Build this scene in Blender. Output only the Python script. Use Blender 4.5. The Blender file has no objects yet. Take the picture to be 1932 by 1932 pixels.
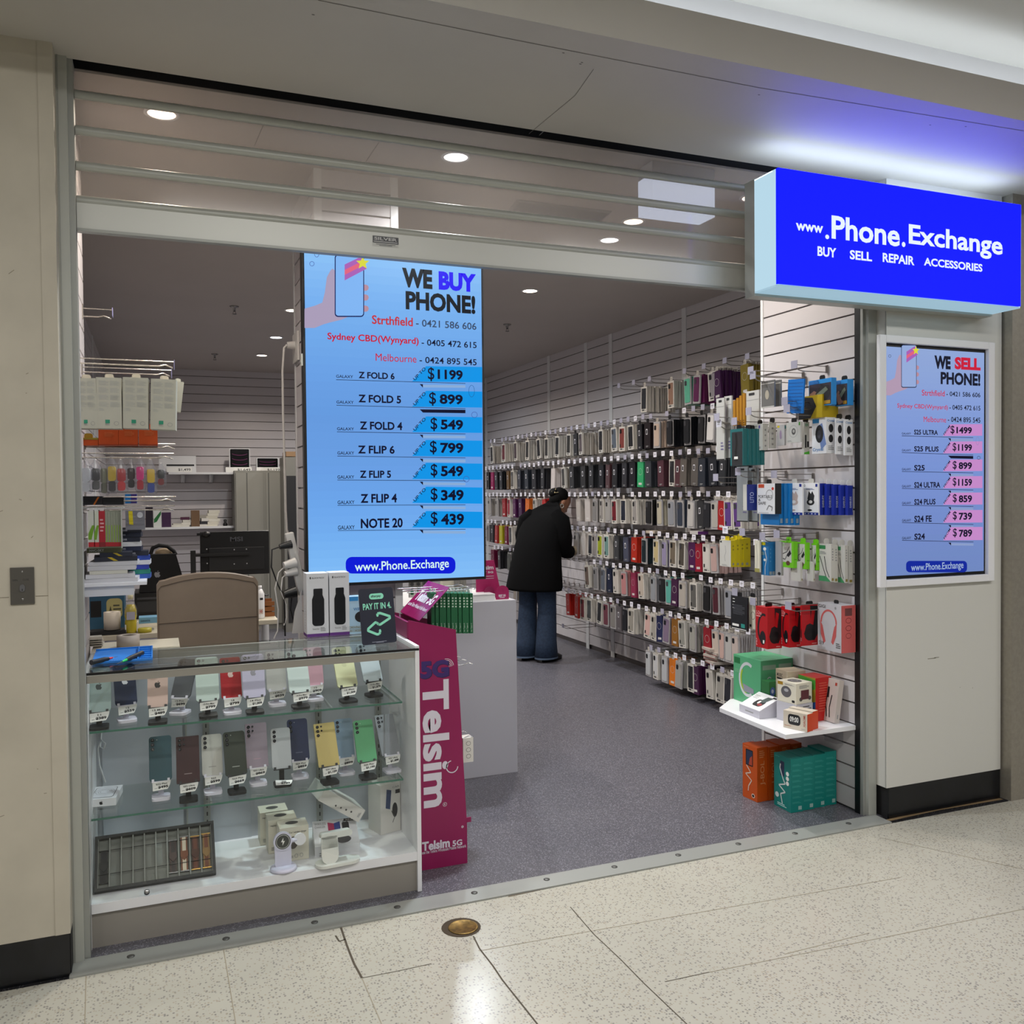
import bpy, bmesh, math, random
from mathutils import Vector, Matrix
random.seed(7)
SC = bpy.context.scene; COL = SC.collection
# ---------------------------------------------------------------- camera, world, big lights, exposure
FPX, YAW, PITCH, ROLL = 1688.0, .3800, -.0222, -.0094
CAM = Vector((.2163, -3.203, 1.5))
_f = Vector((math.sin(YAW)*math.cos(PITCH), math.cos(YAW)*math.cos(PITCH), math.sin(PITCH)))
_r = Vector((math.cos(YAW), -math.sin(YAW), 0)); _u = _r.cross(_f)
RT = _r*math.cos(ROLL) + _u*math.sin(ROLL); UP = -_r*math.sin(ROLL) + _u*math.cos(ROLL)
cam = bpy.data.objects.new('camera', bpy.data.cameras.new('camera')); COL.objects.link(cam)
m3 = Matrix((RT, UP, -_f)).transposed().to_4x4(); m3.translation = CAM
cam.matrix_world = m3; cam.data.sensor_width = 36; cam.data.lens = FPX/1932*36; cam.data.clip_start = .05
SC.camera = cam
W = bpy.data.worlds.new('world'); SC.world = W; W.use_nodes = True
W.node_tree.nodes['Background'].inputs[0].default_value = (1, .97, .93, 1)
W.node_tree.nodes['Background'].inputs[1].default_value = .10
SC.view_settings.view_transform = 'Standard'; SC.view_settings.look = 'None'
SC.cycles.transparent_max_bounces = 40; SC.view_settings.exposure = 0; SC.view_settings.gamma = 1; SC.view_settings.use_curve_mapping = False
def area(name, loc, sx, sy, power, col=(1, 1, 1), rot=(0, 0, 0), shape='RECTANGLE', spread=3.1416):
    d = bpy.data.lights.new(name, 'AREA'); d.shape = shape; d.size = sx; d.size_y = sy
    d.energy = power; d.color = col; d.spread = spread
    o = bpy.data.objects.new(name, d); COL.objects.link(o); o.location = loc; o.rotation_euler = rot
    return o
WARM = (1, .90, .79); COOL = (.86, .93, 1); NEUT = (1, .98, .95)
for i, (x, y) in enumerate([(-1.6, -2.6), (.9, -2.6), (3.4, -2.6), (5.6, -2.6), (-.4, -4.6), (2.4, -4.6)]):
    area('mall_ceiling_panel_light', (x, y, 3.165), 1.2, .3, 34, NEUT)
def at(px, py, ax, val):
    """world point seen at pixel (px, py) of the photograph on the plane ax = val"""
    d = RT*((px-966)/FPX) - UP*((py-966)/FPX) + _f
    i = 'xyz'.index(ax); return CAM + d*((val-CAM[i])/d[i])
# ---------------------------------------------------------------- materials
def lin(c): c /= 255; return c/12.92 if c <= .04045 else ((c+.055)/1.055)**2.4
def rgb(h): return (lin(int(h[0:2], 16)), lin(int(h[2:4], 16)), lin(int(h[4:6], 16)), 1)
_M = {}
def mt(h, rough=.5, metal=0., emit=0., spec=.5, noise=0., scale=40., bump=0.):
    k = (h, rough, metal, emit, spec, noise, scale, bump)
    if k in _M: return _M[k]
    m = bpy.data.materials.new('mat_'+h); m.use_nodes = True; n = m.node_tree; b = n.nodes['Principled BSDF']
    b.inputs['Base Color'].default_value = rgb(h); b.inputs['Roughness'].default_value = rough
    b.inputs['Metallic'].default_value = metal; b.inputs['Specular IOR Level'].default_value = spec
    if emit:
        b.inputs['Base Color'].default_value = (0, 0, 0, 1); b.inputs['Specular IOR Level'].default_value = .08
        b.inputs['Emission Color'].default_value = rgb(h); b.inputs['Emission Strength'].default_value = emit
    if noise or bump:
        g = n.nodes.new('ShaderNodeNewGeometry'); t = n.nodes.new('ShaderNodeTexNoise')
        t.inputs['Scale'].default_value = scale; t.inputs['Detail'].default_value = 5
        n.links.new(g.outputs['Position'], t.inputs['Vector'])
        if noise:
            r = n.nodes.new('ShaderNodeValToRGB'); c = rgb(h)
            r.color_ramp.elements[0].position = .35; r.color_ramp.elements[1].position = .65
            r.color_ramp.elements[0].color = [max(0, x*(1-noise)) for x in c[:3]]+[1]
            r.color_ramp.elements[1].color = [min(1, x*(1+noise)) for x in c[:3]]+[1]
            n.links.new(t.outputs['Fac'], r.inputs['Fac']); n.links.new(r.outputs['Color'], b.inputs['Base Color'])
        if bump:
            q = n.nodes.new('ShaderNodeBump'); q.inputs['Strength'].default_value = bump; q.inputs['Distance'].default_value = .002
            n.links.new(t.outputs['Fac'], q.inputs['Height']); n.links.new(q.outputs['Normal'], b.inputs['Normal'])
    _M[k] = m; return m
def em(h, s=1.): return mt(h, emit=s)
def glassy(name, tint, refl=1., rough=.02, haze=0., hazecol='d8d4d0'):
    m = bpy.data.materials.new(name); m.use_nodes = True; n = m.node_tree; n.nodes.clear()
    o = n.nodes.new('ShaderNodeOutputMaterial'); t = n.nodes.new('ShaderNodeBsdfTransparent'); t.inputs[0].default_value = rgb(tint)
    g = n.nodes.new('ShaderNodeBsdfGlossy'); g.inputs['Roughness'].default_value = rough
    f = n.nodes.new('ShaderNodeLayerWeight'); f.inputs[0].default_value = .5
    pw = n.nodes.new('ShaderNodeMath'); pw.operation = 'POWER'; pw.inputs[1].default_value = 5; n.links.new(f.outputs['Facing'], pw.inputs[0])
    mu = n.nodes.new('ShaderNodeMath'); mu.operation = 'MULTIPLY_ADD'; mu.inputs[1].default_value = .9*refl; mu.inputs[2].default_value = .03*refl; mu.use_clamp = True
    n.links.new(pw.outputs[0], mu.inputs[0])
    x = n.nodes.new('ShaderNodeMixShader'); n.links.new(mu.outputs[0], x.inputs[0]); n.links.new(t.outputs[0], x.inputs[1]); n.links.new(g.outputs[0], x.inputs[2])
    src = x
    if haze:
        d = n.nodes.new('ShaderNodeBsdfDiffuse'); d.inputs[0].default_value = rgb(hazecol)
        y = n.nodes.new('ShaderNodeMixShader'); y.inputs[0].default_value = haze
        n.links.new(x.outputs[0], y.inputs[1]); n.links.new(d.outputs[0], y.inputs[2]); src = y
    n.links.new(src.outputs[0], o.inputs[0]); return m
def speck(name, base, chips, scale, lo, rough, scale2=0, base2=None, bump=0):
    """base colour with scattered chips: voronoi cells whose random value falls below `lo`"""
    m = bpy.data.materials.new(name); m.use_nodes = True; n = m.node_tree; b = n.nodes['Principled BSDF']
    g = n.nodes.new('ShaderNodeNewGeometry'); v = n.nodes.new('ShaderNodeTexVoronoi'); v.inputs['Scale'].default_value = scale
    n.links.new(g.outputs['Position'], v.inputs['Vector'])
    sp = n.nodes.new('ShaderNodeSeparateColor'); n.links.new(v.outputs['Color'], sp.inputs[0])
    r = n.nodes.new('ShaderNodeValToRGB'); r.color_ramp.interpolation = 'CONSTANT'
    e = r.color_ramp.elements; e[0].color = rgb(chips[0]); e[0].position = 0
    e[1].position = lo; e[1].color = rgb(base)
    for i, c in enumerate(chips[1:]): k = e.new(lo*(i+1)/len(chips)); k.color = rgb(c)
    d = n.nodes.new('ShaderNodeMath'); d.operation = 'LESS_THAN'; d.inputs[1].default_value = .42
    n.links.new(v.outputs['Distance'], d.inputs[0]); n.links.new(sp.outputs[0], r.inputs['Fac'])
    nz = n.nodes.new('ShaderNodeTexNoise'); nz.inputs['Scale'].default_value = scale2 or 3; nz.inputs['Detail'].default_value = 6
    n.links.new(g.outputs['Position'], nz.inputs['Vector'])
    bx_ = n.nodes.new('ShaderNodeMix'); bx_.data_type = 'RGBA'; bx_.inputs[6].default_value = rgb(base); bx_.inputs[7].default_value = rgb(base2 or base)
    n.links.new(nz.outputs['Fac'], bx_.inputs[0])
    mx = n.nodes.new('ShaderNodeMix'); mx.data_type = 'RGBA'
    lt = n.nodes.new('ShaderNodeMath'); lt.operation = 'LESS_THAN'; lt.inputs[1].default_value = lo; n.links.new(sp.outputs[0], lt.inputs[0])
    mm = n.nodes.new('ShaderNodeMath'); mm.operation = 'MULTIPLY'; n.links.new(lt.outputs[0], mm.inputs[0]); n.links.new(d.outputs[0], mm.inputs[1])
    n.links.new(mm.outputs[0], mx.inputs[0]); n.links.new(bx_.outputs[2], mx.inputs[6]); n.links.new(r.outputs['Color'], mx.inputs[7])
    n.links.new(mx.outputs[2], b.inputs['Base Color']); b.inputs['Roughness'].default_value = rough
    return m
TERRAZZO = speck('terrazzo', 'b9b6a9', ['8d8a82', 'a09a8b', '85827c', 'a79f8e'], 125, .5, .2, 2.2, 'aeaa9d')
VINYL = speck('grey_speckled_vinyl', '5a595f', ['918f97', '36353c', '7a7882', '4a4750'], 200, .8, .38, 5, '535259')
WALLPAINT = mt('bdb6a6', .55, noise=.05, scale=6); SOFFIT = mt('b8b4ac', .6, noise=.03, scale=2)
WHITE = mt('d8d8d8', .4); WHITE2 = mt('e6e6e8', .35); ALU = mt('b0b2ab', .4, .2); ALUD = mt('9b9d98', .4, .25); BLACK = mt('0c0c0e', .4); BLACKM = mt('131315', .7)
CHROME = mt('c8c8c8', .18, 1.); DCHROME = mt('8f8b88', .25, 1.); SLAT = mt('c4bfc0', .42); GROOVE = mt('77706c', .3, .85); GREYLAM = mt('8f8a82', .5)
GLASS = glassy('clear_glass', 'f9fcfb', 1.); GLASSEDGE = mt('3f6f5e', .15); POLY = glassy('scratched_polycarbonate', 'eae6e2', 1.3, .12, .21, 'e4dcd6')
CLEARBAG = glassy('clear_plastic', 'f2f2f4', .8, .15, .05, 'e8e8ec')
STEEL = mt('a09a8e', .38, .45, noise=.06, scale=60)
# ---------------------------------------------------------------- mesh helpers
def FR(face, o):
    """frame on a surface facing `face`: local x reads left to right, y up, z out of the surface"""
    a = {'-y': ((1,0,0),(0,0,1),(0,-1,0)), '+y': ((-1,0,0),(0,0,1),(0,1,0)), '-x': ((0,-1,0),(0,0,1),(-1,0,0)),
         '+x': ((0,1,0),(0,0,1),(1,0,0)), '+z': ((1,0,0),(0,1,0),(0,0,1)), '-z': ((1,0,0),(0,-1,0),(0,0,-1))}[face]
    m = Matrix((Vector(a[0]), Vector(a[1]), Vector(a[2]))).transposed().to_4x4(); m.translation = Vector(o); return m
_T = {}
def glyphs(s, bold):
    k = (s, bold)
    if k not in _T:
        cu = bpy.data.curves.new('t', 'FONT'); cu.body = s; cu.offset = bold; cu.resolution_u = 3; cu.fill_mode = 'FRONT'
        ob = bpy.data.objects.new('t', cu); me = ob.to_mesh()
        vs = [v.co.copy() for v in me.vertices]; fs = [tuple(p.vertices) for p in me.polygons]
        ob.to_mesh_clear(); bpy.data.objects.remove(ob); bpy.data.curves.remove(cu)
        _T[k] = (vs, fs)
    return _T[k]
def rrp(w, h, r, n=5):
    r = min(r, w/2, h/2); p = []
    for cx, cy, a0 in ((w/2-r, h/2-r, 0), (-w/2+r, h/2-r, 90), (-w/2+r, -h/2+r, 180), (w/2-r, -h/2+r, 270)):
        for i in range(n+1):
            a = math.radians(a0+90*i/n); p.append((cx+r*math.cos(a), cy+r*math.sin(a)))
    return p
def ell(rx, ry, n=20, cx=0, cy=0): return [(cx+rx*math.cos(2*math.pi*i/n), cy+ry*math.sin(2*math.pi*i/n)) for i in range(n)]
class MB:
    def __init__(s): s.v = []; s.f = []; s.mi = []; s.ms = []; s.sm = []
    def add(s, vs, fs, m, M=None, smooth=False):
        o = len(s.v); s.v += [(M @ Vector(v)) if M else Vector(v) for v in vs]
        if m not in s.ms: s.ms.append(m)
        i = s.ms.index(m)
        for f in fs: s.f.append([o+k for k in f]); s.mi.append(i); s.sm.append(smooth)
        return s
    def bx(s, x0, x1, y0, y1, z0, z1, m, M=None):
        x0, x1 = min(x0, x1), max(x0, x1); y0, y1 = min(y0, y1), max(y0, y1); z0, z1 = min(z0, z1), max(z0, z1)
        return s.add([(x0,y0,z0),(x1,y0,z0),(x1,y1,z0),(x0,y1,z0),(x0,y0,z1),(x1,y0,z1),(x1,y1,z1),(x0,y1,z1)],
              [(0,3,2,1),(4,5,6,7),(0,1,5,4),(1,2,6,5),(2,3,7,6),(3,0,4,7)], m, M)
    def ex(s, p, z0, z1, m, M=None, smooth=False):
        n = len(p); s.add([(x,y,z0) for x,y in p]+[(x,y,z1) for x,y in p], [tuple(range(n))[::-1], tuple(range(n,2*n))], m, M)
        return s.add([(x,y,z0) for x,y in p]+[(x,y,z1) for x,y in p], [(i,(i+1)%n,n+(i+1)%n,n+i) for i in range(n)], m, M, smooth)
    def pl(s, p, m, M=None, z=0): return s.add([(x,y,z) for x,y in p], [tuple(range(len(p)))], m, M)
    def rect(s, x0, y0, x1, y1, m, M=None, z=0): return s.pl([(x0,y0),(x1,y0),(x1,y1),(x0,y1)], m, M, z)
    def rr(s, x0, y0, x1, y1, r, m, M=None, z=0): return s.pl([(x+(x0+x1)/2, y+(y0+y1)/2) for x,y in rrp(x1-x0,y1-y0,r)], m, M, z)
    def ring(s, cx, cy, r, t, m, M=None, z=0, n=24, a0=0, a1=360, ry=None):
        ry = ry or r; k = n+1; A = [math.radians(a0+(a1-a0)*i/n) for i in range(k)]
        return s.add([(cx+r*math.cos(a), cy+ry*math.sin(a), z) for a in A]+[(cx+(r-t)*math.cos(a), cy+(ry-t)*math.sin(a), z) for a in A],
              [(i,i+1,k+i+1,k+i) for i in range(n)], m, M)
    def line(s, pts, w, m, M=None, z=0):
        for (a, b), (c, d) in zip(pts, pts[1:]):
            L = math.hypot(c-a, d-b) or 1e-6; nx, ny = -(d-b)/L*w/2, (c-a)/L*w/2
            s.pl([(a+nx,b+ny),(a-nx,b-ny),(c-nx,d-ny),(c+nx,d+ny)], m, M, z)
        return s
    def tube(s, pts, r, m, M=None, n=8, closed=False, r2=None):
        pts = [Vector(p) for p in pts]; k = len(pts); vs = []; up = None
        for i, p in enumerate(pts):
            d = ((pts[min(i+1,k-1)]-pts[max(i-1,0)]) or Vector((0,0,1))).normalized()
            if up is None: up = Vector((0,0,1)) if abs(d.z) < .9 else Vector((1,0,0))
            a = d.cross(up).normalized(); b = a.cross(d).normalized(); up = b
            q = r if r2 is None else r+(r2-r)*i/max(1,k-1)
            if isinstance(r, (list, tuple)): q = r[i]
            vs += [p+a*q*math.cos(2*math.pi*j/n)+b*q*math.sin(2*math.pi*j/n) for j in range(n)]
        fs = [(i*n+j, i*n+(j+1)%n, (i+1)*n+(j+1)%n, (i+1)*n+j) for i in range(k-1) for j in range(n)]
        s.add(vs, fs, m, M, True); return s.add([vs[j] for j in range(n)]+[vs[(k-1)*n+j] for j in range(n)], [tuple(range(n)), tuple(range(n,2*n))[::-1]], m, M)
    def lathe(s, prof, m, M=None, n=24, smooth=True):
        k = len(prof); vs = [(r*math.cos(2*math.pi*j/n), r*math.sin(2*math.pi*j/n), z) for r, z in prof for j in range(n)]
        return s.add(vs, [(i*n+j, i*n+(j+1)%n, (i+1)*n+(j+1)%n, (i+1)*n+j) for i in range(k-1) for j in range(n)]+[tuple(range(n))[::-1], tuple(range((k-1)*n,k*n))], m, M, smooth)
    def ball(s, c, rx, ry, rz, m, M=None, nu=16, nv=10):
        vs = []; fs = []
        for i in range(nv+1):
            t = math.pi*i/nv
            for j in range(nu):
                p = 2*math.pi*j/nu; vs.append((c[0]+rx*math.sin(t)*math.cos(p), c[1]+ry*math.sin(t)*math.sin(p), c[2]+rz*math.cos(t)))
        for i in range(nv):
            for j in range(nu): fs.append((i*nu+j, (i+1)*nu+j, (i+1)*nu+(j+1)%nu, i*nu+(j+1)%nu))
        return s.add(vs, fs, m, M, True)
    def loft(s, rings, m, M=None, cap=True):
        n = len(rings[0]); vs = [p for r in rings for p in r]
        fs = [(i*n+j, i*n+(j+1)%n, (i+1)*n+(j+1)%n, (i+1)*n+j) for i in range(len(rings)-1) for j in range(n)]
        if cap: fs += [tuple(range(n))[::-1], tuple(range((len(rings)-1)*n, len(rings)*n))]
        return s.add(vs, fs, m, M, True)
    def text(s, t, x0, y0, x1, y1, m, M=None, bold=0., z=0, keep=False, rot=0):
        vs, fs = glyphs(t, bold)
        if not vs: return s
        ax = min(v.x for v in vs); bx_ = max(v.x for v in vs); ay = min(v.y for v in vs); by = max(v.y for v in vs)
        kx = (x1-x0)/(bx_-ax); ky = (y1-y0)/(by-ay)
        if keep: kx = ky = min(kx, ky)
        w = (bx_-ax)*kx; ox = (x0+x1)/2-w/2 if keep else x0
        h = (by-ay)*ky; oy = (y0+y1)/2-h/2 if keep else y0
        P = [(ox+(v.x-ax)*kx, oy+(v.y-ay)*ky, z) for v in vs]
        if rot:
            c, q = math.cos(rot), math.sin(rot); mx, my = (x0+x1)/2, (y0+y1)/2
            P = [(mx+(x-mx)*c-(y-my)*q, my+(x-mx)*q+(y-my)*c, z) for x, y, z in P]
        return s.add(P, fs, m, M)
def mw(o): return (mw(o.parent) if o.parent else Matrix()) @ o.matrix_basis
def mk(name, mb, parent=None, origin=None, bevel=0., label=None, seg=2, keep=False):
    if parent is None and origin is None and not keep:
        xs = [v.x for v in mb.v]; ys = [v.y for v in mb.v]; zs = [v.z for v in mb.v]
        origin = ((min(xs)+max(xs))/2, (min(ys)+max(ys))/2, min(zs))
    inv = mw(parent).inverted() if parent else Matrix.Translation(-Vector(origin or (0,0,0)))
    me = bpy.data.meshes.new(name); me.from_pydata([inv @ v for v in mb.v], [], mb.f)
    for m in mb.ms: me.materials.append(m)
    me.polygons.foreach_set('material_index', mb.mi); me.polygons.foreach_set('use_smooth', mb.sm); me.update()
    o = bpy.data.objects.new(name, me); COL.objects.link(o)
    if parent: o.parent = parent
    else: o.location = origin or (0,0,0)
    if bevel:
        b = o.modifiers.new('bevel', 'BEVEL'); b.width = bevel; b.segments = seg; b.limit_method = 'ANGLE'; b.angle_limit = .7
    if label: o['label'] = label
    return o
def tag(o, label, cat, group=None, kind=None):
    o['label'] = label; o['category'] = cat
    if group: o['group'] = group
    if kind: o['kind'] = kind
    return o
def thing(name, label, cat, loc=(0,0,0), rz=0, group=None):
    o = bpy.data.objects.new(name, None); COL.objects.link(o); o.location = loc; o.rotation_euler = (0,0,rz); o.empty_display_size = .05
    return tag(o, label, cat, group)
def struct(name, mb, bevel=0.):
    o = mk(name, mb, keep=True, bevel=bevel); o['kind'] = 'structure'; return o
def kids(o): return [c for c in bpy.data.objects if c.parent == o]
_KC = {}
def dup(root, loc, rot=None, label=None, group=None):
    if root.name not in _KC: _KC[root.name] = [(c, kids(c)) for c in kids(root)]
    r = root.copy(); COL.objects.link(r); r.location = loc
    if rot is not None: r.rotation_euler = rot
    if label: r['label'] = label
    if group: r['group'] = group
    elif 'group' in r: del r['group']
    for c, gs in _KC[root.name]:
        d = c.copy(); COL.objects.link(d); d.parent = r
        for g in gs:
            e = g.copy(); COL.objects.link(e); e.parent = d
    return r
# printed carton: box with printing on its faces. deco = [(face, kind, u0, v0, u1, v1, material, extra)], u/v 0..1 on the face
FACES = {'F': '-y', 'L': '-x', 'R': '+x', 'B': '+y', 'T': '+z'}
def deco_on(mb, deco, w, d, h):
    for t in deco:
        f, k, u0, v0, u1, v1, m = t[:7]; ex = t[7] if len(t) > 7 else None
        A, B = {'F': (w, h), 'B': (w, h), 'L': (d, h), 'R': (d, h), 'T': (w, d)}[f]
        e = .0004+.00015*(deco.index(t) % 6)
        o = {'F': (-w/2,-d/2-e,0), 'B': (w/2,d/2+e,0), 'L': (-w/2-e,d/2,0), 'R': (w/2+e,-d/2,0), 'T': (-w/2,-d/2,h+e)}[f]
        M = FR(FACES[f], o); x0, y0, x1, y1 = u0*A, v0*B, u1*A, v1*B; s = min(A, B)
        if k == 'r': mb.rect(x0, y0, x1, y1, m, M)
        elif k == 'rr': mb.rr(x0, y0, x1, y1, (ex or .3)*min(x1-x0, y1-y0), m, M)
        elif k == 'e': mb.pl(ell((x1-x0)/2, (y1-y0)/2, 20, (x0+x1)/2, (y0+y1)/2), m, M)
        elif k == 'o': mb.ring((x0+x1)/2, (y0+y1)/2, (x1-x0)/2, (ex or .02)*s, m, M, ry=(y1-y0)/2)
        elif k == 'arc': mb.ring((x0+x1)/2, (y0+y1)/2, (x1-x0)/2, ex[0]*s, m, M, ry=(y1-y0)/2, a0=ex[1], a1=ex[2])
        elif k == 't': mb.text(ex, x0, y0, x1, y1, m, M, .012)
        elif k == 'tv': # vertical text reading upwards
            mb.text(ex, -(y1-y0)/2, -(x1-x0)/2, (y1-y0)/2, (x1-x0)/2, m, M @ Matrix.Translation(((x0+x1)/2, (y0+y1)/2, 0)) @ Matrix.Rotation(math.pi/2, 4, 'Z'), .012)
        elif k == 'l': # block of small print lines
            n = ex or 4
            for i in range(n):
                a = y1-(i+.25)*(y1-y0)/n; mb.rect(x0, a-(y1-y0)/n*.45, x0+(x1-x0)*(1 if i % 3 else .8), a, m, M)
        elif k == 'p': mb.pl([(x0+(x1-x0)*a, y0+(y1-y0)*b) for a, b in ex], m, M)
        elif k == 'w': mb.line([(x0+(x1-x0)*a, y0+(y1-y0)*b) for a, b in ex[1:]], ex[0]*s, m, M)
def carton_mb(w, d, h, base, deco=(), r=0):
    mb = MB(); mb.bx(-w/2, w/2, -d/2, d/2, 0, h, base); deco_on(mb, list(deco), w, d, h); return mb
def carton(name, label, cat, loc, dim, base, deco=(), rot=(0,0,0), group=None, tab=None, tabm=None):
    o = mk(name, carton_mb(*dim, base, deco), origin=(0,0,0)); tag(o, label, cat, group)
    if tab:
        t = MB(); w, d, h = dim; f, tw, th = tab
        M = FR('-x', (0, 0, h)) if f == 'L' else FR('-y', (0, 0, h))
        for q in rrp(tw, th, th*.4), : t.ex([(x, y+th*.35) for x, y in q], -.001, .001, tabm or BLACK, M)
        mk('hang_tab', t, o)
    o.location = loc; o.rotation_euler = rot; return o
# ---------------------------------------------------------------- structure
XL, XR, YB, ZC = -.27, 4.044, 7.5, 2.91
NPX, NPY = 3.22, .73          # slatwall return by the doorway
def crack(mb, pts, w, m, z=.0007):
    q = [at(x, y, 'z', z) for x, y in pts]
    mb.line([(p.x, p.y) for p in q], w, m, None, z)
b = MB(); b.bx(-6, 9, -7, -.135, -.06, 0, TERRAZZO)
ck = mt('4c4336', .8); ck2 = mt('948a76', .7)
crack(b, [(643,1749),(655,1785),(668,1818),(683,1845)], .007, ck); crack(b, [(633,1765),(640,1776),(652,1772)], .006, ck)
crack(b, [(683,1845),(750,1832),(814,1818)], .003, ck); crack(b, [(893,1766),(905,1790),(930,1822),(948,1849),(1014,1932)], .005, ck)
crack(b, [(1076,1711),(1120,1762),(1172,1811),(1215,1855),(1296,1932)], .0035, ck); crack(b, [(1255,1852),(1338,1834)], .003, ck)
for pts in ([(903,1794),(1117,1756)], [(683,1845),(720,1932)], [(163,1815),(160,1932)], [(420,1780),(445,1932)], [(1117,1756),(1500,1690),(1700,1655)], [(1480,1800),(1640,1760)], [(1660,1580),(1932,1640)], [(1338,1834),(1560,1790),(1932,1715)]):
    crack(b, pts, .0025, ck2)
crack(b, [(958,1690),(1040,1672),(1112,1658)], .022, mt('6d6252', .9)); crack(b, [(1650,1553),(1770,1527),(1890,1507)], .02, mt('7b6545', .9))
struct('floor_mall', b)
b = MB(); b.bx(-.62, 4.1, -.04, 7.55, -.06, 0, VINYL); struct('floor', b)
b = MB(); b.bx(-.055, 3.26, -.136, -.034, -.01, .006, ALUD)
for i in range(11): b.lathe([(.012,.006),(.012,.008),(.006,.0095)], mt('5f5f5c', .4, .6), Matrix.Translation((.12+.295*i, -.075, 0)), 12)
struct('trim_1', b)
def slats(b, face, c, u0, u1, z0, z1, off=0., m=SLAT, pitch=.1):
    """horizontal grooved boards on a plane; the grooves are lined with aluminium"""
    t = .012; z = off
    while z < z1:
        a, e = max(z+.004, z0), min(z+pitch-.004, z1)
        if e-a > .002:
            if face == '-x': b.bx(c, c+t, u0, u1, a, e, m)
            elif face == '+x': b.bx(c-t, c, u0, u1, a, e, m)
            else: b.bx(u0, u1, c, c+t, a, e, m)
        z += pitch
    if face == '-x': b.bx(c+t, c+.03, u0, u1, z0, z1, GROOVE)
    elif face == '+x': b.bx(c-.03, c-t, u0, u1, z0, z1, GROOVE)
    else: b.bx(u0, u1, c+t, c+.03, z0, z1, GROOVE)
b = MB(); slats(b, '-x', XR, NPY, YB, 0, ZC, .04)
for yy in (1.55, 2.75, 3.95, at(1106, 720, 'x', XR).y, at(1036, 760, 'x', XR).y, 7.2): b.bx(XR-.006, XR, yy-.03, yy+.03, 0, ZC, WHITE)
struct('wall_right', b)
b = MB(); slats(b, '-x', NPX, .04, NPY-.02, 0, ZC, .005); b.bx(NPX-.004, XR, NPY-.02, NPY, 0, ZC, WHITE); b.bx(NPX+.03, XR, .04, NPY-.02, 0, ZC, WHITE)
struct('wall_return', b)
b = MB(); slats(b, '+x', XL, .7, YB, 0, ZC, .04)
for yy in (4.3, 5.5): b.bx(XL, XL+.006, yy-.05, yy+.05, 0, ZC, WHITE)
struct('wall_left', b)
b = MB(); slats(b, '+x', -.03, .04, .7, 0, ZC, .04); b.bx(XL-.05, -.06, .04, .7, 0, ZC, WHITE); struct('wall_left_return', b)
b = MB(); slats(b, '-y', YB, XL, XR, 0, ZC, .04); struct('wall_back', b)
PX0, PX1, PY0, PY1 = .88, 1.25, .735, 1.37
b = MB(); slats(b, '-y', PY0, PX0+.03, PX1-.03, 0, ZC, .03); slats(b, '-x', PX0, PY0+.03, PY1, 0, ZC, .03)
for x in (PX0, PX1-.03): b.bx(x-.002, x+.032, PY0-.004, PY0+.03, 0, ZC, WHITE)
b.bx(PX0-.003, PX0+.03, PY1-.03, PY1, 0, ZC, WHITE); b.bx(PX0+.03, PX1, PY0+.03, PY1, 0, ZC, WHITE); struct('wall_pillar', b)
SHOPCEIL = mt('b0a8a2', .7, noise=.03, scale=1.5)
b = MB(); b.bx(-.62, 4.1, .07, 7.55, ZC, ZC+.05, SHOPCEIL); gl = mt('6a6560', .8)
for q in ([(480,275),(497,235)], [(690,305),(715,268)], [(1010,262),(1060,215)]):
    p = [at(x, y, 'z', ZC) for x, y in q]; b.line([(v.x, v.y) for v in p], .004, gl, None, ZC-.0008)
struct('ceiling', b)
b = MB(); b.bx(-6, 9, -.755, -.03, 2.885, 2.93, SOFFIT); b.bx(-6, 9, -.755, -.715, 2.93, 3.02, SOFFIT)
b.bx(-6, 9, -.60, -.56, 2.93, 3.2, WHITE2); b.bx(-6, 9, -7, -.58, 3.18, 3.25, mt('c9c9c4', .6))
for q, w in (([(600,0),(966,74),(1430,165),(1932,247)], .003), ([(998,252),(1085,180),(1120,130)], .002)):
    p = [at(x, y, 'z', 2.885) for x, y in q]; b.line([(v.x, v.y) for v in p], w, gl, None, 2.8843)
for x, y in ((591,28),(1063,100),(1098,118),(1095,121),(1432,179),(1755,236),(1822,239)):
    p = at(x, y, 'z', 2.884); b.pl(ell(.005, .003, 8, p.x, p.y), gl, None, 2.8843)
struct('ceiling_mall', b)
b = MB(); b.bx(-6, 9, -.03, .07, 2.93, 2.96, BLACKM); b.bx(-6, 9, .066, .08, 2.895, 2.96, BLACKM); struct('shutter_slit_shade', b)  # black boxes stand in for the shade inside the shutter slit
b = MB(); b.bx(-5.5, 8.5, -.70, -.66, 2.95, 2.965, em('eef6ff', 6.5)); tag(mk('cove_strip_light', b), 'cold white light strip hidden in the ceiling cove above the soffit', 'light')
b = MB(); b.bx(-6, -.05, -.12, .02, .137, 2.885, WALLPAINT); b.bx(-.092, -.05, -.123, -.12, .137, 2.885, WALLPAINT)
sc_ = mt('8d8574', .8)
for i in range(60):
    x, z = random.uniform(-.9, -.1), random.uniform(.3, 2.7); M = FR('-y', (x, -.1203, z)) @ Matrix.Rotation(random.uniform(-.6, .9), 4, 'Z')
    b.rect(0, 0, random.choice([.004, .008, .02]), .002, sc_, M)
for p in ([(0,1128),(17,1127)], [(67,1125),(113,1123)]):
    q = [at(x, y, 'y', -.1203) for x, y in p]; b.line([(v.x, v.z) for v in q], .0015, mt('5f563f', .8), FR('-y', (0, -.1203, 0)))
b.bx(-6, -.05, .02, .04, 0, 3.2, WALLPAINT); b.bx(-6, -.05, -.11, .02, 0, .137, BLACKM); struct('wall_front', b)
BASEB = mt('101115', .25, noise=.4, scale=30)
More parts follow.
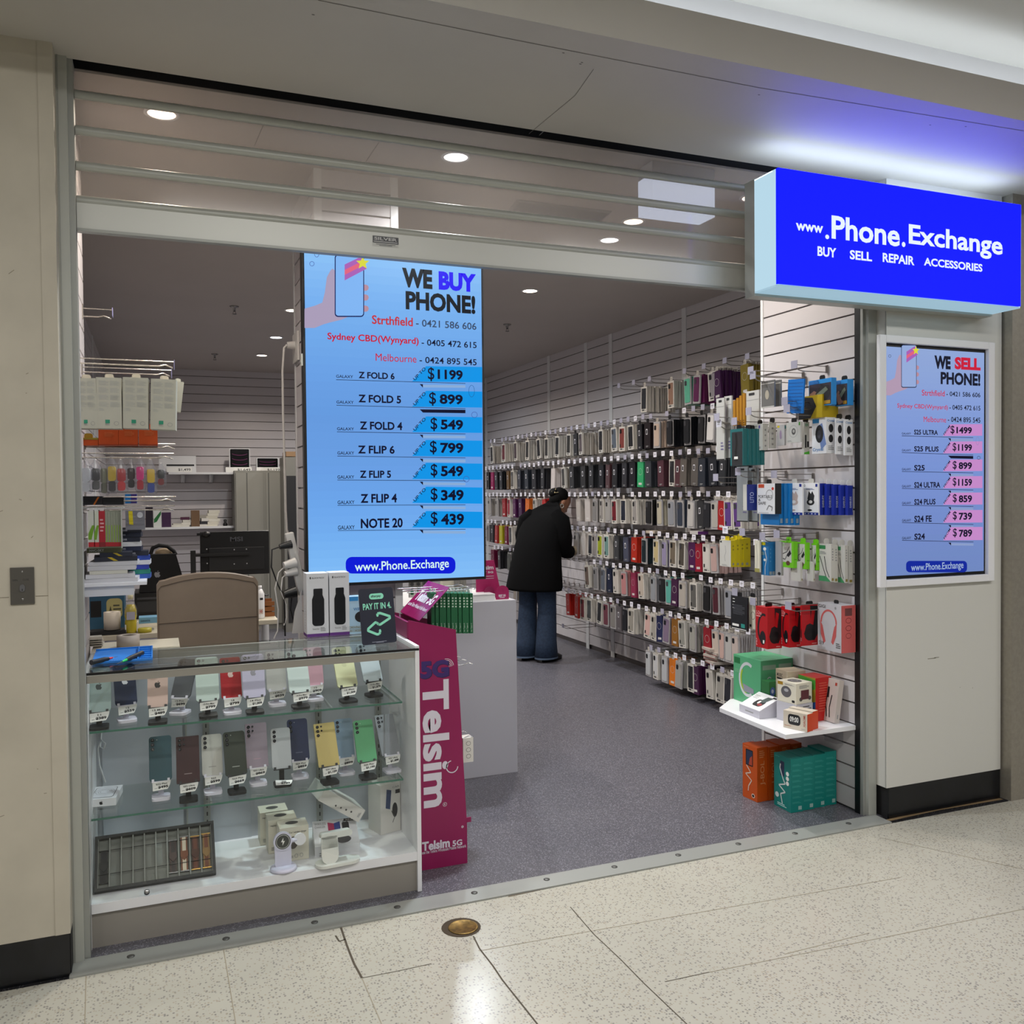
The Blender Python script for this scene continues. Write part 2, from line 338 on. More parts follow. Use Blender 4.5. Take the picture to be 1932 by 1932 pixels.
b = MB(); b.bx(-6, -.053, -.118, -.11, 0, .137, BASEB); struct('baseboard_front', b)
PANEL = mt('cecdc6', .22)
b = MB(); b.bx(3.275, 3.985, -.09, .04, .142, 2.885, PANEL); b.bx(3.29, 3.985, -.08, .04, 0, .142, BLACKM)
for x, z, l in ((3.52, .71, .05), (3.56, .712, .03), (3.80, .55, .004), (3.72, .56, .003)): b.rect(x, z, x+l, z+.004, mt('8f8c80', .8), FR('-y', (0, -.0904, 0)))
b.bx(3.273, 3.276, -.086, -.084, .142, 2.885, ALUD); struct('wall_front_pillar', b)
b = MB(); b.bx(3.29, 3.985, -.088, -.08, 0, .142, BASEB); struct('baseboard_pillar', b)
b = MB(); b.bx(3.995, 6.5, -.14, .05, 0, 3.0, STEEL); struct('wall_steel_column', b)
b = MB(); b.bx(-.052, -.018, -.045, .03, 0, 2.885, ALU); b.bx(-.02, -.001, -.03, .03, 0, 2.885, ALUD); b.bx(-.046, -.043, -.048, -.045, 0, 2.885, ALUD); struct('trim_3', b)
b = MB(); b.bx(3.228, 3.273, -.03, .04, 0, 2.885, ALU); b.bx(3.212, 3.228, .008, .04, 0, 2.885, BLACK); b.bx(3.214, 3.228, -.01, .008, 0, 2.885, ALUD); struct('trim_4', b)
# ---------------------------------------------------------------- roller shutter
sh = thing('roller_shutter', 'half raised see-through shutter of grey aluminium rails and clear panels over the shop opening', 'shutter', (1.6, 0, 2.36))
RZ = [(2.781, 2.803), (2.666, 2.69), (2.553, 2.576), (2.442, 2.466)]
tops = [2.872]+[z0 for z0, z1 in RZ]
for (z0, z1), t in zip(RZ, tops):
    b = MB(); h = (z1-z0)/2; M = Matrix.Translation((0, .012, z0+h)); h += .004
    b.ex([(h*.9*math.cos(a), h*math.sin(a)) for a in [2*math.pi*i/12 for i in range(12)]], 0, 3.212, ALU, M @ Matrix.Rotation(math.pi/2, 4, 'Y') @ Matrix.Rotation(math.pi/2, 4, 'Z'), True); mk('rail', b, sh)
    b = MB(); b.bx(0, 3.212, .010, .013, z1-.002, t+.002, POLY); mk('clear_panel', b, sh)
b = MB(); b.bx(0, 3.212, .0, .022, 2.355, 2.444, mt('c3c4be', .4, .3)); b.bx(0, 3.212, -.004, .026, 2.353, 2.362, ALUD); bar = mk('bottom_bar', b, sh)
b = MB(); p, q = at(703, 444, 'y', -.0006), at(752, 462, 'y', -.0006); M = FR('-y', (0, -.0006, 0)); g = mt('3d3f42', .3); lt = mt('c8c8c8', .4)
x0, x1, z1, z0 = p.x, q.x, p.z, q.z; b.rect(x0, z0, x1, z1, g, M); b.text('SILVER', x0+.006, z0+(z1-z0)*.42, x1-.006, z1-(z1-z0)*.14, lt, M, .02, .0004)
b.rect(x0+.004, z0+.004, x1-.004, z0+.0065, lt, M, .0004); b.rect(x0, z0-.012, x1, z0, mt('c6c7c2', .4), M)
for i in range(2): b.rect(x0+.012+.012*i, z0-.005-.004*i, x1-.012-.012*i, z0-.003-.004*i, g, M, .0004)
mk('maker_sticker', b, bar)
# ---------------------------------------------------------------- blue lightbox sign
SY0, SY1 = -.3, -.12
sg = thing('lightbox_sign', 'bright blue illuminated shop sign with white lettering high above the doorway', 'sign', (3.17, -.2, 2.3))
sx0, sx1, sz0, sz1 = 2.513, 3.845, 2.305, 2.765
b = MB(); b.bx(sx0, sx1, SY1-.035, SY1+.03, sz0-.01, sz1+.004, ALU); mk('back_frame', b, sg)
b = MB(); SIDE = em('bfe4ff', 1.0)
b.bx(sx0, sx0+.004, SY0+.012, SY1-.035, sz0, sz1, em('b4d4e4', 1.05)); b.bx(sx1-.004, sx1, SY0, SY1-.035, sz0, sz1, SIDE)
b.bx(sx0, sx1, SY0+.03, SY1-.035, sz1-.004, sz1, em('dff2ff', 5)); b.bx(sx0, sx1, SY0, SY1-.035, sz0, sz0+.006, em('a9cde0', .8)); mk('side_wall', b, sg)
b = MB(); b.bx(sx0+.002, sx1-.002, SY0-.004, SY0+.012, sz0+.008, sz1, em('0408ff', 5))
mk('face_panel', b, sg)
b = MB(); WT = em('eaf6ff', 1.0); M = FR('-y', (0, SY0-.005, 0))
def sgt(s, tl, br, bold, mm=None):
    o = (1420, 290); k = 512/1932
    p = at(o[0]+tl[0]*k, o[1]+tl[1]*k, 'y', SY0-.005); q = at(o[0]+br[0]*k, o[1]+br[1]*k, 'y', SY0-.005)
    b.text(s, p.x, q.z, q.x, p.z, mm or WT, M, bold)
sgt('www', (308,492), (502,568), .03); sgt('.', (517,574), (545,610), .02); sgt('Phone', (562,438), (1048,664), .025)
sgt('.', (1062,626), (1088,666), .02); sgt('Exchange', (1112,500), (1780,763), .025)
sgt('BUY', (462,658), (596,742), .03); sgt('SELL', (692,684), (850,768), .03); sgt('REPAIR', (926,705), (1152,795), .03); sgt('ACCESSORIES', (1220,738), (1636,842), .03)
mk('lettering', b, sg)
# ---------------------------------------------------------------- price screens
def Pxz(px, py, y): p = at(px, py, 'y', y); return (p.x, p.z)
class Pic:
    """draws a screen picture on the plane y=const, coordinates given on an enlarged view of the photograph"""
    def __init__(s, y, o, k): s.b = MB(); s.y = y; s.o = o; s.k = k; s.M = FR('-y', (0, y, 0)); s.n = 0
    def p(s, x, y): return Pxz(s.o[0]+x*s.k, s.o[1]+y*s.k, s.y)
    def z(s): s.n += 1; return .0003+.00003*s.n
    def t(s, txt, x0, y0, x1, y1, m, bold=.015):
        a, c = s.p(x0, y0), s.p(x1, y1); s.b.text(txt, a[0], c[1], c[0], a[1], m, s.M, bold, s.z())
    def poly(s, pts, m): s.b.pl([s.p(*q) for q in pts][::-1], m, s.M, s.z())
    def line(s, pts, w, m): s.b.line([s.p(*q) for q in pts], w, m, s.M, s.z())
    def ell(s, x, y, rx, ry, m): s.poly([(x+rx*math.cos(i*.2618), y+ry*math.sin(i*.2618)) for i in range(24)], m)
    def ring(s, x, y, r, m, w=.0018, ry=None): s.line([(x+r*math.cos(i*.2618), y+(ry or r)*math.sin(i*.2618)) for i in range(25)], w, m)
    def rr(s, x0, y0, x1, y1, r, m):
        s.poly([((x0+x1)/2+a, (y0+y1)/2+c) for a, c in rrp(x1-x0, y1-y0, r)][::-1], m)
    def hand(s, X, f, skin, sk2, bg, ink):
        """hand holding a phone with a shooting star, in view coordinates mapped by X"""
        s.poly([X(*q) for q in [(75,640),(180,610),(250,580),(275,480),(295,330),(330,265),(350,245),(372,262),(380,330),(380,690),(500,722),(440,748),(330,775),(260,795),(175,830),(75,830)]], skin)
        for y in (430, 527, 636): s.poly([X(*q) for q in [(640,y-25),(675,y-28),(700,y-18),(708,y+3),(700,y+25),(680,y+35),(640,y+30)]], sk2)
        x0, y0 = X(372,105); x1, y1 = X(662,722); s.rr(x0, y0, x1, y1, 34*f, ink); x0, y0 = X(382,116); x1, y1 = X(653,710); s.rr(x0, y0, x1, y1, 26*f, bg)
        s.poly([X(*q) for q in [(470,205),(630,128),(690,245),(470,362)]], em('a85fb4')); s.poly([X(*q) for q in [(470,258),(652,168),(668,206),(470,308)]], em('e0627e'))
        s.poly([X(648+r*math.sin(i*math.pi/5)*1.0, 190-r*math.cos(i*math.pi/5)) for i in range(10) for r in [(68 if i % 2 == 0 else 30)]], em('d8d63c'))
def screen_rows(P, rows, dx, band, ink, up, thick):
    for i, (name, pr, n, g, d, y0, yb) in enumerate(rows):
        P.poly([(dx[0], yb), (dx[1], y0), (dx[2], y0+dx[4]), (dx[2], yb+dx[4])], band)
        P.t(name, *n, ink, .03); P.t('GALAXY', *g, ink, .012); x0_, y0_, x1_, y1_ = d; w_, h_ = x1_-x0_, y1_-y0_; P.t('$', x0_, y0_, x0_+w_*(.19 if len(pr) > 5 else .21), y1_, ink, .01); P.t(pr[2:], x0_+w_*(.28 if len(pr) > 5 else .31), y0_+h_*.15, x1_, y1_-h_*.08, ink, .035)
        P.line([(g[0], g[3]+dx[5]), (dx[3], yb+dx[5]*1.4)], .0022, ink)
        a, c = P.p(dx[0]+(dx[1]-dx[0])*.06-dx[6], y0+(yb-y0)*.95), P.p(dx[1]-dx[6]*.55, y0+(yb-y0)*.05)
        cx, cz = (a[0]+c[0])/2, (a[1]+c[1])/2; L = math.hypot(c[0]-a[0], c[1]-a[1])*.42
        P.b.text(up, cx-L, cz-L*.2, cx+L, cz+L*.2, ink, P.M, .01, P.z(), rot=math.atan2(c[1]-a[1], c[0]-a[0]))
        w = dx[5]*1.2; xx = dx[1]-dx[7]
        if i == 1: P.poly([(xx, yb+w*1.6), (dx[3], yb+w*1.9), (dx[3], yb+w*4), (xx+w*2, yb+w*3.6)], ink)
        else:
            P.poly([(xx, yb+w*1.6), (xx+w*2, yb+w*1.7), (xx+w*2, yb+w*3.8)], ink); P.poly([(xx+w*2, yb+w*2), (dx[3], yb+w*2.3), (dx[3], yb+w*3.9), (xx+w*2, yb+w*3.7)], thick)
TVY = .62
tv = thing('wall_display', 'large portrait screen listing phone buying prices on the slatted pillar behind the showcase', 'screen', (1.21, .65, 1.105))
b = MB(); b.bx(.805, 1.615, TVY+.002, TVY+.05, 1.105, 2.56, BLACK); mk('housing', b, tv, bevel=.004)
b = MB(); b.bx(1.0, 1.2, TVY+.05, PY0-.004, 1.5, 2.1, BLACKM); mk('wall_bracket', b, tv)
P = Pic(TVY, (560,730), 370/1881)
INK = em('0b0d2a', 1); BG = em('629fe6', 1.0)
M = P.M; b = P.b; b.rect(.816, 1.118, 1.604, 2.548, BG, M)
def ramp(cols, f):
    f = min(max(f, 0), .9999)*(len(cols)-1); i = int(f); t = f-i
    return em(''.join('%02x' % round(int(cols[i][k:k+2], 16)*(1-t)+int(cols[i+1][k:k+2], 16)*t) for k in (0, 2, 4)), 1.0)
GR = ['8cc2f6', '7ab2f0', '6fa8ea', '689fe4', '6499de', '679ce1', '6aa3e9', '72aef0', '82bdf6']
for i in range(40): b.rect(.816, 2.548-(i+1)*1.43/40, 1.604, 2.548-i*1.43/40, ramp(GR, i/39), M, .0002)
R_ = [37, 283, 508, 728, 960, 1192]
rows = [('Z FOLD 5','$ 899',(590,72,1000,160),(380,130,545,163),(1268,48,1592,182),37,190), ('Z FOLD 4','$ 549',(603,330,1012,416),(385,387,548,418),(1282,292,1595,425),283,433),
 ('Z FLIP 6','$ 799',(585,560,938,642),(388,618,550,650),(1275,515,1597,648),508,663), ('Z FLIP 5','$ 549',(603,803,903,873),(388,848,550,880),(1283,737,1597,870),728,883),
 ('Z FLIP 4','$ 349',(610,1027,960,1108),(390,1090,553,1123),(1283,968,1600,1100),957,1112), ('NOTE 20','$ 439',(612,1264,1015,1348),(393,1330,555,1365),(1283,1198,1603,1332),1190,1347)]
row1 = ('Z FOLD 6','$ 1199',(592,-148,938,-70),(377,-117,540,-82),(1256,-190,1592,-53),-199,-52)
DXT = (1105, 1240, 1778, 1617, 8, 13, 0, 62)
screen_rows(P, [row1, rows[0]]+rows[1:], DXT, em('0a93e6', 1.0), INK, 'UP TO', em('88abd6', 1.0))
P.rr(468, 1630, 1520, 1790, 60, em('0a1ad6', 1.0)); P.t('www.Phone.Exchange', 555, 1682, 1458, 1756, em('d6f4f0', 1.0), .012)
P2 = Pic(TVY, (560,460), 370/1932); P2.b = P.b; P2.n = 60
RED = em('c41230', 1.0)
P2.t('WE', 1035,235,1335,450, em('15181f'), .055); P2.t('BUY', 1395,270,1765,482, em('2a16f4'), .055); P2.t('PHONE!', 1070,462,1758,695, em('15181f'), .042)
P2.t('Strthfield', 738,702,1142,815, em('c0303c'), .02); P2.t('- 0421 586 606', 1172,742,1768,850, em('3a4a66'), .012); P2.t('Sydney CBD(Wynyard)', 300,874,1200,1010, RED, .02)
P2.t('- 0405 472 615', 1227,938,1770,1030, INK, .012); P2.t('Melbourne', 775,1080,1178,1172, RED, 0); P2.t('- 0424 895 545', 1207,1110,1770,1200, INK, .012)
P2.hand(lambda x, y: (x, y), 1, em('a99cb8'), em('b48c9c'), em('7fb4f2'), em('10205a'))
for x, y, r in ((148,198,22), (1748,1685,28), (1668,2318,28)): P2.ring(x, y, r, em('3c4f9c'))
P2.ring(195, 100, 22, em('3c4f9c'), ry=32); P2.ring(1720, 1452, 28, em('1d5c98'), ry=58)
mk('display', P.b, tv)
b = MB(); b.bx(.800, .805, TVY+.004, TVY+.04, 2.04, 2.09, ALU); mk('side_clip', b, tv)
# screen in the pillar
SYP = -.092
ps = thing('pillar_display', 'portrait screen listing phone selling prices set in a white frame on the entrance pillar', 'screen', (3.56, -.1, 1.06))
fx0, fx1, fz0, fz1 = 3.212, 3.918, 1.057, 2.185; b = MB(); ix0, ix1, iz0, iz1 = 3.25, 3.878, 1.09, 2.152
ix0 = 3.254; fx0 = 3.277-.06
b.bx(fx0, ix0, -.112, -.09, fz0, fz1, WHITE2); b.bx(ix1, fx1, -.112, -.09, fz0, fz1, WHITE2); b.bx(ix0, ix1, -.112, -.09, fz0, iz0, WHITE2); b.bx(ix0, ix1, -.112, -.09, iz1, fz1, WHITE2)
mk('frame', b, ps, bevel=.003); b = MB(); b.bx(ix0, ix1, -.0915, -.0905, iz0, iz1, BLACK); mk('bezel', b, ps)
P = Pic(SYP, (1620,600), 312/1159); b = P.b
for i in range(40): b.rect(ix0+.012, iz1-.015-(i+1)*(iz1-iz0-.03)/40, ix1-.008, iz1-.015-i*(iz1-iz0-.03)/40, ramp(['8fa6d6','8aa2d6','849cd6','7e97d4','7993d2','778fce','748cca','7289c4','7088c0'], i/39), P.M)
rows = []
for i, (nm, pr, nx, ny0, ny1) in enumerate([('S25 ULTRA','$ 1499',555,782,820),('S25 PLUS','$ 1199',560,898,937),('S25','$ 899',462,1030,1070),('S24 ULTRA','$ 1159',571,1150,1189),('S24 PLUS','$ 859',537,1269,1307),('S24 FE','$ 739',510,1386,1428),('S24','$ 789',462,1511,1552)]):
    y0 = [745,866,993,1110,1225,1347,1466][i]; yb = [827,949,1074,1194,1309,1435,1558][i]
    rows.append((nm, pr, (388,ny0,nx,ny1), (302,ny1-18,366,ny1-2), (643 if i == 0 else 658, y0+8, 793, y0+72), y0, yb))
screen_rows(P, rows, (590, 642, 866, 802, -2, 8, 0, 16), em('c489c8', 1.0), em('15152c', 1), 'FROM', em('8a9cc8', 1.0))
P.rr(330, 1702, 757, 1782, 26, em('14299a')); P.t('www.Phone.Exchange', 365,1724,732,1768, em('9fb4d4'), .012)
K = em('1a1c2c'); RD = em('c8203c')
P.t('WE', 528,262,642,362, K, .055); P.t('SELL', 670,272,852,370, RD, .055); P.t('PHONE!', 572,376,850,478, K, .042); P.t('Strthfield', 440,503,600,550, RD, .006); P.t('- 0421 586 606', 612,514,850,557, K, .012)
P.t('Sydney CBD(Wynyard)', 268,598,622,650, RD, .006); P.t('- 0405 472 615', 633,608,850,650, K, .012); P.t('Melbourne', 453,690,610,733, RD, 0); P.t('- 0424 895 545', 622,692,850,735, K, .012)
P.hand(lambda x, y: (185+(x-75)*.372, 170+(y-70)*.49), .4, em('b098b0'), em('b88a98'), em('94aad8'), em('1a2444'))
P.ring(215, 267, 9, K, .0015); P.ring(838, 980, 11, K, .0018); P.ring(830, 862, 11, em('8a7fb0'), .0015, ry=28); P.ring(802, 1322, 11, em('7f87b4'), .0015)
mk('display', P.b, ps)
# key switch on the wall
b = MB(); p, q = at(19, 1071, 'y', -.121), at(66, 1139, 'y', -.121); ks = thing('key_switch', 'grey metal open and close key switch plate on the cream wall', 'switch', ((p.x+q.x)/2, -.12, q.z))
x0, x1, z0, z1 = p.x, q.x, q.z, p.z; b.bx(x0, x1, -.126, -.12, z0, z1, mt('6f6c66', .35, .7)); M = FR('-y', (0, -.1262, 0)); d = mt('222222', .6)
b.text('OPEN', x0+.006, z0+.072, x0+.02, z0+.077, d, M); b.text('CLOSE', x0+.034, z0+.073, x0+.05, z0+.078, d, M); mk('plate', b, ks, bevel=.001)
xm = (x0+x1)/2
for zz in (z0+.016, z1-.013): b = MB(); b.lathe([(.003,0),(.003,.001),(.001,.0015)], CHROME, FR('-y', (xm, -.126, zz)), 10); mk('screw', b, ks)
b = MB(); b.ex([(x*1, y) for x, y in rrp(.014, .022, .007)], 0, .004, mt('8d8d90', .3, .8), FR('-y', (xm, -.126, z0+.05))); b.rect(-.001, -.008, .001, -.002, d, FR('-y', (xm, -.1303, z0+.05))); mk('key_lock', b, ks)
# brass floor cover
p = at(870, 1750, 'z', 0); b = MB(); b.lathe([(.068,.0005),(.068,.0012),(.066,.0012)], mt('3c2f1e', .8), Matrix.Translation((p.x, p.y, 0))); dr = tag(mk('floor_cleanout_cover', b), 'round worn brass cover set in the cream terrazzo floor', 'floor cover')
b = MB(); b.lathe([(.052,.001),(.052,.0035),(.048,.005),(.0455,.0035),(.01,.0035)], mt('7d6536', .4, .7, noise=.4, scale=60), Matrix.Translation((p.x+.006, p.y-.004, 0))); mk('brass_disc', b, dr)
# ---------------------------------------------------------------- glass showcase
CX0, CX1, CY0, CY1 = -.012, 1.128, .032, .47
SH1, SH2, SB = .714, .421, .151
PRINT = mt('3a3a3a', .6); GREYP = mt('8c8c8c', .6); CREAM = mt('d9d4c2', .5); CARD = mt('d6d3cc', .5)
INTW = mt('c3c7cd', .45, noise=.05, scale=5)
sc = thing('glass_showcase', 'white and grey glass topped showcase full of phones at the shop front', 'showcase', (.56, .25, 0))
b = MB(); b.bx(CX1-.016, CX1, CY0-.002, CY1, 0, .928, WHITE2); mk('side_panel', b, sc)
b = MB(); b.bx(CX0, CX0+.012, CY0, CY1, 0, .91, WHITE); mk('side_panel', b, sc)
b = MB(); b.bx(CX0, CX1-.016, CY0+.012, CY0+.03, 0, .118, GREYLAM); mk('kick_board', b, sc)
b = MB(); b.bx(CX0, CX1-.016, CY0, CY1, .118, .15, WHITE2); mk('base_board', b, sc)
b = MB(); b.bx(CX0, CX1-.016, CY0, CY0+.016, .884, .908, mt('a9a59c', .35, .5)); b.bx(CX0, CX1-.016, CY1-.016, CY1, .88, .912, ALU); mk('top_rail', b, sc)
b = MB(); b.bx(CX0, CX1-.001, CY0-.004, CY0+.001, .911, .919, BLACK); b.bx(CX0, CX1-.016, CY0, CY1, .911, .919, GLASS); mk('glass_top', b, sc)
b = MB(); b.bx(CX0+.012, CX1-.016, CY1-.03, CY1-.02, .15, .88, INTW); mk('back_panel', b, sc)
b = MB(); b.bx(.31, .55, CY1-.036, CY1-.03, .15, .88, mt('b9bfc7', .4)); b.bx(.31, .316, CY1-.042, CY1-.036, .15, .88, ALU); mk('sliding_door', b, sc)
b = MB(); b.bx(.02, .30, CY1-.044, CY1-.038, .16, .86, mt('c4cad2', .35)); mk('sliding_door', b, sc)
for x in (.385, .815, 1.06):
    b = MB(); b.bx(x-.012, x+.012, CY1-.052, CY1-.045, .15, .86, ALUD)
    for i in range(22): b.bx(x-.0025, x+.0025, CY1-.0525, CY1-.052, .17+.031*i, .185+.031*i, BLACK)
    mk('slotted_upright', b, sc)
for z, n in ((SH1, 'glass_shelf'), (SH2, 'glass_shelf')):
    b = MB(); b.bx(CX0+.014, 1.072, .075, CY1-.056, z-.006, z, GLASS); b.bx(CX0+.014, 1.072, .0735, .0755, z-.0065, z, GLASSEDGE); b.bx(1.0705, 1.0725, .075, CY1-.056, z-.0065, z, GLASSEDGE); mk(n, b, sc)
    for x in (.385, .815, 1.06): b = MB(); b.bx(x-.003, x+.003, .12, CY1-.05, z-.018, z-.0068, ALUD); mk('shelf_bracket', b, sc)
b = MB(); b.bx(CX0+.012, CX1-.017, CY0+.001, CY0+.004, .152, .884, glassy('front_glass', 'fcfdfd', .8)); mk('front_glass', b, sc)
b = MB(); b.lathe([(.009,0),(.009,.006)], CHROME, FR('-y', (.17, CY0, .165)), 14); mk('lock', b, sc)
# ---------------------------------------------------------------- phones on stands
AP = [(0,.22),(.12,.27),(.25,.28),(.36,.22),(.28,.12),(.25,0),(.29,-.12),(.40,-.2),(.33,-.35),(.2,-.5),(.1,-.5),(0,-.46),(-.1,-.5),(-.2,-.5),(-.33,-.36),(-.42,-.12),(-.42,.08),(-.34,.24),(-.2,.29),(-.08,.26)]
AL = [(0,.32),(.02,.42),(.13,.52),(.14,.43),(.08,.34)]
def fruit(b, cx, cy, s, m, M, z=0):
    for q in (AP, AL): b.pl([(cx+x*s, cy+y*s) for x, y in q][::-1], m, M, z)
LENS = mt('08080a', .1); LENS2 = mt('3a3c44', .15); PAPER = mt('e9e8e2', .6); INKP = mt('17171a', .7)
_st = {}
def stand(loc, yaw, white, label, pz, tilt):
    k = white
    t = thing('phone_stand', label, 'phone stand', loc, yaw, 'phone stands in the showcase'); m = mt('d9d6e0', .35) if white else mt('1a1a1b', .45)
    def cradle():
        M = Matrix.Translation(t.location) @ Matrix.Rotation(yaw, 4, 'Z') @ FR('-y', (0, .006, pz)) @ Matrix.Rotation(-tilt, 4, 'X'); b = MB(); b.ex([(x, y+.030) for x, y in rrp(.05, .07, .008)], -.006, -.001, m, M); b.bx(-.03, .03, -.013, -.009, -.004, .012, m, M)
        for x in (-.03, .022): b.bx(x, x+.008, -.013, -.001, .009, .013, m, M)
        mk('cradle', b, t)
    cradle()
    if k not in _st:
        b = MB(); b.ex(rrp(.062, .066, .014), 0, .009, m, Matrix.Translation((0, -.004, 0))); b1 = MB(); b1.bx(-.009, .009, .012, .018, .009, .075, m); _st[k] = []
        for nm, q in (('base', b), ('stem', b1)): me = bpy.data.meshes.new(nm); me.from_pydata(q.v, [], q.f); me.materials.append(m); me.update(); _st[k].append((nm, me))
    for nm, me in _st[k]: o = bpy.data.objects.new(nm, me); COL.objects.link(o); o.parent = t
    return t
def phone(bx, by, shelf, colh, cams, title, price, white, label, yaw=0., w=.0725, h=.152, tilt=.30, r=.011, logo=None, tagdrop=False):
    p = at(bx, by, 'z', shelf); loc = (p.x, p.y+.004, shelf)
    tilt += .13 if h < .155 else .20; pz = .067 if shelf < .6 else .060
    stand(loc, yaw, white, ('white' if white else 'black')+' phone stand under the '+label.split(' on ')[0], pz, tilt)
    t = thing('display_phone', label, 'phone', (loc[0], loc[1], shelf+pz), yaw, None)
    R0 = Matrix.Translation(t.location) @ Matrix.Rotation(yaw, 4, 'Z')
    M = R0 @ FR('-y', (0, .006, 0)) @ Matrix.Rotation(-tilt, 4, 'X') @ Matrix.Translation((0, h/2-.008, 0))
    m = mt(colh, .5, spec=.22); b = MB(); b.ex(rrp(w, h, r), 0, .0072, m, M); ob = mk('body', b, t, bevel=.0012, seg=1)
    b = MB(); x0, y0 = -w/2, h/2; zz = .0074
    if cams == 'duo':
        b.ex([(x+x0+.018, y+y0-.018) for x, y in rrp(.03, .03, .009)], .007, .0083, m, M)
        for x, y in ((.011,.011),(.025,.025)): b.ex([(x0+x+a, y0-y+c) for a, c in ell(.0062,.0062,14)], .008, .0098, LENS, M); b.pl([(x0+x+a, y0-y+c) for a, c in ell(.003,.003,10)], LENS2, M, .0099)
    elif cams == 'one':
        b.ex([(x+x0+.018, y+y0-.018) for x, y in rrp(.03, .03, .009)], .007, .0083, m, M); b.ex([(x0+.012+a, y0-.012+c) for a, c in ell(.006,.006,14)], .008, .0098, LENS, M)
    elif cams == 'tri':
        b.ex([(x+x0+.02, y+y0-.019) for x, y in rrp(.036, .036, .01)], .007, .0085, m, M)
        for x, y in ((.012,.011),(.012,.028),(.03,.0195)): b.ex([(x0+x+a, y0-y+c) for a, c in ell(.0068,.0068,14)], .008, .0104, LENS, M); b.pl([(x0+x+a, y0-y+c) for a, c in ell(.003,.003,10)], LENS2, M, .0105)
    else:
        k = 3 if cams == 's' else 5
        for x, y, rr_ in ((.0125,.013,.0058),(.0125,.029,.0058),(.0125,.045,.0058),(.027,.012,.0035),(.027,.028,.0035))[:k]:
            b.ex([(x0+x+a, y0-y+c) for a, c in ell(rr_,rr_,14)], .007, .009, LENS, M); b.pl([(x0+x+a, y0-y+c) for a, c in ell(rr_*.5,rr_*.5,10)], LENS2, M, .0091)
        b.pl([(x0+.027+a, y0-.0125+c) for a, c in ell(.0012,.0012,8)], PAPER, M, .0074)
    if b.v: mk('camera', b, t)
    if logo:
        b = MB()
        if logo[0] == 'f': fruit(b, 0, .012, .024, mt(logo[1], .3), M, .0074)
        else: b.rect(-.013, -h/2+.03, .013, -h/2+.0325, mt(logo[1], .4), M, .0074)
        mk('logo', b, t)
    if tagdrop: T = R0 @ Matrix.Translation((0, -.036, -.045)) @ Matrix.Rotation(.12, 4, 'Y') @ FR('-y', (0, 0, 0)) @ Matrix.Rotation(-1.0, 4, 'X')
    else: T = R0 @ FR('-y', (.002, -.006, -.008)) @ Matrix.Rotation(.04, 4, 'Z')
    T = T @ Matrix.Translation((0,.002,.004))
    b = MB(); L = []; n = 6
    for i in range(n+1):
        f = i/n; L += [(-.030+.006*f*f*0, -.028*f, .0012+.006*f*f), (.031-.012*f*f, -.028*f+.002, .0012+.008*f*f)]
    b.add(L, [(2*i, 2*i+2, 2*i+3, 2*i+1) for i in range(n)], PAPER, T)
    b.text(title, -.0085*min(2.2, len(title)/3.2), -.0095, .0085*min(2.2, len(title)/3.2), -.0035, INKP, T, .01, .0034); b.text(price, -.012, -.0225, .0215, -.0125, INKP, T, .04, .0066); b.rect(-.024, -.021, -.015, -.0195, GREYP, T, .0056)
    mk('price_label', b, t)
for a in [
 (187,1374,'8fa09c','one','11','$389',0,'grey green phone priced $389 on the upper glass shelf',.0,.0757,.151,.27,.012,('f','333a3a')),
 (239,1360,'1c2a4a','duo','12','$559',1,'navy phone priced $559 on the upper glass shelf',.14,.0715,.147,.30,.012,('f','d6d9e0')),
 (298,1364,'c9aea2','duo','13 Mini','$489',0,'pale pink phone with twin cameras priced $489 on the upper glass shelf',-.05,.066,.133,.26,.012,('f','2b2624')),
 (341,1346,'55575b','','13 Pro','$699',1,'dark grey phone in a white rimmed case priced $699 on the upper glass shelf',-.45,.0715,.147,.42,.014,None),
 (393,1352,'b9c8c0','','13 Pro Max','$799',0,'pale green phone priced $799 beside the red one on the upper glass shelf',.0,.078,.160,.25,.010,None),
 (438,1345,'a3141f','','14','$799',1,'red phone priced $799 on the upper glass shelf',.03,.0715,.147,.25,.008,('f','c9a9a0')),
 (481,1345,'b9b4c9','','14 Plus','$1,009',0,'lilac phone priced $1,009 on the upper glass shelf',.0,.078,.160,.25,.010,('f','6a6570')),
 (523,1330,'bdbcb6','','14 Pro','$839',1,'silver phone priced $839 on the upper glass shelf',.0,.0715,.147,.22,.008,None),
 (567,1335,'c3cfca','tri','14 Pro Max','$979',0,'pale mint phone with large lenses priced $979 on the upper glass shelf',.06,.0776,.160,.3,.010,None),
 (594,1320,'c69aa6','','15','$909',1,'pink phone priced $909 on the upper glass shelf',.0,.0716,.1476,.25,.010,('f','b58a96')),
 (657,1324,'cfd0a6','','15 Plus','$1,009',0,'pale yellow phone priced $1,009 on the upper glass shelf',.10,.0778,.161,.34,.010,('f','c2c39a')),
 (705,1313,'b3bec2','','15 Pro Max','$1,379',0,'pale blue grey phone priced $1,379 on the upper glass shelf',.12,.0767,.160,.36,.010,None)]:
    phone(a[0], a[1], SH1, *a[2:4], a[4], a[5], a[6], a[7], a[8], a[9], a[10], a[11], a[12], a[13])
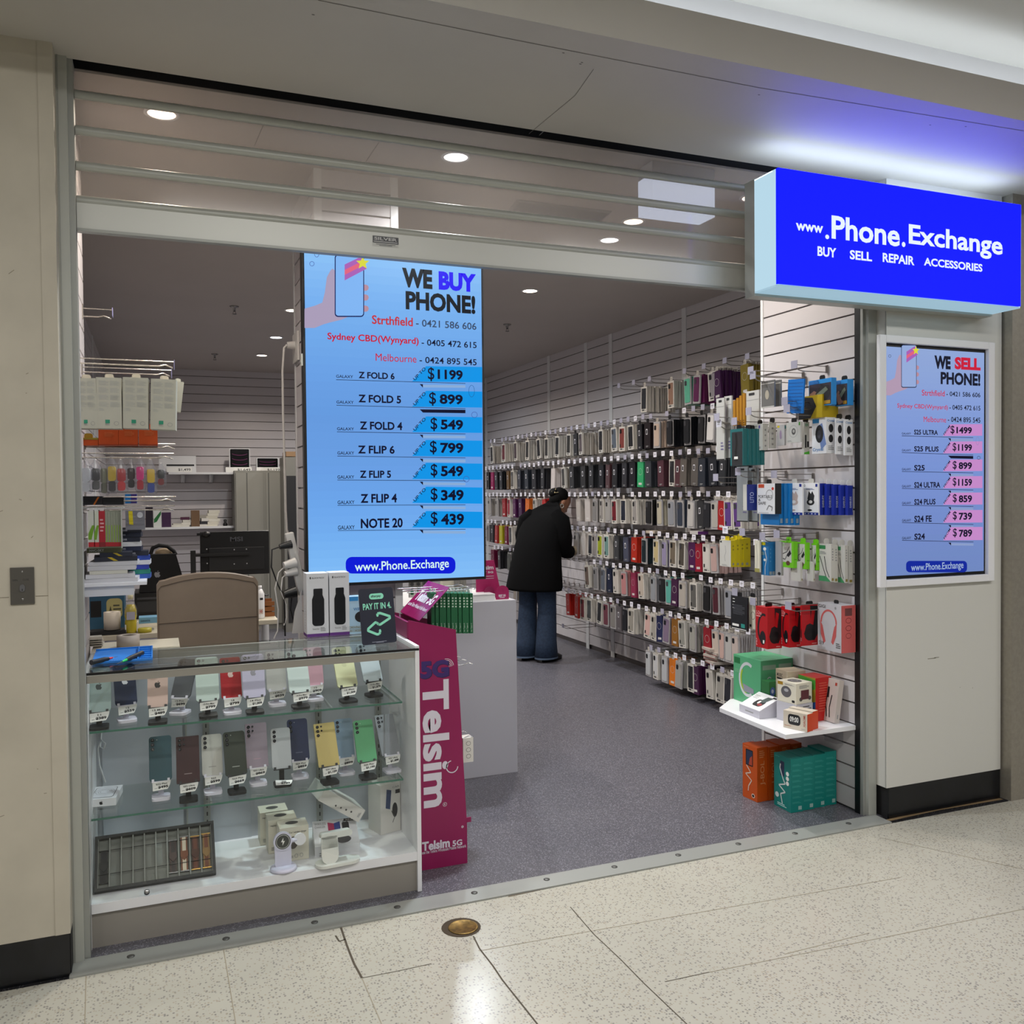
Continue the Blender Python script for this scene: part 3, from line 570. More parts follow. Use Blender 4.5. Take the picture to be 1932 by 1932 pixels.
for a in [
 (304,1506,'35525a','s','S22 Plus','$495',1,'dark teal phone priced $495 on the lower glass shelf',.0,.0758,.1574,.2,.010,None),
 (356,1510,'3d2526','u','S22 Ultra','$609',0,'burgundy phone priced $609 on the lower glass shelf',-.02,.0779,.1633,.24,.003,('s','8a7a78')),
 (402,1495,'bcbab2','s','S23','$599',1,'cream phone with three lenses priced $599 on the lower glass shelf',.0,.0709,.1463,.2,.010,('s','8d8b85')),
 (447,1495,'33382f','s','S23 Plus','$669',0,'dark olive phone priced $669 on the lower glass shelf',.06,.0762,.1578,.22,.010,('s','a0a39a')),
 (487,1479,'94858f','u','S23 Ultra','$869',1,'mauve phone priced $869 on the lower glass shelf',.0,.0781,.1634,.2,.003,('s','b08a98')),
 (533,1481,'b3b5b6','s','S24','$789',0,'silver phone whose price label fell on its stand on the lower glass shelf',.0,.0706,.147,.18,.010,None),
 (566,1466,'2c3350','s','S24 Plus','$859',1,'navy phone priced $859 on the lower glass shelf',.0,.0759,.1585,.2,.010,('s','5a6078')),
 (622,1477,'cbb876','u','S24 Ultra','$1,159',0,'yellow phone with five lenses priced $1,159 on the lower glass shelf',.09,.079,.1623,.27,.003,None),
 (653,1459,'8399ac','s','S25','$899',1,'light blue phone priced $899 on the lower glass shelf',.02,.0705,.147,.2,.010,None),
 (694,1468,'62a877','s','S25 Plus','$1,199',0,'bright green phone priced $1,199 on the lower glass shelf',.05,.0758,.1584,.24,.010,None),
 (739,1455,'8d9094','u','S25 Ultra','$1,499',1,'steel grey phone priced $1,499 on the lower glass shelf',.12,.0776,.1628,.34,.006,None)]:
    phone(a[0], a[1], SH2, *a[2:4], a[4], a[5], a[6], a[7], a[8], a[9], a[10], a[11], a[12], a[13], tagdrop=(a[4] == 'S24'))
# empty white phone box on the lower shelf
p = at(196, 1521, 'z', SH2)
bw = thing('phone_box', 'flat white phone box with an outlined phone on its lid in the showcase', 'box', (p.x-.002, p.y+.055, SH2), -.12)
R0 = Matrix.Translation(bw.location) @ Matrix.Rotation(-.12, 4, 'Z'); b = MB(); b.bx(-.048, .048, -.055, .09, 0, .026, WHITE2, R0); M = R0 @ FR('-y', (0, -.0553, .013)); fruit(b, 0, 0, .014, INKP, M); mk('box_body', b, bw)
b = MB(); M = R0 @ FR('+z', (0, .018, .0265)); b.rr(-.036, -.058, .036, .058, .012, PRINT, M); b.rr(-.034, -.056, .034, .056, .011, mt('dcdce0', .3), M, .0002)
for q in (.8, 1.1, 1.5): b.ring(0, .006, .03*q*.7, .0012, GREYP, M, .0004, ry=.034*q*.7)
mk('lid_print', b, bw)
b = MB(); q = at(180, 1430, 'y', .40); b.tube([(.03,.41,SH2+.02),(.012,.40,SH2+.09),(.008,.40,SH2+.15),(.02,.39,SH2+.185),(.034,.39,SH2+.17),(.028,.39,SH2+.15),(.016,.40,SH2+.155),(.024,.41,SH2+.25),(.034,.412,SH2+.28)], .0025, WHITE); tag(mk('charging_cable', b), 'looped white charging cable behind the flat phone box in the showcase', 'cable')
# watch strap tray
A, B_, D_ = at(164, 1697, 'y', .10), at(396, 1668, 'y', .10), at(165, 1592, 'y', .215)
ex_ = (B_-A); ex_.z = 0; ex_.y = 0; tw = ex_.length; up_ = (D_-A); up_.x = 0; th = up_.length; ux = Vector((1,0,0)); uy = up_.normalized(); uz = ux.cross(uy)
TM = Matrix((ux, uy, uz)).transposed().to_4x4(); TM.translation = Vector((max(A.x, .004), A.y, SB+.012))
tr = thing('watch_strap_tray', 'black framed grey lined tray of ten compartments leaning inside the showcase bottom', 'tray', (TM.translation.x+tw/2, .13, SB))
b = MB(); FRM = mt('131514', .5); LIN = mt('7d7f78', .7); b.bx(0, tw, 0, th, -.03, -.022, FRM, TM)
for x0, x1, y0, y1 in ((0, .010, 0, th), (tw-.010, tw, 0, th), (.010, tw-.010, 0, .010), (.010, tw-.010, th-.010, th)): b.bx(x0, x1, y0, y1, -.022, .004, FRM, TM)
mk('frame', b, tr)
b = MB(); b.bx(.010, tw-.010, .010, th-.010, -.022, -.018, LIN, TM); cw = (tw-.02)/10
for i in range(11): x = .010+cw*i; b.bx(max(x-.0018,.010), min(x+.0018,tw-.010), .010, th-.010, -.018, 0, mt('8d8f88', .6), TM)
mk('lining', b, tr)
b = MB()
for v in (.30, .73): b.tube([(.010, th*v, -.006), (tw-.010, th*v, -.006)], .0012, BLACK, TM, 6)
mk('elastic_band', b, tr)
for i, (cell, c, c2, v0, v1, lab) in enumerate([(0,'0e0e0f','1a1a1a',.16,.74,'black watch strap in the first compartment of the tray'), (6,'2c2320','43302b',.16,.76,'dark brown leather watch strap lying fourth from the end of the tray'), (7,'d9cdb4','7a4526',.16,.80,'cream watch strap with brown edging in the tray'), (8,'6a3821','4a2616',.16,.78,'brown leather watch strap between the cream one and the end compartment'), (9,'6e3a20','8b6b3a',.16,.80,'tan leather watch strap with gold ends in the last tray compartment')]):
    x = .010+cw*(cell+.5); w_ = cw*.30; t = thing('watch_strap', lab, 'watch strap', TM @ Vector((x, th*.45, -.012)), 0, 'watch straps in the tray')
    b = MB(); b.bx(x-w_, x+w_, th*v0, th*(v1-.02), -.014, -.009, mt(c2, .6), TM); b.bx(x-w_*.55, x+w_*.55, th*v0, th*(v1-.02), -.009, -.0084, mt(c, .6), TM); mk('strap', b, t)
    b = MB(); b.ex([(x+a, th*.44+y) for a, y in [(-w_*1.15, .015), (-w_*1.15, -.004), (0, -.018), (w_*1.15, -.004), (w_*1.15, .015)]], -.009, -.006, mt(c2, .6), TM); mk('buckle_loop', b, t)
    b = MB(); gd = mt('b08c4a' if i > 2 else '777777', .25, .9) if i else mt('111111', .5)
    for v in (v0-.02, v1-.02): b.bx(x-w_*1.35, x+w_*1.35, th*v, th*(v+.018), -.013, -.008, gd, TM)
    mk('lug', b, t)
# boxes and chargers on the showcase floor
ICON = mt('4c4a48', .6)
mag = [('T','e',.25,.35,.7,.75,ICON), ('F','t',.08,.80,.92,.87,ICON,'magnetic 3 in 1 wireless charger'), ('F','e',.30,.35,.62,.72,mt('5a5048')), ('F','e',.52,.45,.85,.7,mt('6f5240')), ('F','l',.1,.08,.45,.2,GREYP,3), ('F','o',.5,.08,.62,.2,GREYP,.012), ('F','o',.68,.08,.8,.2,GREYP,.012)]
for px, py, dy, l in ((556,1624,0,'cream wireless charger box in front of its two twins'), (534,1608,.0,'cream wireless charger box between two like it'), (518,1592,0,'cream wireless charger box at the back of three')):
    p = at(px, py, 'z', SB); carton('charger_box', l, 'box', (p.x, min(p.y+.045, .37), SB), (.105, .085, .125), CREAM, mag, (0,0,.0), 'cream charger boxes')
p = at(640, 1610, 'z', SB)
carton('charger_box', 'white 3 in 1 charger box with a colourful phone picture on top', 'box', (p.x, p.y+.075, SB), (.165, .15, .065), WHITE2, [('T','t',.04,.82,.3,.92,GREYP,'WIRELESS'),('T','t',.04,.70,.28,.79,GREYP,'CHARGER'),('T','p',0.34,.3,.62,.9,mt('b02a5a'),[(0,.1),(.5,.0),(.5,.9),(0,1)]),('T','p',.34,.3,.62,.9,mt('2a3f8a'),[(.5,0),(1,.1),(1,1),(.5,.9)]),('T','rr',.66,.55,.82,.85,INKP),('T','o',.67,.45,.81,.95,INKP,.02),('T','r',.72,.88,.97,.99,INKP),('T','t',.75,.9,.94,.97,PAPER,'3IN1'),('F','l',.1,.3,.5,.6,GREYP,2)], (.30, 0, -.1))
carton('charger_box', 'plain white charger box toppled and leaning against its neighbour in the showcase', 'box', (at(672,1560,'y',.27).x, .27, .255), (.05, .15, .19), CARD, [('L','l',.1,.1,.5,.2,GREYP,3),('F','e',.2,.60,.35,.64,ICON),('F','e',.25,.48,.4,.52,ICON),('F','e',.3,.36,.45,.40,ICON),('F','e',.35,.24,.5,.28,ICON),('F','l',.3,.05,.7,.1,GREYP,2)], (0, -.95, .1))
p = at(738, 1573, 'z', SB)
carton('charger_box', 'upright white car charger box with a blue phone picture in the showcase corner', 'box', (p.x-.012, p.y+.06, SB), (.09, .10, .195), CARD, [('F','p',.25,.48,.55,.9,mt('2b3f66'),[(.2,1),(1,.92),(.75,0),(0,.1)]),('F','e',.58,.3,.85,.6,INKP),('F','w',.3,.1,.9,.6,ICON,(.03,(.4,.7),(.55,.5),(.7,.45),(.5,.2))),('F','r',.75,.78,.97,.86,INKP),('F','t',.6,.9,.95,.94,GREYP,'CAR'),('R','e',.35,.7,.6,.74,ICON),('R','e',.35,.55,.6,.59,ICON),('R','e',.35,.42,.6,.46,ICON),('R','e',.35,.3,.6,.34,ICON),('R','l',.2,.05,.8,.1,GREYP,2)], (0, 0, .28))
LIL = mt('d5d3e4', .3)
p = at(535, 1640, 'z', SB); cs = thing('charging_stand', 'white round based charging stand with a dark disc standing in the showcase', 'charger', (p.x, p.y, SB)); L = Vector(cs.location)
b = MB(); b.lathe([(.045,0),(.048,.004),(.046,.010),(.042,.013)], LIL, Matrix.Translation(L)); mk('base', b, cs)
M = Matrix.Translation(L) @ FR('-y', (0, 0, .01)) @ Matrix.Rotation(-.12, 4, 'X'); b = MB(); b.ex([(x, y+.045) for x, y in rrp(.058, .11, .02)], -.012, .0, LIL, M); b.ex(ell(.033,.033,28,0,.088), -.010, .004, LIL, M); mk('post', b, cs)
b = MB(); b.pl(ell(.027,.027,28,0,.088), mt('3a3c38', .5), M, .0045); b.ring(0, .088, .024, .002, mt('b8bab4'), M, .005); b.pl([(.002,.102),(-.007,.087),(-.001,.087),(-.002,.074),(.007,.09),(.001,.09)][::-1], PAPER, M, .0052); mk('charging_pad', b, cs)
b = MB(); b.tube([(.02,.085,-.006),(.05,.086,-.006)], .008, LIL, M); b.ex(ell(.021,.021,24,.062,.086), -.014, .0, WHITE2, M); mk('watch_arm', b, cs)
p = at(637, 1628, 'z', SB); cs = thing('charging_stand', 'white oval based charging stand in front of the 3 in 1 box', 'charger', (p.x, p.y, SB)); L = Vector(cs.location); R0 = Matrix.Translation(L) @ Matrix.Rotation(.08, 4, 'Z')
OFFW = mt('dcded6', .35); b = MB(); b.ex(rrp(.165, .07, .035, 8), 0, .010, OFFW, R0); mk('base', b, cs, bevel=.003)
M = R0 @ FR('-y', (-.03, -.012, .006)) @ Matrix.Rotation(-.15, 4, 'X'); b = MB(); b.ex([(x, y+.05) for x, y in rrp(.062, .1, .03, 8)], 0, .007, OFFW, M); b.bx(-.031, .031, .055, .1, 0, .007, OFFW, M); mk('upright_pad', b, cs, bevel=.002)
b = MB(); b.ex([(x+.028, y+.1) for x, y in rrp(.115, .022, .01)], -.03, .007, OFFW, M); b.ex(ell(.026,.012,20,.055,.078), -.026, .004, mt('3b3b3e', .5), M); mk('watch_arm', b, cs)
# ---------------------------------------------------------------- on the glass top
ZT = .9195
BLU = mt('1473c8', .45); p = at(161, 1256, 'z', ZT); q = at(288, 1244, 'z', ZT); r_ = at(291, 1221, 'z', ZT)
mx0, mx1, my0, my1 = .004, q.x, p.y+.012, r_.y-.01
tm = thing('repair_mat', 'bright blue silicone repair mat with slots lying on the glass top', 'mat', ((mx0+mx1)/2, (my0+my1)/2, ZT))
b = MB(); b.bx(mx0, mx1, my0, my1, ZT, ZT+.004, BLU); b.bx(mx0, mx1, my1-.006, my1, ZT+.004, ZT+.009, BLU); b.bx(mx0, mx1, my0, my0+.006, ZT+.004, ZT+.008, BLU); mk('sheet', b, tm, bevel=.001)
b = MB(); D2 = mt('0f5ea8', .5)
for x in (mx1-.05, mx1-.004): b.bx(x, x+.004, my0+.006, my1-.006, ZT+.004, ZT+.009, BLU)
for i in range(6): y = my0+.02+(my1-my0-.04)*i/5; b.bx(mx1-.046, mx1-.004, y, y+.004, ZT+.004, ZT+.009, BLU)
for i in range(22): b.bx(mx0+.02+.008*i, mx0+.023+.008*i, my0+.01, my0+.024, ZT+.004, ZT+.0065, D2)
for i in range(12): y = my0+.03+(my1-my0-.06)*i/12; b.bx(mx1-.058, mx1-.05, y, y+.004, ZT+.004, ZT+.007, D2)
mk('compartments', b, tm)
for a, c, tip, hand, lab in (((172,1250),(221,1239),'c2202c','e08080','black handled screwdriver with a red collar on the blue mat'), ((222,1252),(268,1232),'1fb860','1fb860','black handled screwdriver with a green collar on the blue mat')):
    A, B_ = at(*a, 'z', ZT+.013), at(*c, 'z', ZT+.013); red = 'red' in lab
    if not red: A, B_ = B_, A
    d = B_-A; t = thing('screwdriver', lab, 'screwdriver', (A+B_)/2, 0, 'screwdrivers on the mat')
    b = MB(); b.tube([A, A+d*.06, A+d*.14, A+d*.5, A+d*.66], [.009,.0095,.0085,.0085,.006], mt('16171a', .5), None, 12); mk('handle', b, t)
    b = MB(); b.tube([A+d*.64, A+d*.82], .0055, mt(tip, .4), None, 10, False, .003); mk('collar', b, t)
    b = MB(); b.tube([A+d*.82, A+d*1.02], .0018, CHROME, None, 8, False, .0008); mk('blade', b, t)
FL = mt('17181c', .35)
for x0, x1, yb, l in ((580,622,1203,'white flask box with a black bottle picture, next to the power board'), (623,661,1200,'white flask box with a black bottle picture, next to the blue box')):
    A = at(x0, yb, 'z', ZT); B_ = at(x1, yb-2, 'z', ZT); w = B_.x-A.x
    carton('flask_box', l, 'box', ((A.x+B_.x)/2, A.y+.047, ZT), (w, .085, .258), mt('d2d3d6', .45), [('F','r',0,0,1,.05,mt('5d2a7a')),('F','t',.26,.915,.8,.94,ICON,'BLACKTECH'),('F','e',.14,.91,.21,.95,ICON),('F','rr',.24,.17,.80,.62,FL,.3),('F','p',.24,.5,.80,.70,FL,[(0,0),(0,.45),(.13,.8),(.15,1),(.85,1),(.87,.8),(1,.45),(1,0)]),('F','rr',.31,.66,.73,.76,FL,.15),('F','r',.32,.735,.72,.742,mt('3a3b40')),('F','r',.28,.2,.32,.6,mt('2c2d33')),('F','t',.4,.24,.62,.258,GREYP,'BLACKTECH'),('F','t',.25,.11,.55,.135,GREYP,'Thermos Flask'),('F','l',.62,.08,.85,.15,GREYP,3),('L','r',0,0,1,.045,mt('5d2a7a')),('L','l',.4,.1,.6,.5,mt('b9babd'),9)], (0,0,0), 'flask boxes')
A = at(662, 1196, 'z', ZT); B_ = at(690, 1194, 'z', ZT)
carton('dash_camera_box', 'pale blue box half hidden between the flask boxes and the dark payment sign', 'box', ((A.x+B_.x)/2, A.y+.02, ZT), (.10, .05, .155), mt('a9c9de', .45), [('F','r',.02,.88,.5,.99,mt('2f86c4')),('F','t',.3,.62,.6,.7,mt('2f6fae'),'WiFi'),('F','t',.12,.14,.6,.21,mt('8d8458'),'DRIVING'),('F','t',.12,.05,.62,.12,mt('8d8458'),'RECORDER'),('F','e',.35,.3,.9,.6,INKP)])
# payment sign
A, B_ = at(684, 1218, 'z', ZT), at(749, 1211, 'z', ZT); w = (B_-A).length; yaw = math.atan2(B_.y-A.y, B_.x-A.x)
pt = thing('payment_sign', 'dark navy pay it in 4 sign with mint arrow logo on the glass top', 'sign', ((A.x+B_.x)/2, (A.y+B_.y)/2, ZT), yaw)
R0 = Matrix.Translation(pt.location) @ Matrix.Rotation(yaw, 4, 'Z'); M = R0 @ FR('-y', (0, 0, .0)) @ Matrix.Rotation(-.16, 4, 'X'); h = .215; NV = mt('262836', .35); MI = mt('8fe0c0', .45)
b = MB(); b.ex([(x, y+h/2) for x, y in rrp(w, h, .010)], -.003, 0, NV, M); b.bx(-w*.3, w*.3, .0, .05, 0, .002, mt('dfe3e8'), R0 @ Matrix.Translation((0, .002, 0))); mk('panel', b, pt)
b = MB(); b.rr(-w*.21, h*.80, w*.21, h*.905, .012, MI, M, .0004); b.text('afterpay', -w*.16, h*.825, w*.13, h*.88, NV, M, .02, .0008); b.text('PAY IT IN 4.', -w*.41, h*.62, w*.41, h*.735, MI, M, .03, .0006)
b.rect(-w*.22, h*.035, w*.2, h*.042, mt('9a9cab'), M, .0005); b.rect(-w*.1, h*.022, w*.12, h*.028, mt('9a9cab'), M, .0005)
b.line([(-w*.01, h*.505),(-w*.01,h*.54),(w*.07,h*.545),(w*.34,h*.475),(w*.345,h*.44),(w*.05,h*.34),(w*.0,h*.345),(-w*.02,h*.37)], .0095, MI, M, .0005)
b.line([(w*.05,h*.34),(w*.0,h*.345),(-.03*w,h*.365),(-w*.05,h*.385),(-w*.09,h*.385),(-w*.3,h*.285),(-w*.31,h*.25),(-w*.06,h*.17),(w*.0,h*.175),(w*.03,h*.2),(w*.03,h*.235)], .0095, MI, M, .0005)
for x, y in ((w*.07,h*.545),(w*.34,h*.475),(w*.345,h*.44),(w*.05,h*.34),(-w*.09,h*.385),(-w*.3,h*.285),(-w*.31,h*.25),(-w*.06,h*.17),(w*.03,h*.235),(-w*.01,h*.505)): b.pl(ell(.0047,.0047,10,x,y), MI, M, .00055)
mk('lettering', b, pt)
# ---------------------------------------------------------------- magenta floor stand, its packs, the white counter behind
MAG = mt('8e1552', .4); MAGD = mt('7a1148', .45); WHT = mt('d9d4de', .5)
y0s, y1s = .205, .50; fs = thing('sim_display_stand', 'tall magenta cardboard SIM card display stand beside the showcase', 'display stand', (1.25, .35, 0))
xb1 = at(882, 1630, 'y', y0s).x; zt1 = at(860, 1188, 'y', y0s); zt0 = at(788, 1172, 'y', y0s)
prof = [(1.135, .0), (xb1, .0), (xb1, at(882,1558,'y',y0s).z), (zt1.x, zt1.z), (1.135, zt0.z+.006)]
MF = FR('-y', (0, y0s, 0))
b = MB(); b.ex(prof, -.005, 0, MAG, MF); b.bx(xb1-.002, xb1+.018, y0s, y0s+.004, .165, .185, MAG); mk('side_wing', b, fs)
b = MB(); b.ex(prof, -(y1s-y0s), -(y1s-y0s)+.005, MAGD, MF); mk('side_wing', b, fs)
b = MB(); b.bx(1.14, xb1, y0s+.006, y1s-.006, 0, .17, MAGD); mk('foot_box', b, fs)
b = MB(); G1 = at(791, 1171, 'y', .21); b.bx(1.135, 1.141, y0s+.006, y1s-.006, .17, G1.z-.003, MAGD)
mk('back_board', b, fs); z = .0006
def st(tl, br, txt, m, bold=.03, e=0., o=(740,1150), k=260/985):
    p, q = Pxz(o[0]+tl[0]*k, o[1]+tl[1]*k, y0s), Pxz(o[0]+br[0]*k, o[1]+br[1]*k, y0s); b.text(txt, p[0], q[1], q[0], p[1], m, MF, bold, z+e)
b = MB(); PUR = mt('3a2368', .5)
st((205,376), (410,484), '5G', mt('24164a'), .05); st((199,372), (404,479), '5G', PUR, .05, .0004)
# big vertical wordmark reads downward
p, q = Pxz(740+213*.264, 1150+512*.264, y0s), Pxz(740+413*.264, 1150+1395*.264, y0s); cx, cz = (p[0]+q[0])/2, (p[1]+q[1])/2; L, H = (p[1]-q[1])/2, (q[0]-p[0])/2
b.text('Telsim', -L, -H, L, H, WHT, MF @ Matrix.Translation((cx, cz, 0)) @ Matrix.Rotation(-math.pi/2, 4, 'Z'), .032, z)
def Q(x, y): return Pxz(740+x*.264, 1150+y*.264, y0s)
c = Q(428, 1122); b.ring(c[0], c[1], .026, .004, WHT, MF, z, a0=100, a1=355); c = Q(376, 1392); b.ring(c[0], c[1], .0085, .0015, WHT, MF, z); b.text('R', c[0]-.003, c[1]-.004, c[0]+.003, c[1]+.004, WHT, MF, .01, z)
c = Q(385, 400)
for i, r in enumerate((.014, .020, .026, .032)): b.ring(c[0], c[1]-.004, r, .002, WHT, MF, z, 10, -10+5*i, 100)
for dx_ in (0, 1): c = Q(502, 1552); b.ring(c[0], c[1], .005-.003*dx_, .0015, WHT, MF, z)
st((212,1664), (412,1697), 'Telsim', WHT, .04); st((430,1652), (500,1682), '5G', WHT, .03); st((213,1728), (528,1699), 'use the Telstra Wholesale Mobile Network', WHT, .01)
mk('lettering', b, fs)
b = MB(); sl = [(y, s) for y in (.30, .42) for s in (0, .016)]
HM = Matrix.Translation((1.135, 0, 0))
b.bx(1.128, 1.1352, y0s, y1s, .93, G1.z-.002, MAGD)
for y, s in sl: b.rect(-(y+s)-.003, 1.0, -(y+s)+.003, 1.03, WHT, FR('-x', (1.1275, 0, 0)))
mk('back_flap', b, fs)
h0, h1 = Vector((1.15, .20, zt0.z+.02)), Vector((1.15, .52, zt0.z+.02)); ha = at(775, 1097, 'y', .36); hb = at(847, 1106, 'y', .36)
b = MB(); G0 = G1+Vector((0, .30, 0)); ey0 = at(848, 1108, 'y', .21)-G1; G2, G3 = G1+ey0, G0+ey0
b.add([G0, G1, G2, G3, G0+Vector((0,.003,-.004)), G1+Vector((0,.003,-.004)), G2+Vector((0,.003,-.004)), G3+Vector((0,.003,-.004))], [(0,1,2,3),(7,6,5,4),(0,4,5,1),(1,5,6,2),(2,6,7,3),(3,7,4,0)], mt('8a1450', .2)); hd = mk('header_flap', b, fs)
ex_ = (G1-G0); ey_ = (G3-G0); nx = ex_.normalized(); nz = ex_.cross(ey_).normalized(); ny = nz.cross(nx); HMX = Matrix((nx, ny, nz)).transposed().to_4x4(); HMX.translation = G0
lx, ly = ex_.length, ey_.dot(ny); b = MB(); b.text('Telsim 5G', lx*.12, ly*.42, lx*.92, ly*.72, WHT, HMX, .04, .0012); b.text('use the Telstra Wholesale Mobile Network', lx*.06, ly*.24, lx*.96, ly*.34, WHT, HMX, .01, .0012); mk('header_lettering', b, hd)
GRN = mt('17603a', .45); DOT = mt('c9d6c8', .5)
hk = MB()
def wire_hook(b, p, d, L, m, r=.0022):
    p = Vector(p); d = Vector(d); u = Vector((0,0,1)); b.tube([p, p+d*L*.85, p+d*L*.93+u*.006, p+d*L+u*.0], r, m, None, 6)
for n_, (zz, ys) in enumerate([(1.105, (.24,.32,.40)), (.80, (.24,.32,.40)), (.50, (.24,.32))]):
    for y in ys: hk = MB(); wire_hook(hk, (1.141, y, zz), (1,0,0), .285 if zz > 1 else .27, CHROME); mk('hook', hk, fs)
sxa, sxb = at(812, 1190, 'y', .33).x, at(883, 1190, 'y', .33).x
for i in range(11):
    x = sxa+(sxb-sxa)*i/10; dec = [('F','e',.25,.86,.75,.90,DOT),('F','e',.25,.79,.75,.83,DOT),('F','e',.25,.72,.75,.76,DOT),('F','e',.25,.65,.75,.69,DOT),('F','tv',.3,.04,.7,.26,DOT,'for Type-C'),('R','l',.1,.3,.9,.6,DOT,5)]
    carton('sim_pack', 'slim green SIM pack with a column of white dots hanging from the magenta stand', 'package', (x, .32, .928-.001*i), ((sxb-sxa)/10-.002, .07, .165), GRN, dec, (0, 0, .04*((i % 3)-1)), 'green SIM packs on the magenta stand', ('L', .03, .02), mt('bfc8c0', .3))
p = at(880, 1412, 'y', .26); carton('adapter_box', 'small white box with three round icons hanging low on the magenta stand', 'box', (p.x-.002, .26, p.z-.05), (.045, .05, .10), CARD, [('F','o',.3,.68,.75,.86,ICON,.03),('F','o',.3,.42,.75,.6,ICON,.03),('F','o',.3,.16,.75,.34,ICON,.03)], (0,0,.05))
# white counter behind
WC = mt('bdbdc6', .45); ct = thing('service_counter', 'white counter with a plain grey white end panel behind the magenta stand', 'counter', (1.66, 1.35, 0))
b = MB(); b.bx(1.30, 2.0, 1.215, 1.23, 0, .925, WC); mk('end_panel', b, ct, bevel=.001); b = MB(); b.bx(1.985, 2.0, 1.23, 1.85, 0, .925, WC); mk('side_panel', b, ct)
b = MB(); b.bx(1.30, 1.985, 1.23, 1.85, .895, .925, WHITE); mk('worktop', b, ct); b = MB(); b.bx(1.32, 1.34, 1.23, 1.85, 0, .895, WC); mk('side_panel', b, ct)
ZW = .9255
def on_counter(x0, x1, y, z0, h, d, name, label, base, deco=(), rz=0):
    A, B_ = at(x0, 1120, 'y', y), at(x1, 1120, 'y', y); return carton(name, label, 'box', ((A.x+B_.x)/2, y+d/2, z0), (B_.x-A.x, d, h), base, deco, (0,0,rz))
on_counter(836, 880, 1.36, ZW, .12, .05, 'accessory_box', 'cream box with a row of small icons standing on the white counter', CREAM, [('F','o',.15+.2*i,.2,.27+.2*i,.42,GREYP,.02) for i in range(4)])
on_counter(893, 934, 1.24, ZW, .035, .12, 'accessory_box', 'flat white box lying on the white counter corner', WHITE2, [('F','r',0,.8,1,.86,GREYP)])
b = MB(); b.bx(1.70, 1.706, 1.27, 1.36, ZW, ZW+.13, CLEARBAG); b.bx(1.70, 1.80, 1.27, 1.36, ZW, ZW+.004, CLEARBAG); b.bx(1.70, 1.80, 1.355, 1.36, ZW, ZW+.12, CLEARBAG); tag(mk('card_holder', b), 'clear acrylic holder standing on the white counter', 'holder')
for i in range(3): carton('green_card_pack', 'small white and green card pack under the big price screen', 'package', (1.285+.03*i, .70, 1.03), (.026, .012, .085), CARD, [('F','rr',.2,.15,.8,.45,GRN),('F','e',.2,.6,.8,.8,GREYP)], (0,0,0), 'green card packs under the screen', ('F', .02, .014), CARD)
cs = thing('sim_card_stand', 'magenta SIM leaflet stand with a rounded front pocket on the white counter', 'display stand', (1.94, 1.33, ZW)); A = at(903, 1132, 'y', 1.34)
M = FR('-y', (0, 1.34, ZW)); MG = mt('a01458', .45); xx = [at(x, 1100, 'y', 1.34).x for x in (900, 918, 934, 946)]
b = MB(); b.ex([(xx[0], 0), (xx[3], 0), (xx[3]-.006, .06), (xx[2], at(934,1057,'y',1.34).z-ZW), (xx[0], at(934,1057,'y',1.34).z-ZW)], -.02, -.012, MG, M); b.text('Telsim', xx[0]+.002, .155, xx[2]-.004, .178, WHT, M, .03, -.0115); b.text('BEST 5G', xx[0]+.006, .135, xx[2]-.006, .146, WHT, M, .03, -.0115)
for v in (.118, .106): b.rect(xx[0]+.004, v, xx[2]-.002, v+.002, WHT, M, -.0115)
mk('back_card', b, cs)
c1 = at(948, 1120, 'y', 1.27).x; b = MB(); M2 = FR('-y', (c1, 1.27, ZW)); b.ex([(-.037, 0), (.037, 0)]+[(.037*math.cos(a), .04+.034*math.sin(a)) for a in [math.pi*i/14 for i in range(15)]], -.004, 0, MG, M2); b.text('BEST 5G', -.022, .014, .018, .026, WHT, M2, .04, .0006); b.rect(-.016, .008, .012, .011, WHT, M2, .0006); b.line([(.0,.058),(.006,.035)], .0015, MAGD, M2, .0006); mk('front_pocket', b, cs)
b = MB(); c2 = at(918, 1118, 'y', 1.37).x; M2 = FR('-y', (c2, 1.33, ZW)); b.ex([(-.03, 0), (.03, 0)]+[(.03*math.cos(a), .038+.028*math.sin(a)) for a in [math.pi*i/12 for i in range(13)]], 0, .004, mt('84104a'), M2); mk('side_pocket', b, cs)
# ---------------------------------------------------------------- back office behind the showcase
def Wx(px, py, y): return at(px, py, 'y', y)
def vbox(name, label, cat, p0, p1, y, depth, base, deco=(), rot=(0,0,0), group=None, tab=None, tabm=None):
    """carton whose front face (facing the mall) fills the photograph rectangle p0-p1 at depth y"""
    A, B_ = Wx(p0[0], p0[1], y), Wx(p1[0], p1[1], y)
    return carton(name, label, cat, ((A.x+B_.x)/2, y+depth/2, min(A.z, B_.z)), (abs(B_.x-A.x), depth, abs(A.z-B_.z)), base, deco, rot, group, tab, tabm)
TAN = mt('87796a', .5, noise=.03, scale=15); TANE = mt('6f6050', .5)
ch = thing('office_chair', 'tan leather office chair seen from behind the showcase', 'chair', (.44, 1.2, 0))
b = MB(); x0, x1 = Wx(295,1100,1.1).x, Wx(487,1100,1.1).x; zt = Wx(400,1081,1.1).z; cx = (x0+x1)/2; hw = (x1-x0)/2
prof = [(-hw+.005, .66), (hw-.005, .66)]+[(hw, .8), (hw, zt-.05), (hw-.012, zt-.03)]+[(hw*math.sin(a), zt-.028+.028*math.cos(a*1.55)) for a in [1.0-.2*i for i in range(11)]]+[(-hw+.012, zt-.03), (-hw, zt-.05), (-hw, .8)]
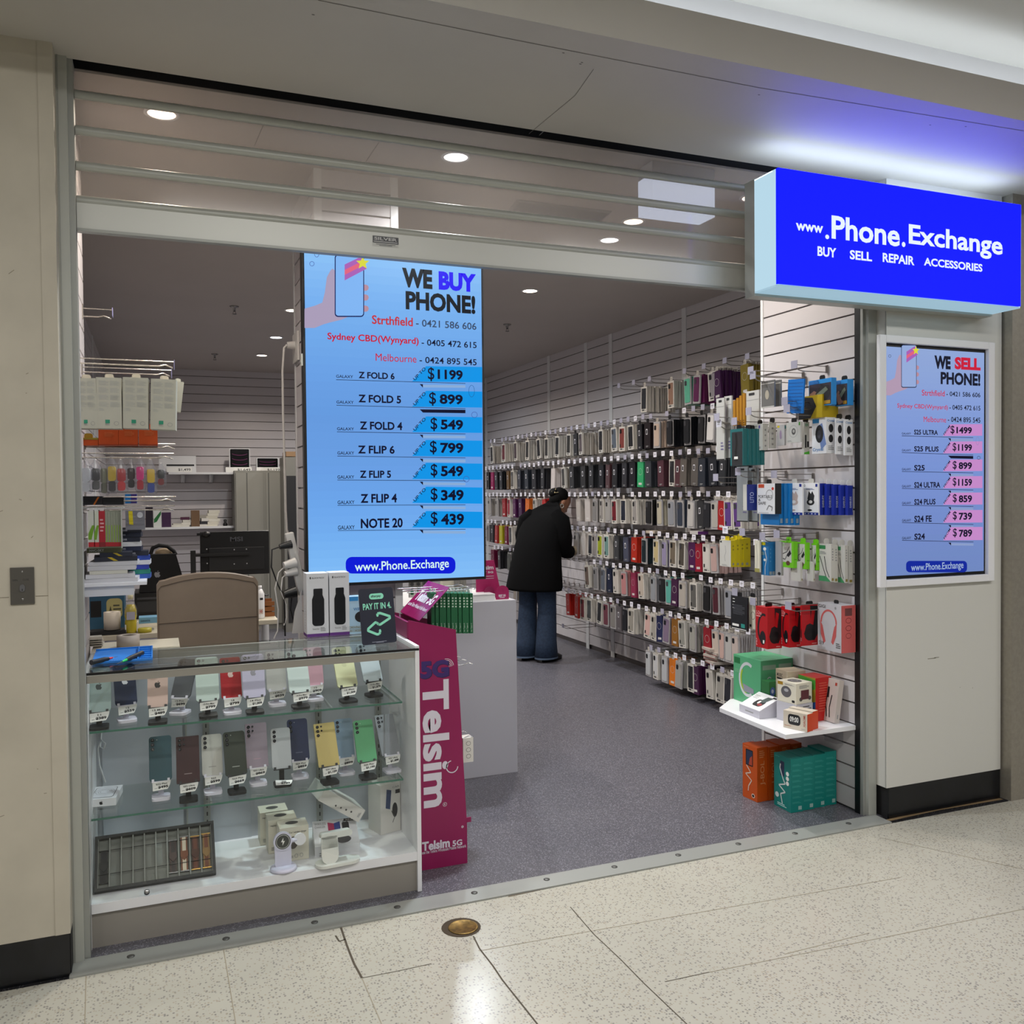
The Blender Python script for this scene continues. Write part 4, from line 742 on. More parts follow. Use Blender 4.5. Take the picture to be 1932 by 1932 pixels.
b.ex(prof, -.075, 0, TAN, FR('-y', (cx, 1.1, 0))); bk = mk('backrest', b, ch, bevel=.016, seg=3)
b = MB(); zs = Wx(390,1170,1.1).z; b.tube([(x0+.006,1.0985,zs-.003),(cx,1.0985,zs+.002),(x1-.006,1.0985,zs+.006)], .0022, TANE, None, 6)
b.tube([(x0+.008,1.1,.70),(x0+.006,1.0985,zt-.07),(x0+.02,1.0985,zt-.05)]+[(cx+hw*.93*math.sin(a), 1.0985, zt-.046+.026*math.cos(a*1.55)) for a in [-.9+.2*i for i in range(10)]]+[(x1-.02,1.0985,zt-.05),(x1-.006,1.0985,zt-.07),(x1-.008,1.1,.70)], .0022, TANE, None, 6); mk('piping', b, bk)
b = MB(); b.bx(x0+.01, x1-.01, 1.18, 1.62, .43, .52, TAN); mk('seat', b, ch, bevel=.02)
b = MB(); b.tube([(cx,1.4,.08),(cx,1.4,.43)], .028, BLACKM); mk('gas_post', b, ch); b = MB(); b.bx(cx-.03, cx+.03, 1.13, 1.2, .47, .72, BLACKM); mk('back_bracket', b, ch)
for k in range(5):
    a = k*1.2566; b = MB(); b.tube([(cx,1.4,.09),(cx+.27*math.cos(a),1.4+.27*math.sin(a),.065)], .02, BLACKM); l = mk('leg', b, ch); b = MB(); b.lathe([(.025,-.012),(.028,0),(.025,.012)], BLACK, Matrix.Translation((cx+.27*math.cos(a),1.4+.27*math.sin(a),.029)) @ Matrix.Rotation(1.57,4,'X'), 12); mk('caster', b, l)
DY = 2.08; DZ = .745; DW = mt('c2bba8', .4)
dk = thing('desk', 'cream topped desk covered with tools behind the tan office chair', 'desk', (.42, 2.4, 0))
b = MB(); b.bx(XL+.02, .76, DY, 2.75, DZ-.028, DZ, DW); b.bx(.76, .90, DY+.25, 2.75, DZ-.028, DZ, DW); mk('desk_top', b, dk, bevel=.003)
for x, y in ((-.2, 2.15), (.72, 2.15), (-.2, 2.7), (.86, 2.7)): b = MB(); b.tube([(x,y,0),(x,y,DZ-.028)], .025, WHITE, None, 12); mk('leg', b, dk)
MY = 2.62; mo = thing('monitor', 'back of a black computer monitor on an arm above the desk', 'monitor', (.68, MY, DZ)); b = MB()
A, B_ = Wx(377,1004,MY), Wx(508.5,1082,MY); C1 = mt('0f0f11', .35); b.bx(A.x, B_.x, MY, MY+.03, B_.z, A.z, C1); b.bx(A.x+.05, B_.x-.03, MY-.008, MY, B_.z+.03, A.z-.1, mt('141416', .5)); mk('casing', b, mo, bevel=.003)
b = MB(); p, q = Wx(434,1013,MY-.001), Wx(458,1021,MY-.001); b.text('MSI', p.x, q.z, q.x, p.z, mt('5f6066', .3, .5), FR('-y', (0, MY-.0005, 0)), .03)
for x, y in ((391,1063),(442,1037),(465,1036),(442,1064),(466,1063),(390,1036)): p = Wx(x, y, MY-.009); b.pl(ell(.004,.004,10,p.x,p.z), mt('b8b8bc'), FR('-y', (0, MY-.0085, 0)))
mk('logo', b, mo)
b = MB(); p = Wx(400,1047,MY-.03); b.bx(Wx(364,1050,MY).x, Wx(470,1050,MY).x, MY-.035, MY-.012, p.z-.008, p.z+.008, BLACKM); b.bx(Wx(364,1050,MY).x-.015, Wx(364,1050,MY).x+.015, MY-.04, MY-.005, DZ, p.z+.03, BLACKM); mk('mount_arm', b, mo)
b = MB(); p = Wx(389,1008,MY-.01); b.ball((p.x, MY-.012, p.z), .025, .02, .018, BLACK); b.bx(Wx(371,1008,MY).x, p.x, MY-.02, MY, p.z-.006, p.z+.008, BLACK); mk('webcam', b, mo)
BG_ = mt('0d0d10', .85); by = 2.70; bgt = thing('tote_bag', 'black bag with a grey fruit logo and looped handles standing beside the desk shelf', 'bag', (.2, by+.05, .95))
A, B_ = Wx(262,1118,by), Wx(352,1088,by); zT = Wx(300,1046,by).z; b = MB(); b.loft([[(A.x,by,A.z),(B_.x,by,A.z),(B_.x,by+.1,A.z),(A.x,by+.1,A.z)], [(A.x+.03,by,zT),(B_.x-.06,by,zT),(B_.x-.06,by+.09,zT),(A.x+.03,by+.09,zT)]], BG_); b.sm = [False]*len(b.sm); mk('bag_body', b, bgt)
b = MB(); p = Wx(297,1083,by-.001); fruit(b, p.x, p.z, .042, mt('85868c', .4), FR('-y', (0, by-.0012, 0))); mk('logo', b, bgt)
b = MB(); pts = [Wx(x, y, by+.05) for x, y in ((284,1046),(288,1034),(300,1029),(316,1031),(328,1040),(332,1047))]; b.tube(pts, .012, BG_, None, 8); mk('handle', b, bgt)
b = MB(); p = Wx(310,1041,by+.09); b.ball((p.x, by+.09, p.z-.006), .055, .04, .03, mt('a08d72', .7)); tag(mk('cap', b), 'rounded beige cap perched on the black bag', 'cap')
vbox('document_printer', 'black office printer under the black bag behind the desk', 'printer', (255,1200), (300,1118), by, .3, BLACK, [('F','r',.1,.55,.95,.8,mt('2a2a2d')),('F','r',.1,.85,.9,.9,mt('3b3b40'))])
def rollx(name, label, p, y, r, h, m, core):
    A = Wx(*p, y); t = thing(name, label, 'roll', (A.x, y, A.z)); b = MB(); b.lathe([(core,0),(r,0),(r,h),(core,h),(core,h*.5)], m, Matrix.Translation((A.x, y, A.z)), 24); mk('paper', b, t)
    b = MB(); b.lathe([(core*.98,.001),(core*.98,h*.99),(core*.8,h*.99),(core*.8,.001)], mt('5d5346', .8), Matrix.Translation((A.x, y, A.z)), 16); mk('core', b, t); return t
TP = mt('c9c0b2', .9, bump=.3, scale=200)
rollx('paper_towel_roll', 'upright roll of white paper towel on a dark stand at the desk end', (212,1187), 2.15, .043, .095, TP, .012); b = MB(); p = Wx(212,1188,2.15); b.bx(p.x-.11, p.x+.07, 2.1, 2.22, DZ+.001, p.z-.001, BLACKM); tag(mk('black_equipment_case', b), 'low black case under the paper towel roll', 'case')
rollx('tape_roll', 'roll of grey packing tape lying just behind the blue repair mat', (242,1222), .62, .042, .05, mt('9c9084', .6), .022)
b = MB(); p = Wx(247,1179,2.14); L = Matrix.Translation((p.x, 2.14, DZ+.001)); bt = thing('cleaner_bottle', 'tall clear bottle of yellow liquid on the desk', 'bottle', (p.x, 2.14, DZ+.001)); YL = mt('b3a430', .2); b.lathe([(.028,0),(.031,.01),(.031,.06),(.027,.075),(.031,.09),(.031,.12),(.02,.155)], YL, L, 16); mk('liquid', b, bt)
b = MB(); b.lathe([(.0316,.10),(.0316,.135),(.021,.165),(.012,.18),(.012,.19)], CLEARBAG, L, 16); mk('neck', b, bt); b = MB(); b.lathe([(.0135,.185),(.0135,.212),(.008,.214)], mt('d8d3b0'), L, 14); mk('cap', b, bt); b = MB(); b.bx(-.02, .022, -.033, -.0316, .075, .118, mt('a9a7b4')); b.v = [L @ v for v in b.v]; mk('bottle_label', b, bt)
vbox('equipment_box', 'dull blue machine with dark window and yellow warning label at the desk end', 'machine', (160,1190), (234,1118), 2.3, .3, mt('24506c', .5), [('F','r',.15,.35,.42,.8,BLACK),('F','rr',.55,.3,.95,.85,mt('a8a06a')),('F','p',.58,.35,.72,.65,mt('3f3d2a'),[(0,0),(1,0),(.5,1)]),('F','l',.72,.4,.92,.7,mt('4a4a3a'),3)])
vbox('power_outlet', 'white three pin power outlet standing on the desk beside the bottle', 'socket', (236,1193), (252,1178), 2.12, .03, WHITE2, [('F','w',.2,.2,.8,.8,INKP,(.05,(.1,.9),(.35,.6))),('F','w',.2,.2,.8,.8,INKP,(.05,(.9,.9),(.65,.6))),('F','w',.2,.2,.8,.8,INKP,(.05,(.5,.4),(.5,.1)))])
vbox('power_adapter', 'small white adapter block beside the power outlet on the desk', 'adapter', (252,1191), (261,1173), 2.13, .03, WHITE2)
vbox('parts_box', 'light blue small box with a black band on the desk', 'box', (262,1177), (297,1164), 2.2, .1, mt('6d9fbe', .5), [('F','t',.1,.3,.6,.6,INKP,'GARANTIE')])
b = MB(); p = Wx(273,1183,2.13); b.lathe([(.014,0),(.036,0),(.036,.022),(.014,.022)], mt('a9a02a', .4), Matrix.Translation((p.x, 2.13, DZ+.001))); tag(mk('masking_tape', b), 'yellow tape ring lying on the desk by the blue box', 'tape')
for i in range(4): vbox('paper_stack', 'white paperback sized pads stacked at the counter end by the track', 'pad', (158,1221-4*i), (194-i, 1217-4*i), .66, .1, mt('a8a194', .7), (), (0,0,.02*i), 'pads behind the blue mat')
b = MB(); b.bx(-.02, .30, .55, .8, .70, Wx(200,1221.6,.66).z-.001, DW); tag(mk('side_shelf', b), 'low cream ledge behind the showcase holding pads and tape', 'shelf')
sp = thing('spray_bottle', 'white solvent bottle with hazard label beside the chair back on the desk', 'bottle', (0,0,0)); p = Wx(491,1146,2.42); sp.location = (p.x, 2.42, DZ); L = Matrix.Translation(sp.location); b = MB(); b.lathe([(.024,0),(.026,.01),(.026,.15),(.012,.18)], WHITE2, L, 16); mk('bottle_body', b, sp); b = MB(); b.lathe([(.011,.178),(.011,.2)], WHITE2, L, 12); mk('cap', b, sp); b = MB(); M = L @ FR('-y', (0,-.0265,0)); b.rect(-.012,.03,.014,.06,mt('c9b8b0'),M); b.line([(-.004,.045),(.002,.052),(.008,.045),(.002,.038),(-.004,.045)],.003,mt('b02020'),M,.0005); b.rect(-.004,.115,.014,.128,INKP,M); mk('hazard_label', b, sp)
BRN = mt('8a5428', .5); og = thing('drawer_organiser', 'stacked orange brown trays with a black knob on top on the desk', 'organiser', (0,0,0)); A, B_ = Wx(470,1173,2.48), Wx(518,1148,2.48); og.location = ((A.x+B_.x)/2, 2.55, DZ)
for i in range(3): z = DZ+.001+.033*i; b = MB(); b.bx(A.x, B_.x, 2.48, 2.62, z, z+.006, BRN); b.bx(A.x, B_.x, 2.48, 2.484, z+.006, z+.026, BRN); b.bx(A.x, B_.x, 2.616, 2.62, z+.006, z+.03, BRN); b.bx(A.x, A.x+.004, 2.484, 2.616, z+.006, z+.033, BRN); mk('tray', b, og)
p = Wx(499,1148,2.5); z = DZ+.1; b = MB(); b.tube([(p.x,2.5,z-.03),(p.x,2.5,z+.03)], .004, BLACK)
for k in range(5): b.ball((p.x+.016*math.cos(k*1.257), 2.5+.016*math.sin(k*1.257), z+.032), .012, .012, .006, BLACK, None, 8, 6)
mk('knob', b, og)
# grey cupboard and shelves on the back wall
CG = mt('7f7d74', .5); cb = thing('storage_cupboard', 'tall grey steel cupboard against the back wall', 'cupboard', (1.3, 7.25, 0)); A, B_ = Wx(444,1000,7.05), Wx(533,1000,7.05); b = MB(); b.bx(A.x, B_.x, 7.05, 7.46, 0, 1.765, CG); mk('body', b, cb)
xm = [Wx(x,1000,7.05).x for x in (446, 466, 496, 505, 531)]; 
for x0, x1, hx in ((xm[0], xm[2]+.005, xm[1]), (xm[3]-.012, xm[4], xm[3]+.01)): b = MB(); b.bx(x0, x1, 7.035, 7.048, .06, 1.74, mt('86847b', .45)); b.bx(hx, hx+.012, 7.0345, 7.0352, .06, 1.74, mt('55544e', .6)); mk('door', b, cb)
A, B_ = Wx(537,1000,6.7), Wx(562,1000,6.7); b = MB(); b.bx(A.x, B_.x+.12, 6.72, 7.02, 0, at(550,862.5,'y',6.75).z, mt('716f68', .5)); b.bx(A.x+.03, B_.x+.1, 6.716, 6.72, .1, 1.7, mt('1b1a1c', .7)); tag(mk('open_cabinet', b), 'dark open cabinet between the grey cupboard and the screen pillar', 'cabinet')
vbox('carton_box', 'brown carton box on top of the dark open cabinet', 'box', (540,861), (560,852), 6.75, .3, mt('84684a', .7))
for nm, lab, row, xa, xb in (('wall_shelf','upper white wall shelf on the back wall carrying tablet boxes',891,318,535), ('wall_shelf','lower white wall shelf on the back wall crowded with small boxes',996,262,444)):
    A, B_ = Wx(xa,row,7.2), Wx(xb,row,7.2); t = thing(nm, lab, 'shelf', ((A.x+B_.x)/2, 7.35, A.z-.02)); b = MB(); b.bx(A.x, B_.x, 7.2, 7.495, A.z-.022, A.z, WHITE); mk('board', b, t)
    for x in (346, 400): 
        if row < 900: q = Wx(x, row, 7.2).x; b = MB(); b.loft([[(q-.02,7.3,A.z-.024),(q+.02,7.3,A.z-.024),(q+.02,7.49,A.z-.024),(q-.02,7.49,A.z-.024)],[(q-.02,7.44,A.z-.11),(q+.02,7.44,A.z-.11),(q+.02,7.49,A.z-.11),(q-.02,7.49,A.z-.11)]], WHITE); mk('bracket', b, t)
S1, S2 = Wx(350,891,7.2).z+.0005, Wx(350,996,7.2).z+.0005
def sbox(name, label, xa, xb, top, row, y, depth, base, deco=(), group=None, z=None):
    A, B_ = Wx(xa, row, y), Wx(xb, row, y); z0 = S1 if row < 900 else S2; zt_ = Wx((xa+xb)/2, top, y).z
    return carton(name, label, 'box', ((A.x+B_.x)/2, y+depth/2, z or z0), (B_.x-A.x, depth, max(.01, zt_-(z or z0))), base, deco, (0,0,0), group)
sbox('laptop_box', 'white laptop box priced $1,499 on the upper wall shelf', 300, 370, 860, 889, 7.25, .06, WHITE, [('F','r',.2,.38,.95,.48,INKP)])
PURP = mt('2a0f26', .3)
tabd = [('F','rr',.04,.03,.96,.97,mt('0b0a0c', .2),.06)]+[('F','arc',.1,.1+.2*i,.9,.32+.2*i,mt('6b2a58', .3),(.03,200,340)) for i in range(4)]
sbox('tablet_box', 'upright tablet box with a dark purple picture on the upper wall shelf', 433, 472, 846, 885, 7.28, .05, WHITE, tabd)
sbox('tablet_box', 'lower dark purple tablet box at the end of the upper wall shelf', 484, 526, 864, 885, 7.28, .05, WHITE, tabd)
for xa, xb, s, l in ((315,362,'$1,499','price card reading $1,499 below the white laptop box'), (426,475,'$1,649','price card below the upright purple tablet box'), (484,530,'$1,199','price card below the lower purple tablet box')):
    A, B_ = Wx(xa, 891, 7.19), Wx(xb, 882, 7.19); carton('price_card', l, 'price card', ((A.x+B_.x)/2, 7.205, S1), (B_.x-A.x, .01, .055), PAPER, [('F','t',.45,.2,.95,.75,INKP,s)])
for xa, xb, top, col, l, d in [(275,289,957,'1a1020','dark purple box at the end of the lower wall shelf',()), (290,305,963,'cfd2cc','white and green phone box on the lower wall shelf',[('F','p',.05,.3,.95,.98,mt('1f6a30'),[(0,.3),(1,1),(1,.7),(.4,.1),(0,.0)])]), (305,323,967,'38183f','purple phone box next to the green one on the lower wall shelf',()), (361,377,963,'6b5138','upright brown carton box on the lower wall shelf',())]:
    sbox('shelf_box', l, xa, xb, top, 995, 7.25, .12, mt(col, .5), d)
for xa, xb, t0, n, l, cols in [(324,345,988,3,'low pile',('cfcbbd','d4d0c4','c2bdb0')), (343,360,976,4,'second pile',('cdc9bd','d2cec2','c6c2b6','4a2038')), (378,392,972,4,'third pile',('d2cec6','26252a','d2cec6','9a958a')), (392,413,963,6,'tallest pile',('d2cebe','cdc8b8','d6d2c4','c9c4b2','d2cebe','d0ccbc'))]:
    zz = S2; H = (Wx(xa,t0,7.25).z-S2)/n
    for i in range(n):
        A, B_ = Wx(xa, 995, 7.25), Wx(xb, 995, 7.25); carton('small_box', 'small white box in the %s of boxes on the lower wall shelf' % l, 'box', ((A.x+B_.x)/2+.01*((i % 3)-1), 7.32, zz+.0004), (B_.x-A.x, .12, H-.0006), mt(cols[i], .5), (), (0,0,.05*((i*7) % 3-1)), l+' of boxes on the lower wall shelf'); zz += H
b = MB(); p = Wx(425,995,7.25); b.lathe([(.02,0),(.025,.03),(.012,.05),(.018,.075),(.006,.085)], BLACK, Matrix.Translation((p.x,7.25,S2)), 12); tag(mk('black_figurine', b), 'small black knobbed object near the end of the lower wall shelf', 'ornament')
# left hanging goods
LX = -.03
def lhook(label, y, row_low, row_up, tip, plate=True):
    A = Wx(tip, row_low, y); t = thing('peg_hook', label, 'hook', (LX, y, A.z)); b = MB(); m = mt('c2bcb4', .2, .9); b.bx(LX, LX+.004, y-.012, y+.012, A.z-.01, Wx(tip,row_up,y).z+.015, m); b.tube([(LX,y,A.z),(A.x-.05,y,A.z),(A.x-.03,y,A.z+.006),(A.x-.004,y,A.z-.004)], .0028, m, None, 8); q = Wx(tip, row_up, y)
    b.tube([(LX,y,q.z),(q.x,y,q.z)], .0022, m, None, 8); mk('wire', b, t)
    if plate: b = MB(); b.bx(q.x, q.x+.002, y-.02, y+.02, q.z-.028, q.z+.006, mt('9a98c8', .3)); mk('tag_plate', b, t)
    return A
lhook('lone short peg hook high on the wall by the entrance track', .62, 600, 585, 212)
lhook('upper front peg hook above the white text covered boxes', .40, 692, 683, 328); lhook('second peg hook above the white text covered boxes', .52, 708, 699, 323)
lhook('peg hook between the orange boxes and the bagged accessories', .62, 845, 838, 331, False); lhook('peg hook carrying the bagged bright accessories', .36, 864, 856, 328, False)
lhook('peg hook just below the bagged accessories', .55, 944, 937, 331, False); lhook('peg hook above the memory card packs', .40, 961, 954, 330, False)
TXT = [('F','l',.1+.45*j,.42+.14*i,.48+.43*j,.52+.14*i,mt('a8aaa4', .6),5) for j in (0,1) for i in range(4)]+[('F','l',.1,.34,.3,.40,mt('a8aaa4', .6),3),('F','r',.34,.10,.52,.17,mt('1f8a6a')),('F','l',.34,.06,.52,.10,GREYP,2),('F','o',.68,.06,.88,.14,GREYP,.015)]
CB = mt('b4b4a6', .5); tl = ['end box nearest the track','second box from the track','third box from the track','end box farthest from the track']
for i, (xa, xb, t, bt_) in enumerate([(146,182,714,808), (183.5,229,713,808), (233,279,713,808), (285,331,716,810)]):
    vbox('accessory_box', 'white small print box on the upper hook, '+tl[i], 'box', (xa, bt_), (xb, t), .37, .07, CB, TXT, (0, .015*(i-1), -.03*i), 'white boxes on the upper hook', ('F', .03, .02), mt('c6beae', .4))
vbox('accessory_box', 'narrow white box behind the end white box on the upper hook', 'box', (318,776), (340,719), .50, .05, CB, (), (0,.12,0), None, ('F', .02, .016), CB)
OR = mt('b8470f', .5)
for i, (xa, xb, t, l) in enumerate([(147,185,826,'orange box with yellow top nearest the track below the white boxes'), (186,223,811,'second orange box below the white boxes'), (224,260,809,'third orange box below the white boxes'), (262,297,808,'last orange box below the white boxes, farthest from the track')]):
    vbox('accessory_box', l, 'box', (xa, 840), (xb, t), .55, .07, OR, [('F','l',.3,.55,.8,.85,mt('cf6a38'),4),('F','r',0,0,1,.07,mt('8f2f08'))] if i else [('F','r',0,.75,1,1,mt('8a7a1e'))], (0,0,.0), None, ('F', .03, .022), mt('8a7a1e') if not i else OR)
BAGM = CLEARBAG
for i, (px, w, t, bt_, c1, c2, l) in enumerate([(163,20,870,932,'b8bcc0','b8bcc0','white'),(181,20,872,928,'2a2a2c','4a4a4a','charcoal'),(197,17,870,935,'85876f','6a6c58','olive'),(212,18,866,932,'b59a10','17171a','yellow and black'),(229,22,872,930,'a3121a','c02028','red'),(248,18,872,924,'2a1a1c','151214','black'),(265,17,868,928,'d01a78','a01024','hot pink'),(285,19,872,934,'c9a80a','1c3a8a','yellow and blue'),(304,17,878,918,'1f2422','7a1a1a','dark green')]):
    y = .345+.012*(i % 3); A = Wx(px, bt_, y); T = Wx(px, t, y); H = T.z-A.z; wv = w*.0022
    t_ = thing('bagged_accessory', l+' accessory in a clear bag hanging below the orange boxes', 'package', (A.x, y, A.z), 0, 'bagged accessories by the entrance')
    b = MB(); R0 = Matrix.Translation((A.x, y, A.z)) @ Matrix.Rotation(.15*((i*5) % 3-1), 4, 'Z'); n = 10
    rings = [[(wv*.5*s*math.cos(a), .012*math.sin(a)*s2, H*z) for a in [2*math.pi*k/n for k in range(n)]] for z, s, s2 in ((0,.7,.2),(.08,1,1),(.6,1,1),(.85,.9,.6),(1,.35,.2),(1.1,.3,.15))]
    b.loft(rings, BAGM, R0); mk('clear_bag', b, t_)
    b = MB(); b.ex([(x*1, z+H*.58) for x, z in rrp(wv*.62, H*.42, wv*.2)], -.007, .007, mt(c1, .4), R0 @ FR('-y', (0,0,0))); b.ex([(x*1, z+H*.22) for x, z in rrp(wv*.55, H*.3, wv*.2)], -.007, .007, mt(c2, .4), R0 @ FR('-y', (0,0,0))); mk('accessory', b, t_)
# shelf with small boxes and memory cards
ls = thing('bracket_shelf', 'white bracket shelf stacked with white and navy boxes beside the entrance track', 'shelf', (.09, .5, 1.0)); A = Wx(277,1097,.42); zS = A.z; b = MB(); b.bx(LX, A.x, .42, .68, zS-.012, zS, WHITE2); mk('board', b, ls); b = MB(); b.bx(LX, .14, .44, .45, zS-.05, zS-.012, WHITE); mk('bracket', b, ls)
zz = zS
for i, (xa, xb, h, c, l, d) in enumerate([(158,262,7,'c6c6ca','white flat box at the bottom of the pile on the bracket shelf',[]),(159,253,7,'c6c6ca','white flat box second from the bottom on the bracket shelf',[]),(168,240,6,'c9c8bc','shorter cream flat box in the middle of the bracket shelf pile',[]),(166,257,8,'c6c6ca','white flat box under the top white one on the bracket shelf',[]),(170,262,7,'c6c6ca','top white flat box on the bracket shelf',[]),(176,258,8,'181c2c','navy box with a yellow stripe lying on the white boxes',[('F','p',.3,.1,.55,.9,mt('b8a020'),[(0,1),(.4,1),(1,0),(.6,0)])]),(188,250,7,'1c2234','upper navy box with a yellow stripe on the bracket shelf',[('F','p',.4,.1,.7,.9,mt('b8a020'),[(0,1),(.4,1),(1,0),(.6,0)])]),(165,230,8,'4a4c30','grey lettered box on top of the bracket shelf pile',[('F','t',.08,.25,.5,.8,mt('a2a2a2'),'NVC-SKY')])]):
    A, B_ = Wx(xa, 1090, .44), Wx(xb, 1090, .44); H = h*.00222; carton('flat_box', l, 'box', ((A.x+B_.x)/2, .53, zz+.0004), (B_.x-A.x, .17, H-.0006), mt(c, .5), d, (0,0,.03*((i*3) % 4-1.5))); zz += H
zz = zS; A, B_ = Wx(240,1060,.57), Wx(284,1060,.57)
for i in range(11):
    c = ['1e4ea0','1a7a6a','2338a0','c9cdd6','1f3f9c','161c30','1c2440','c6c8cc','161c30','1a2136','141826'][i]; carton('flat_box', 'small box in the blue and navy pile at the end of the bracket shelf', 'box', ((A.x+B_.x)/2-(.03 if i > 5 else 0), .60, zz+.0004), (B_.x-A.x-.006*(i % 3), .09, .0172), mt(c, .5), [('F','t',.05,.3,.35,.7,mt('b8bcc8'),'XCOVER')] if i > 4 else (), (0,0,.06*((i*2) % 3-1)), 'blue and navy pile on the bracket shelf'); zz += .018
b = MB(); A = Wx(234,955,.5); b.bx(LX, A.x, .45, .62, A.z-.006, A.z, WHITE); tag(mk('wire_shelf', b), 'thin white shelf above the memory card packs', 'shelf')
vbox('accessory_box', 'dark box with orange stripes on the thin white shelf', 'box', (157,953), (193,936), .47, .1, mt('18181c'), [('F','p',.5,0,1,.9,mt('c86a10'),[(0,0),(.5,1),(.7,1),(.2,0)])]); vbox('accessory_box', 'black box beside the orange striped one on the thin white shelf', 'box', (194,953), (233,938), .47, .1, mt('141418')); vbox('accessory_box', 'blue and purple box behind the thin white shelf', 'box', (236,950), (258,932), .6, .05, mt('1a74b8'), [('F','r',.5,0,1,1,mt('3a2a78'))])
for i, (xa, xb, c, l) in enumerate([(167,178,'c9ccc4','white and green memory card pack with red foot'),(178,186,'c2c8b8','second white and green memory card pack'),(187,198,'a01222','red memory card pack')]):
    vbox('memory_card_pack', l+' hanging by the track', 'package', (xa,1032), (xb,964), .38, .012, mt(c, .45), [('F','r',0,0,1,.13,mt('b01222')),('F','p',0,.2,1,.6,mt('6a9a20'),[(0,.4),(.6,1),(1,1),(.5,0),(0,0)])] if i < 2 else [('F','r',0,0,1,.13,mt('7a0c18')),('F','l',.2,.4,.8,.8,mt('d09aa0'),4)], (0,0,0), None, ('F', .014, .012), mt('c9c9c9'))
for i in range(6): vbox('memory_card_pack', 'thin memory card pack seen edge on beside the red one', 'package', (199+5*i,1031), (203+5*i,964), .38, .03, mt('8a8f80', .4), [('F','r',0,0,1,.12,mt('a01222')),('F','r',.3,.12,.7,.6,mt('7d9a3a'))], (0,0,0), 'memory cards edge on by the track')
b = MB(); b.bx(Wx(229,1000,.4).x, Wx(231,1000,.4).x, .36, .40, Wx(230,1033,.4).z, Wx(230,958,.4).z, ALU); tag(mk('display_divider', b), 'grey upright divider beside the memory card packs', 'divider')
vbox('accessory_box', 'grey blister pack with a yellow strip under the hooks by the track', 'package', (237,1000), (273,962), .5, .02, mt('75757e', .3), [('F','p',.1,.25,.4,.95,mt('c9b80c'),[(.2,1),(.9,1),(1,0),(.3,.05)]),('F','e',.6,.6,.9,.9,mt('b8bcc4'))])
# power board, plugs and cables by the pillar
WPL = mt('c9c6c2', .4); pl_ = thing('wall_outlet', 'white outlet with plug high on the side of the screen pillar', 'socket', (.87, 1.1, 2.1)); A = at(559,652,'x',.875); b = MB(); b.bx(.868, .878, A.y-.08, A.y+.08, A.z-.08, A.z+.06, WPL); mk('plate', b, pl_)
b = MB(); b.tube([(.868,A.y,A.z),(.83,A.y,A.z)], .022, WPL, None, 12, False, .016); mk('plug', b, pl_)
yc = A.y; b = MB(); b.tube([(.83,yc,A.z)]+[tuple(Wx(x,y,yc)) for x, y in ((536,656),(533,700),(534,780),(537,880),(539,960),(541,1000),(546,1012))], .0055, WPL, None, 8); tag(mk('power_cable', b), 'white power cable hanging from the outlet down the pillar side', 'cable')
pb = thing('power_board', 'long white power board with plugs leaning beside the flask boxes', 'power board', tuple(Wx(563,1120,.70))); A, B_ = Wx(545,1005,.70), Wx(571,1122,.70); d = (A-B_); b = MB(); n = d.normalized(); q = Vector((n.z,0,-n.x)); b.loft([[tuple(B_+q*s*.018+Vector((0,t,0))) for s, t in ((-1,-.018),(1,-.018),(1,.018),(-1,.018))], [tuple(A+q*s*.018+Vector((0,t,0))) for s, t in ((-1,-.018),(1,-.018),(1,.018),(-1,.018))]], WPL); b.sm = [False]*len(b.sm); mk('board', b, pb, bevel=.004)
for x, y, r, m in ((549,1062,.024,WPL),(551,1078,.02,WPL),(549,1117,.026,BLACK),(541,1027,.018,BLACK)): p = Wx(x, y, .67); b = MB(); b.tube([(p.x-.03,.67,p.z-.01),(p.x+.02,.68,p.z)], r*.6, m, None, 10, False, r); mk('plug', b, pb)
for pts, m, l in (([(541,1066),(526,1080),(519,1110),(525,1150),(524,1190),(517,1205)],WPL,'white cord running from the upper plug of the power board'), ([(543,1081),(533,1090),(530,1115),(540,1140),(541,1165),(536,1180)],WPL,'white charger cord looping from the second plug of the power board'), ([(533,1030),(513,1037),(512,1070),(525,1105),(536,1125),(538,1200)],BLACK,'black cord falling from the power board plug'), ([(551,1120),(548,1150),(556,1180)],BLACK,'thick black adapter cord beside the flask boxes')):
    b = MB(); b.tube([tuple(Wx(x, y, .72)) for x, y in pts], .0035, m, None, 6); mk('cord', b, pb)
b = MB(); p, q = Wx(556,1195,.66), Wx(566,1125,.66); b.ex([(p.x-.01,p.z),(q.x+.012,p.z),(q.x+.006,q.z+.03),(q.x,q.z),(p.x+.002,p.z+.09)], -.01, 0, WPL, FR('-y', (0,.66,0))); tag(mk('white_panel', b), 'slim white pointed panel beside the flask boxes', 'panel')
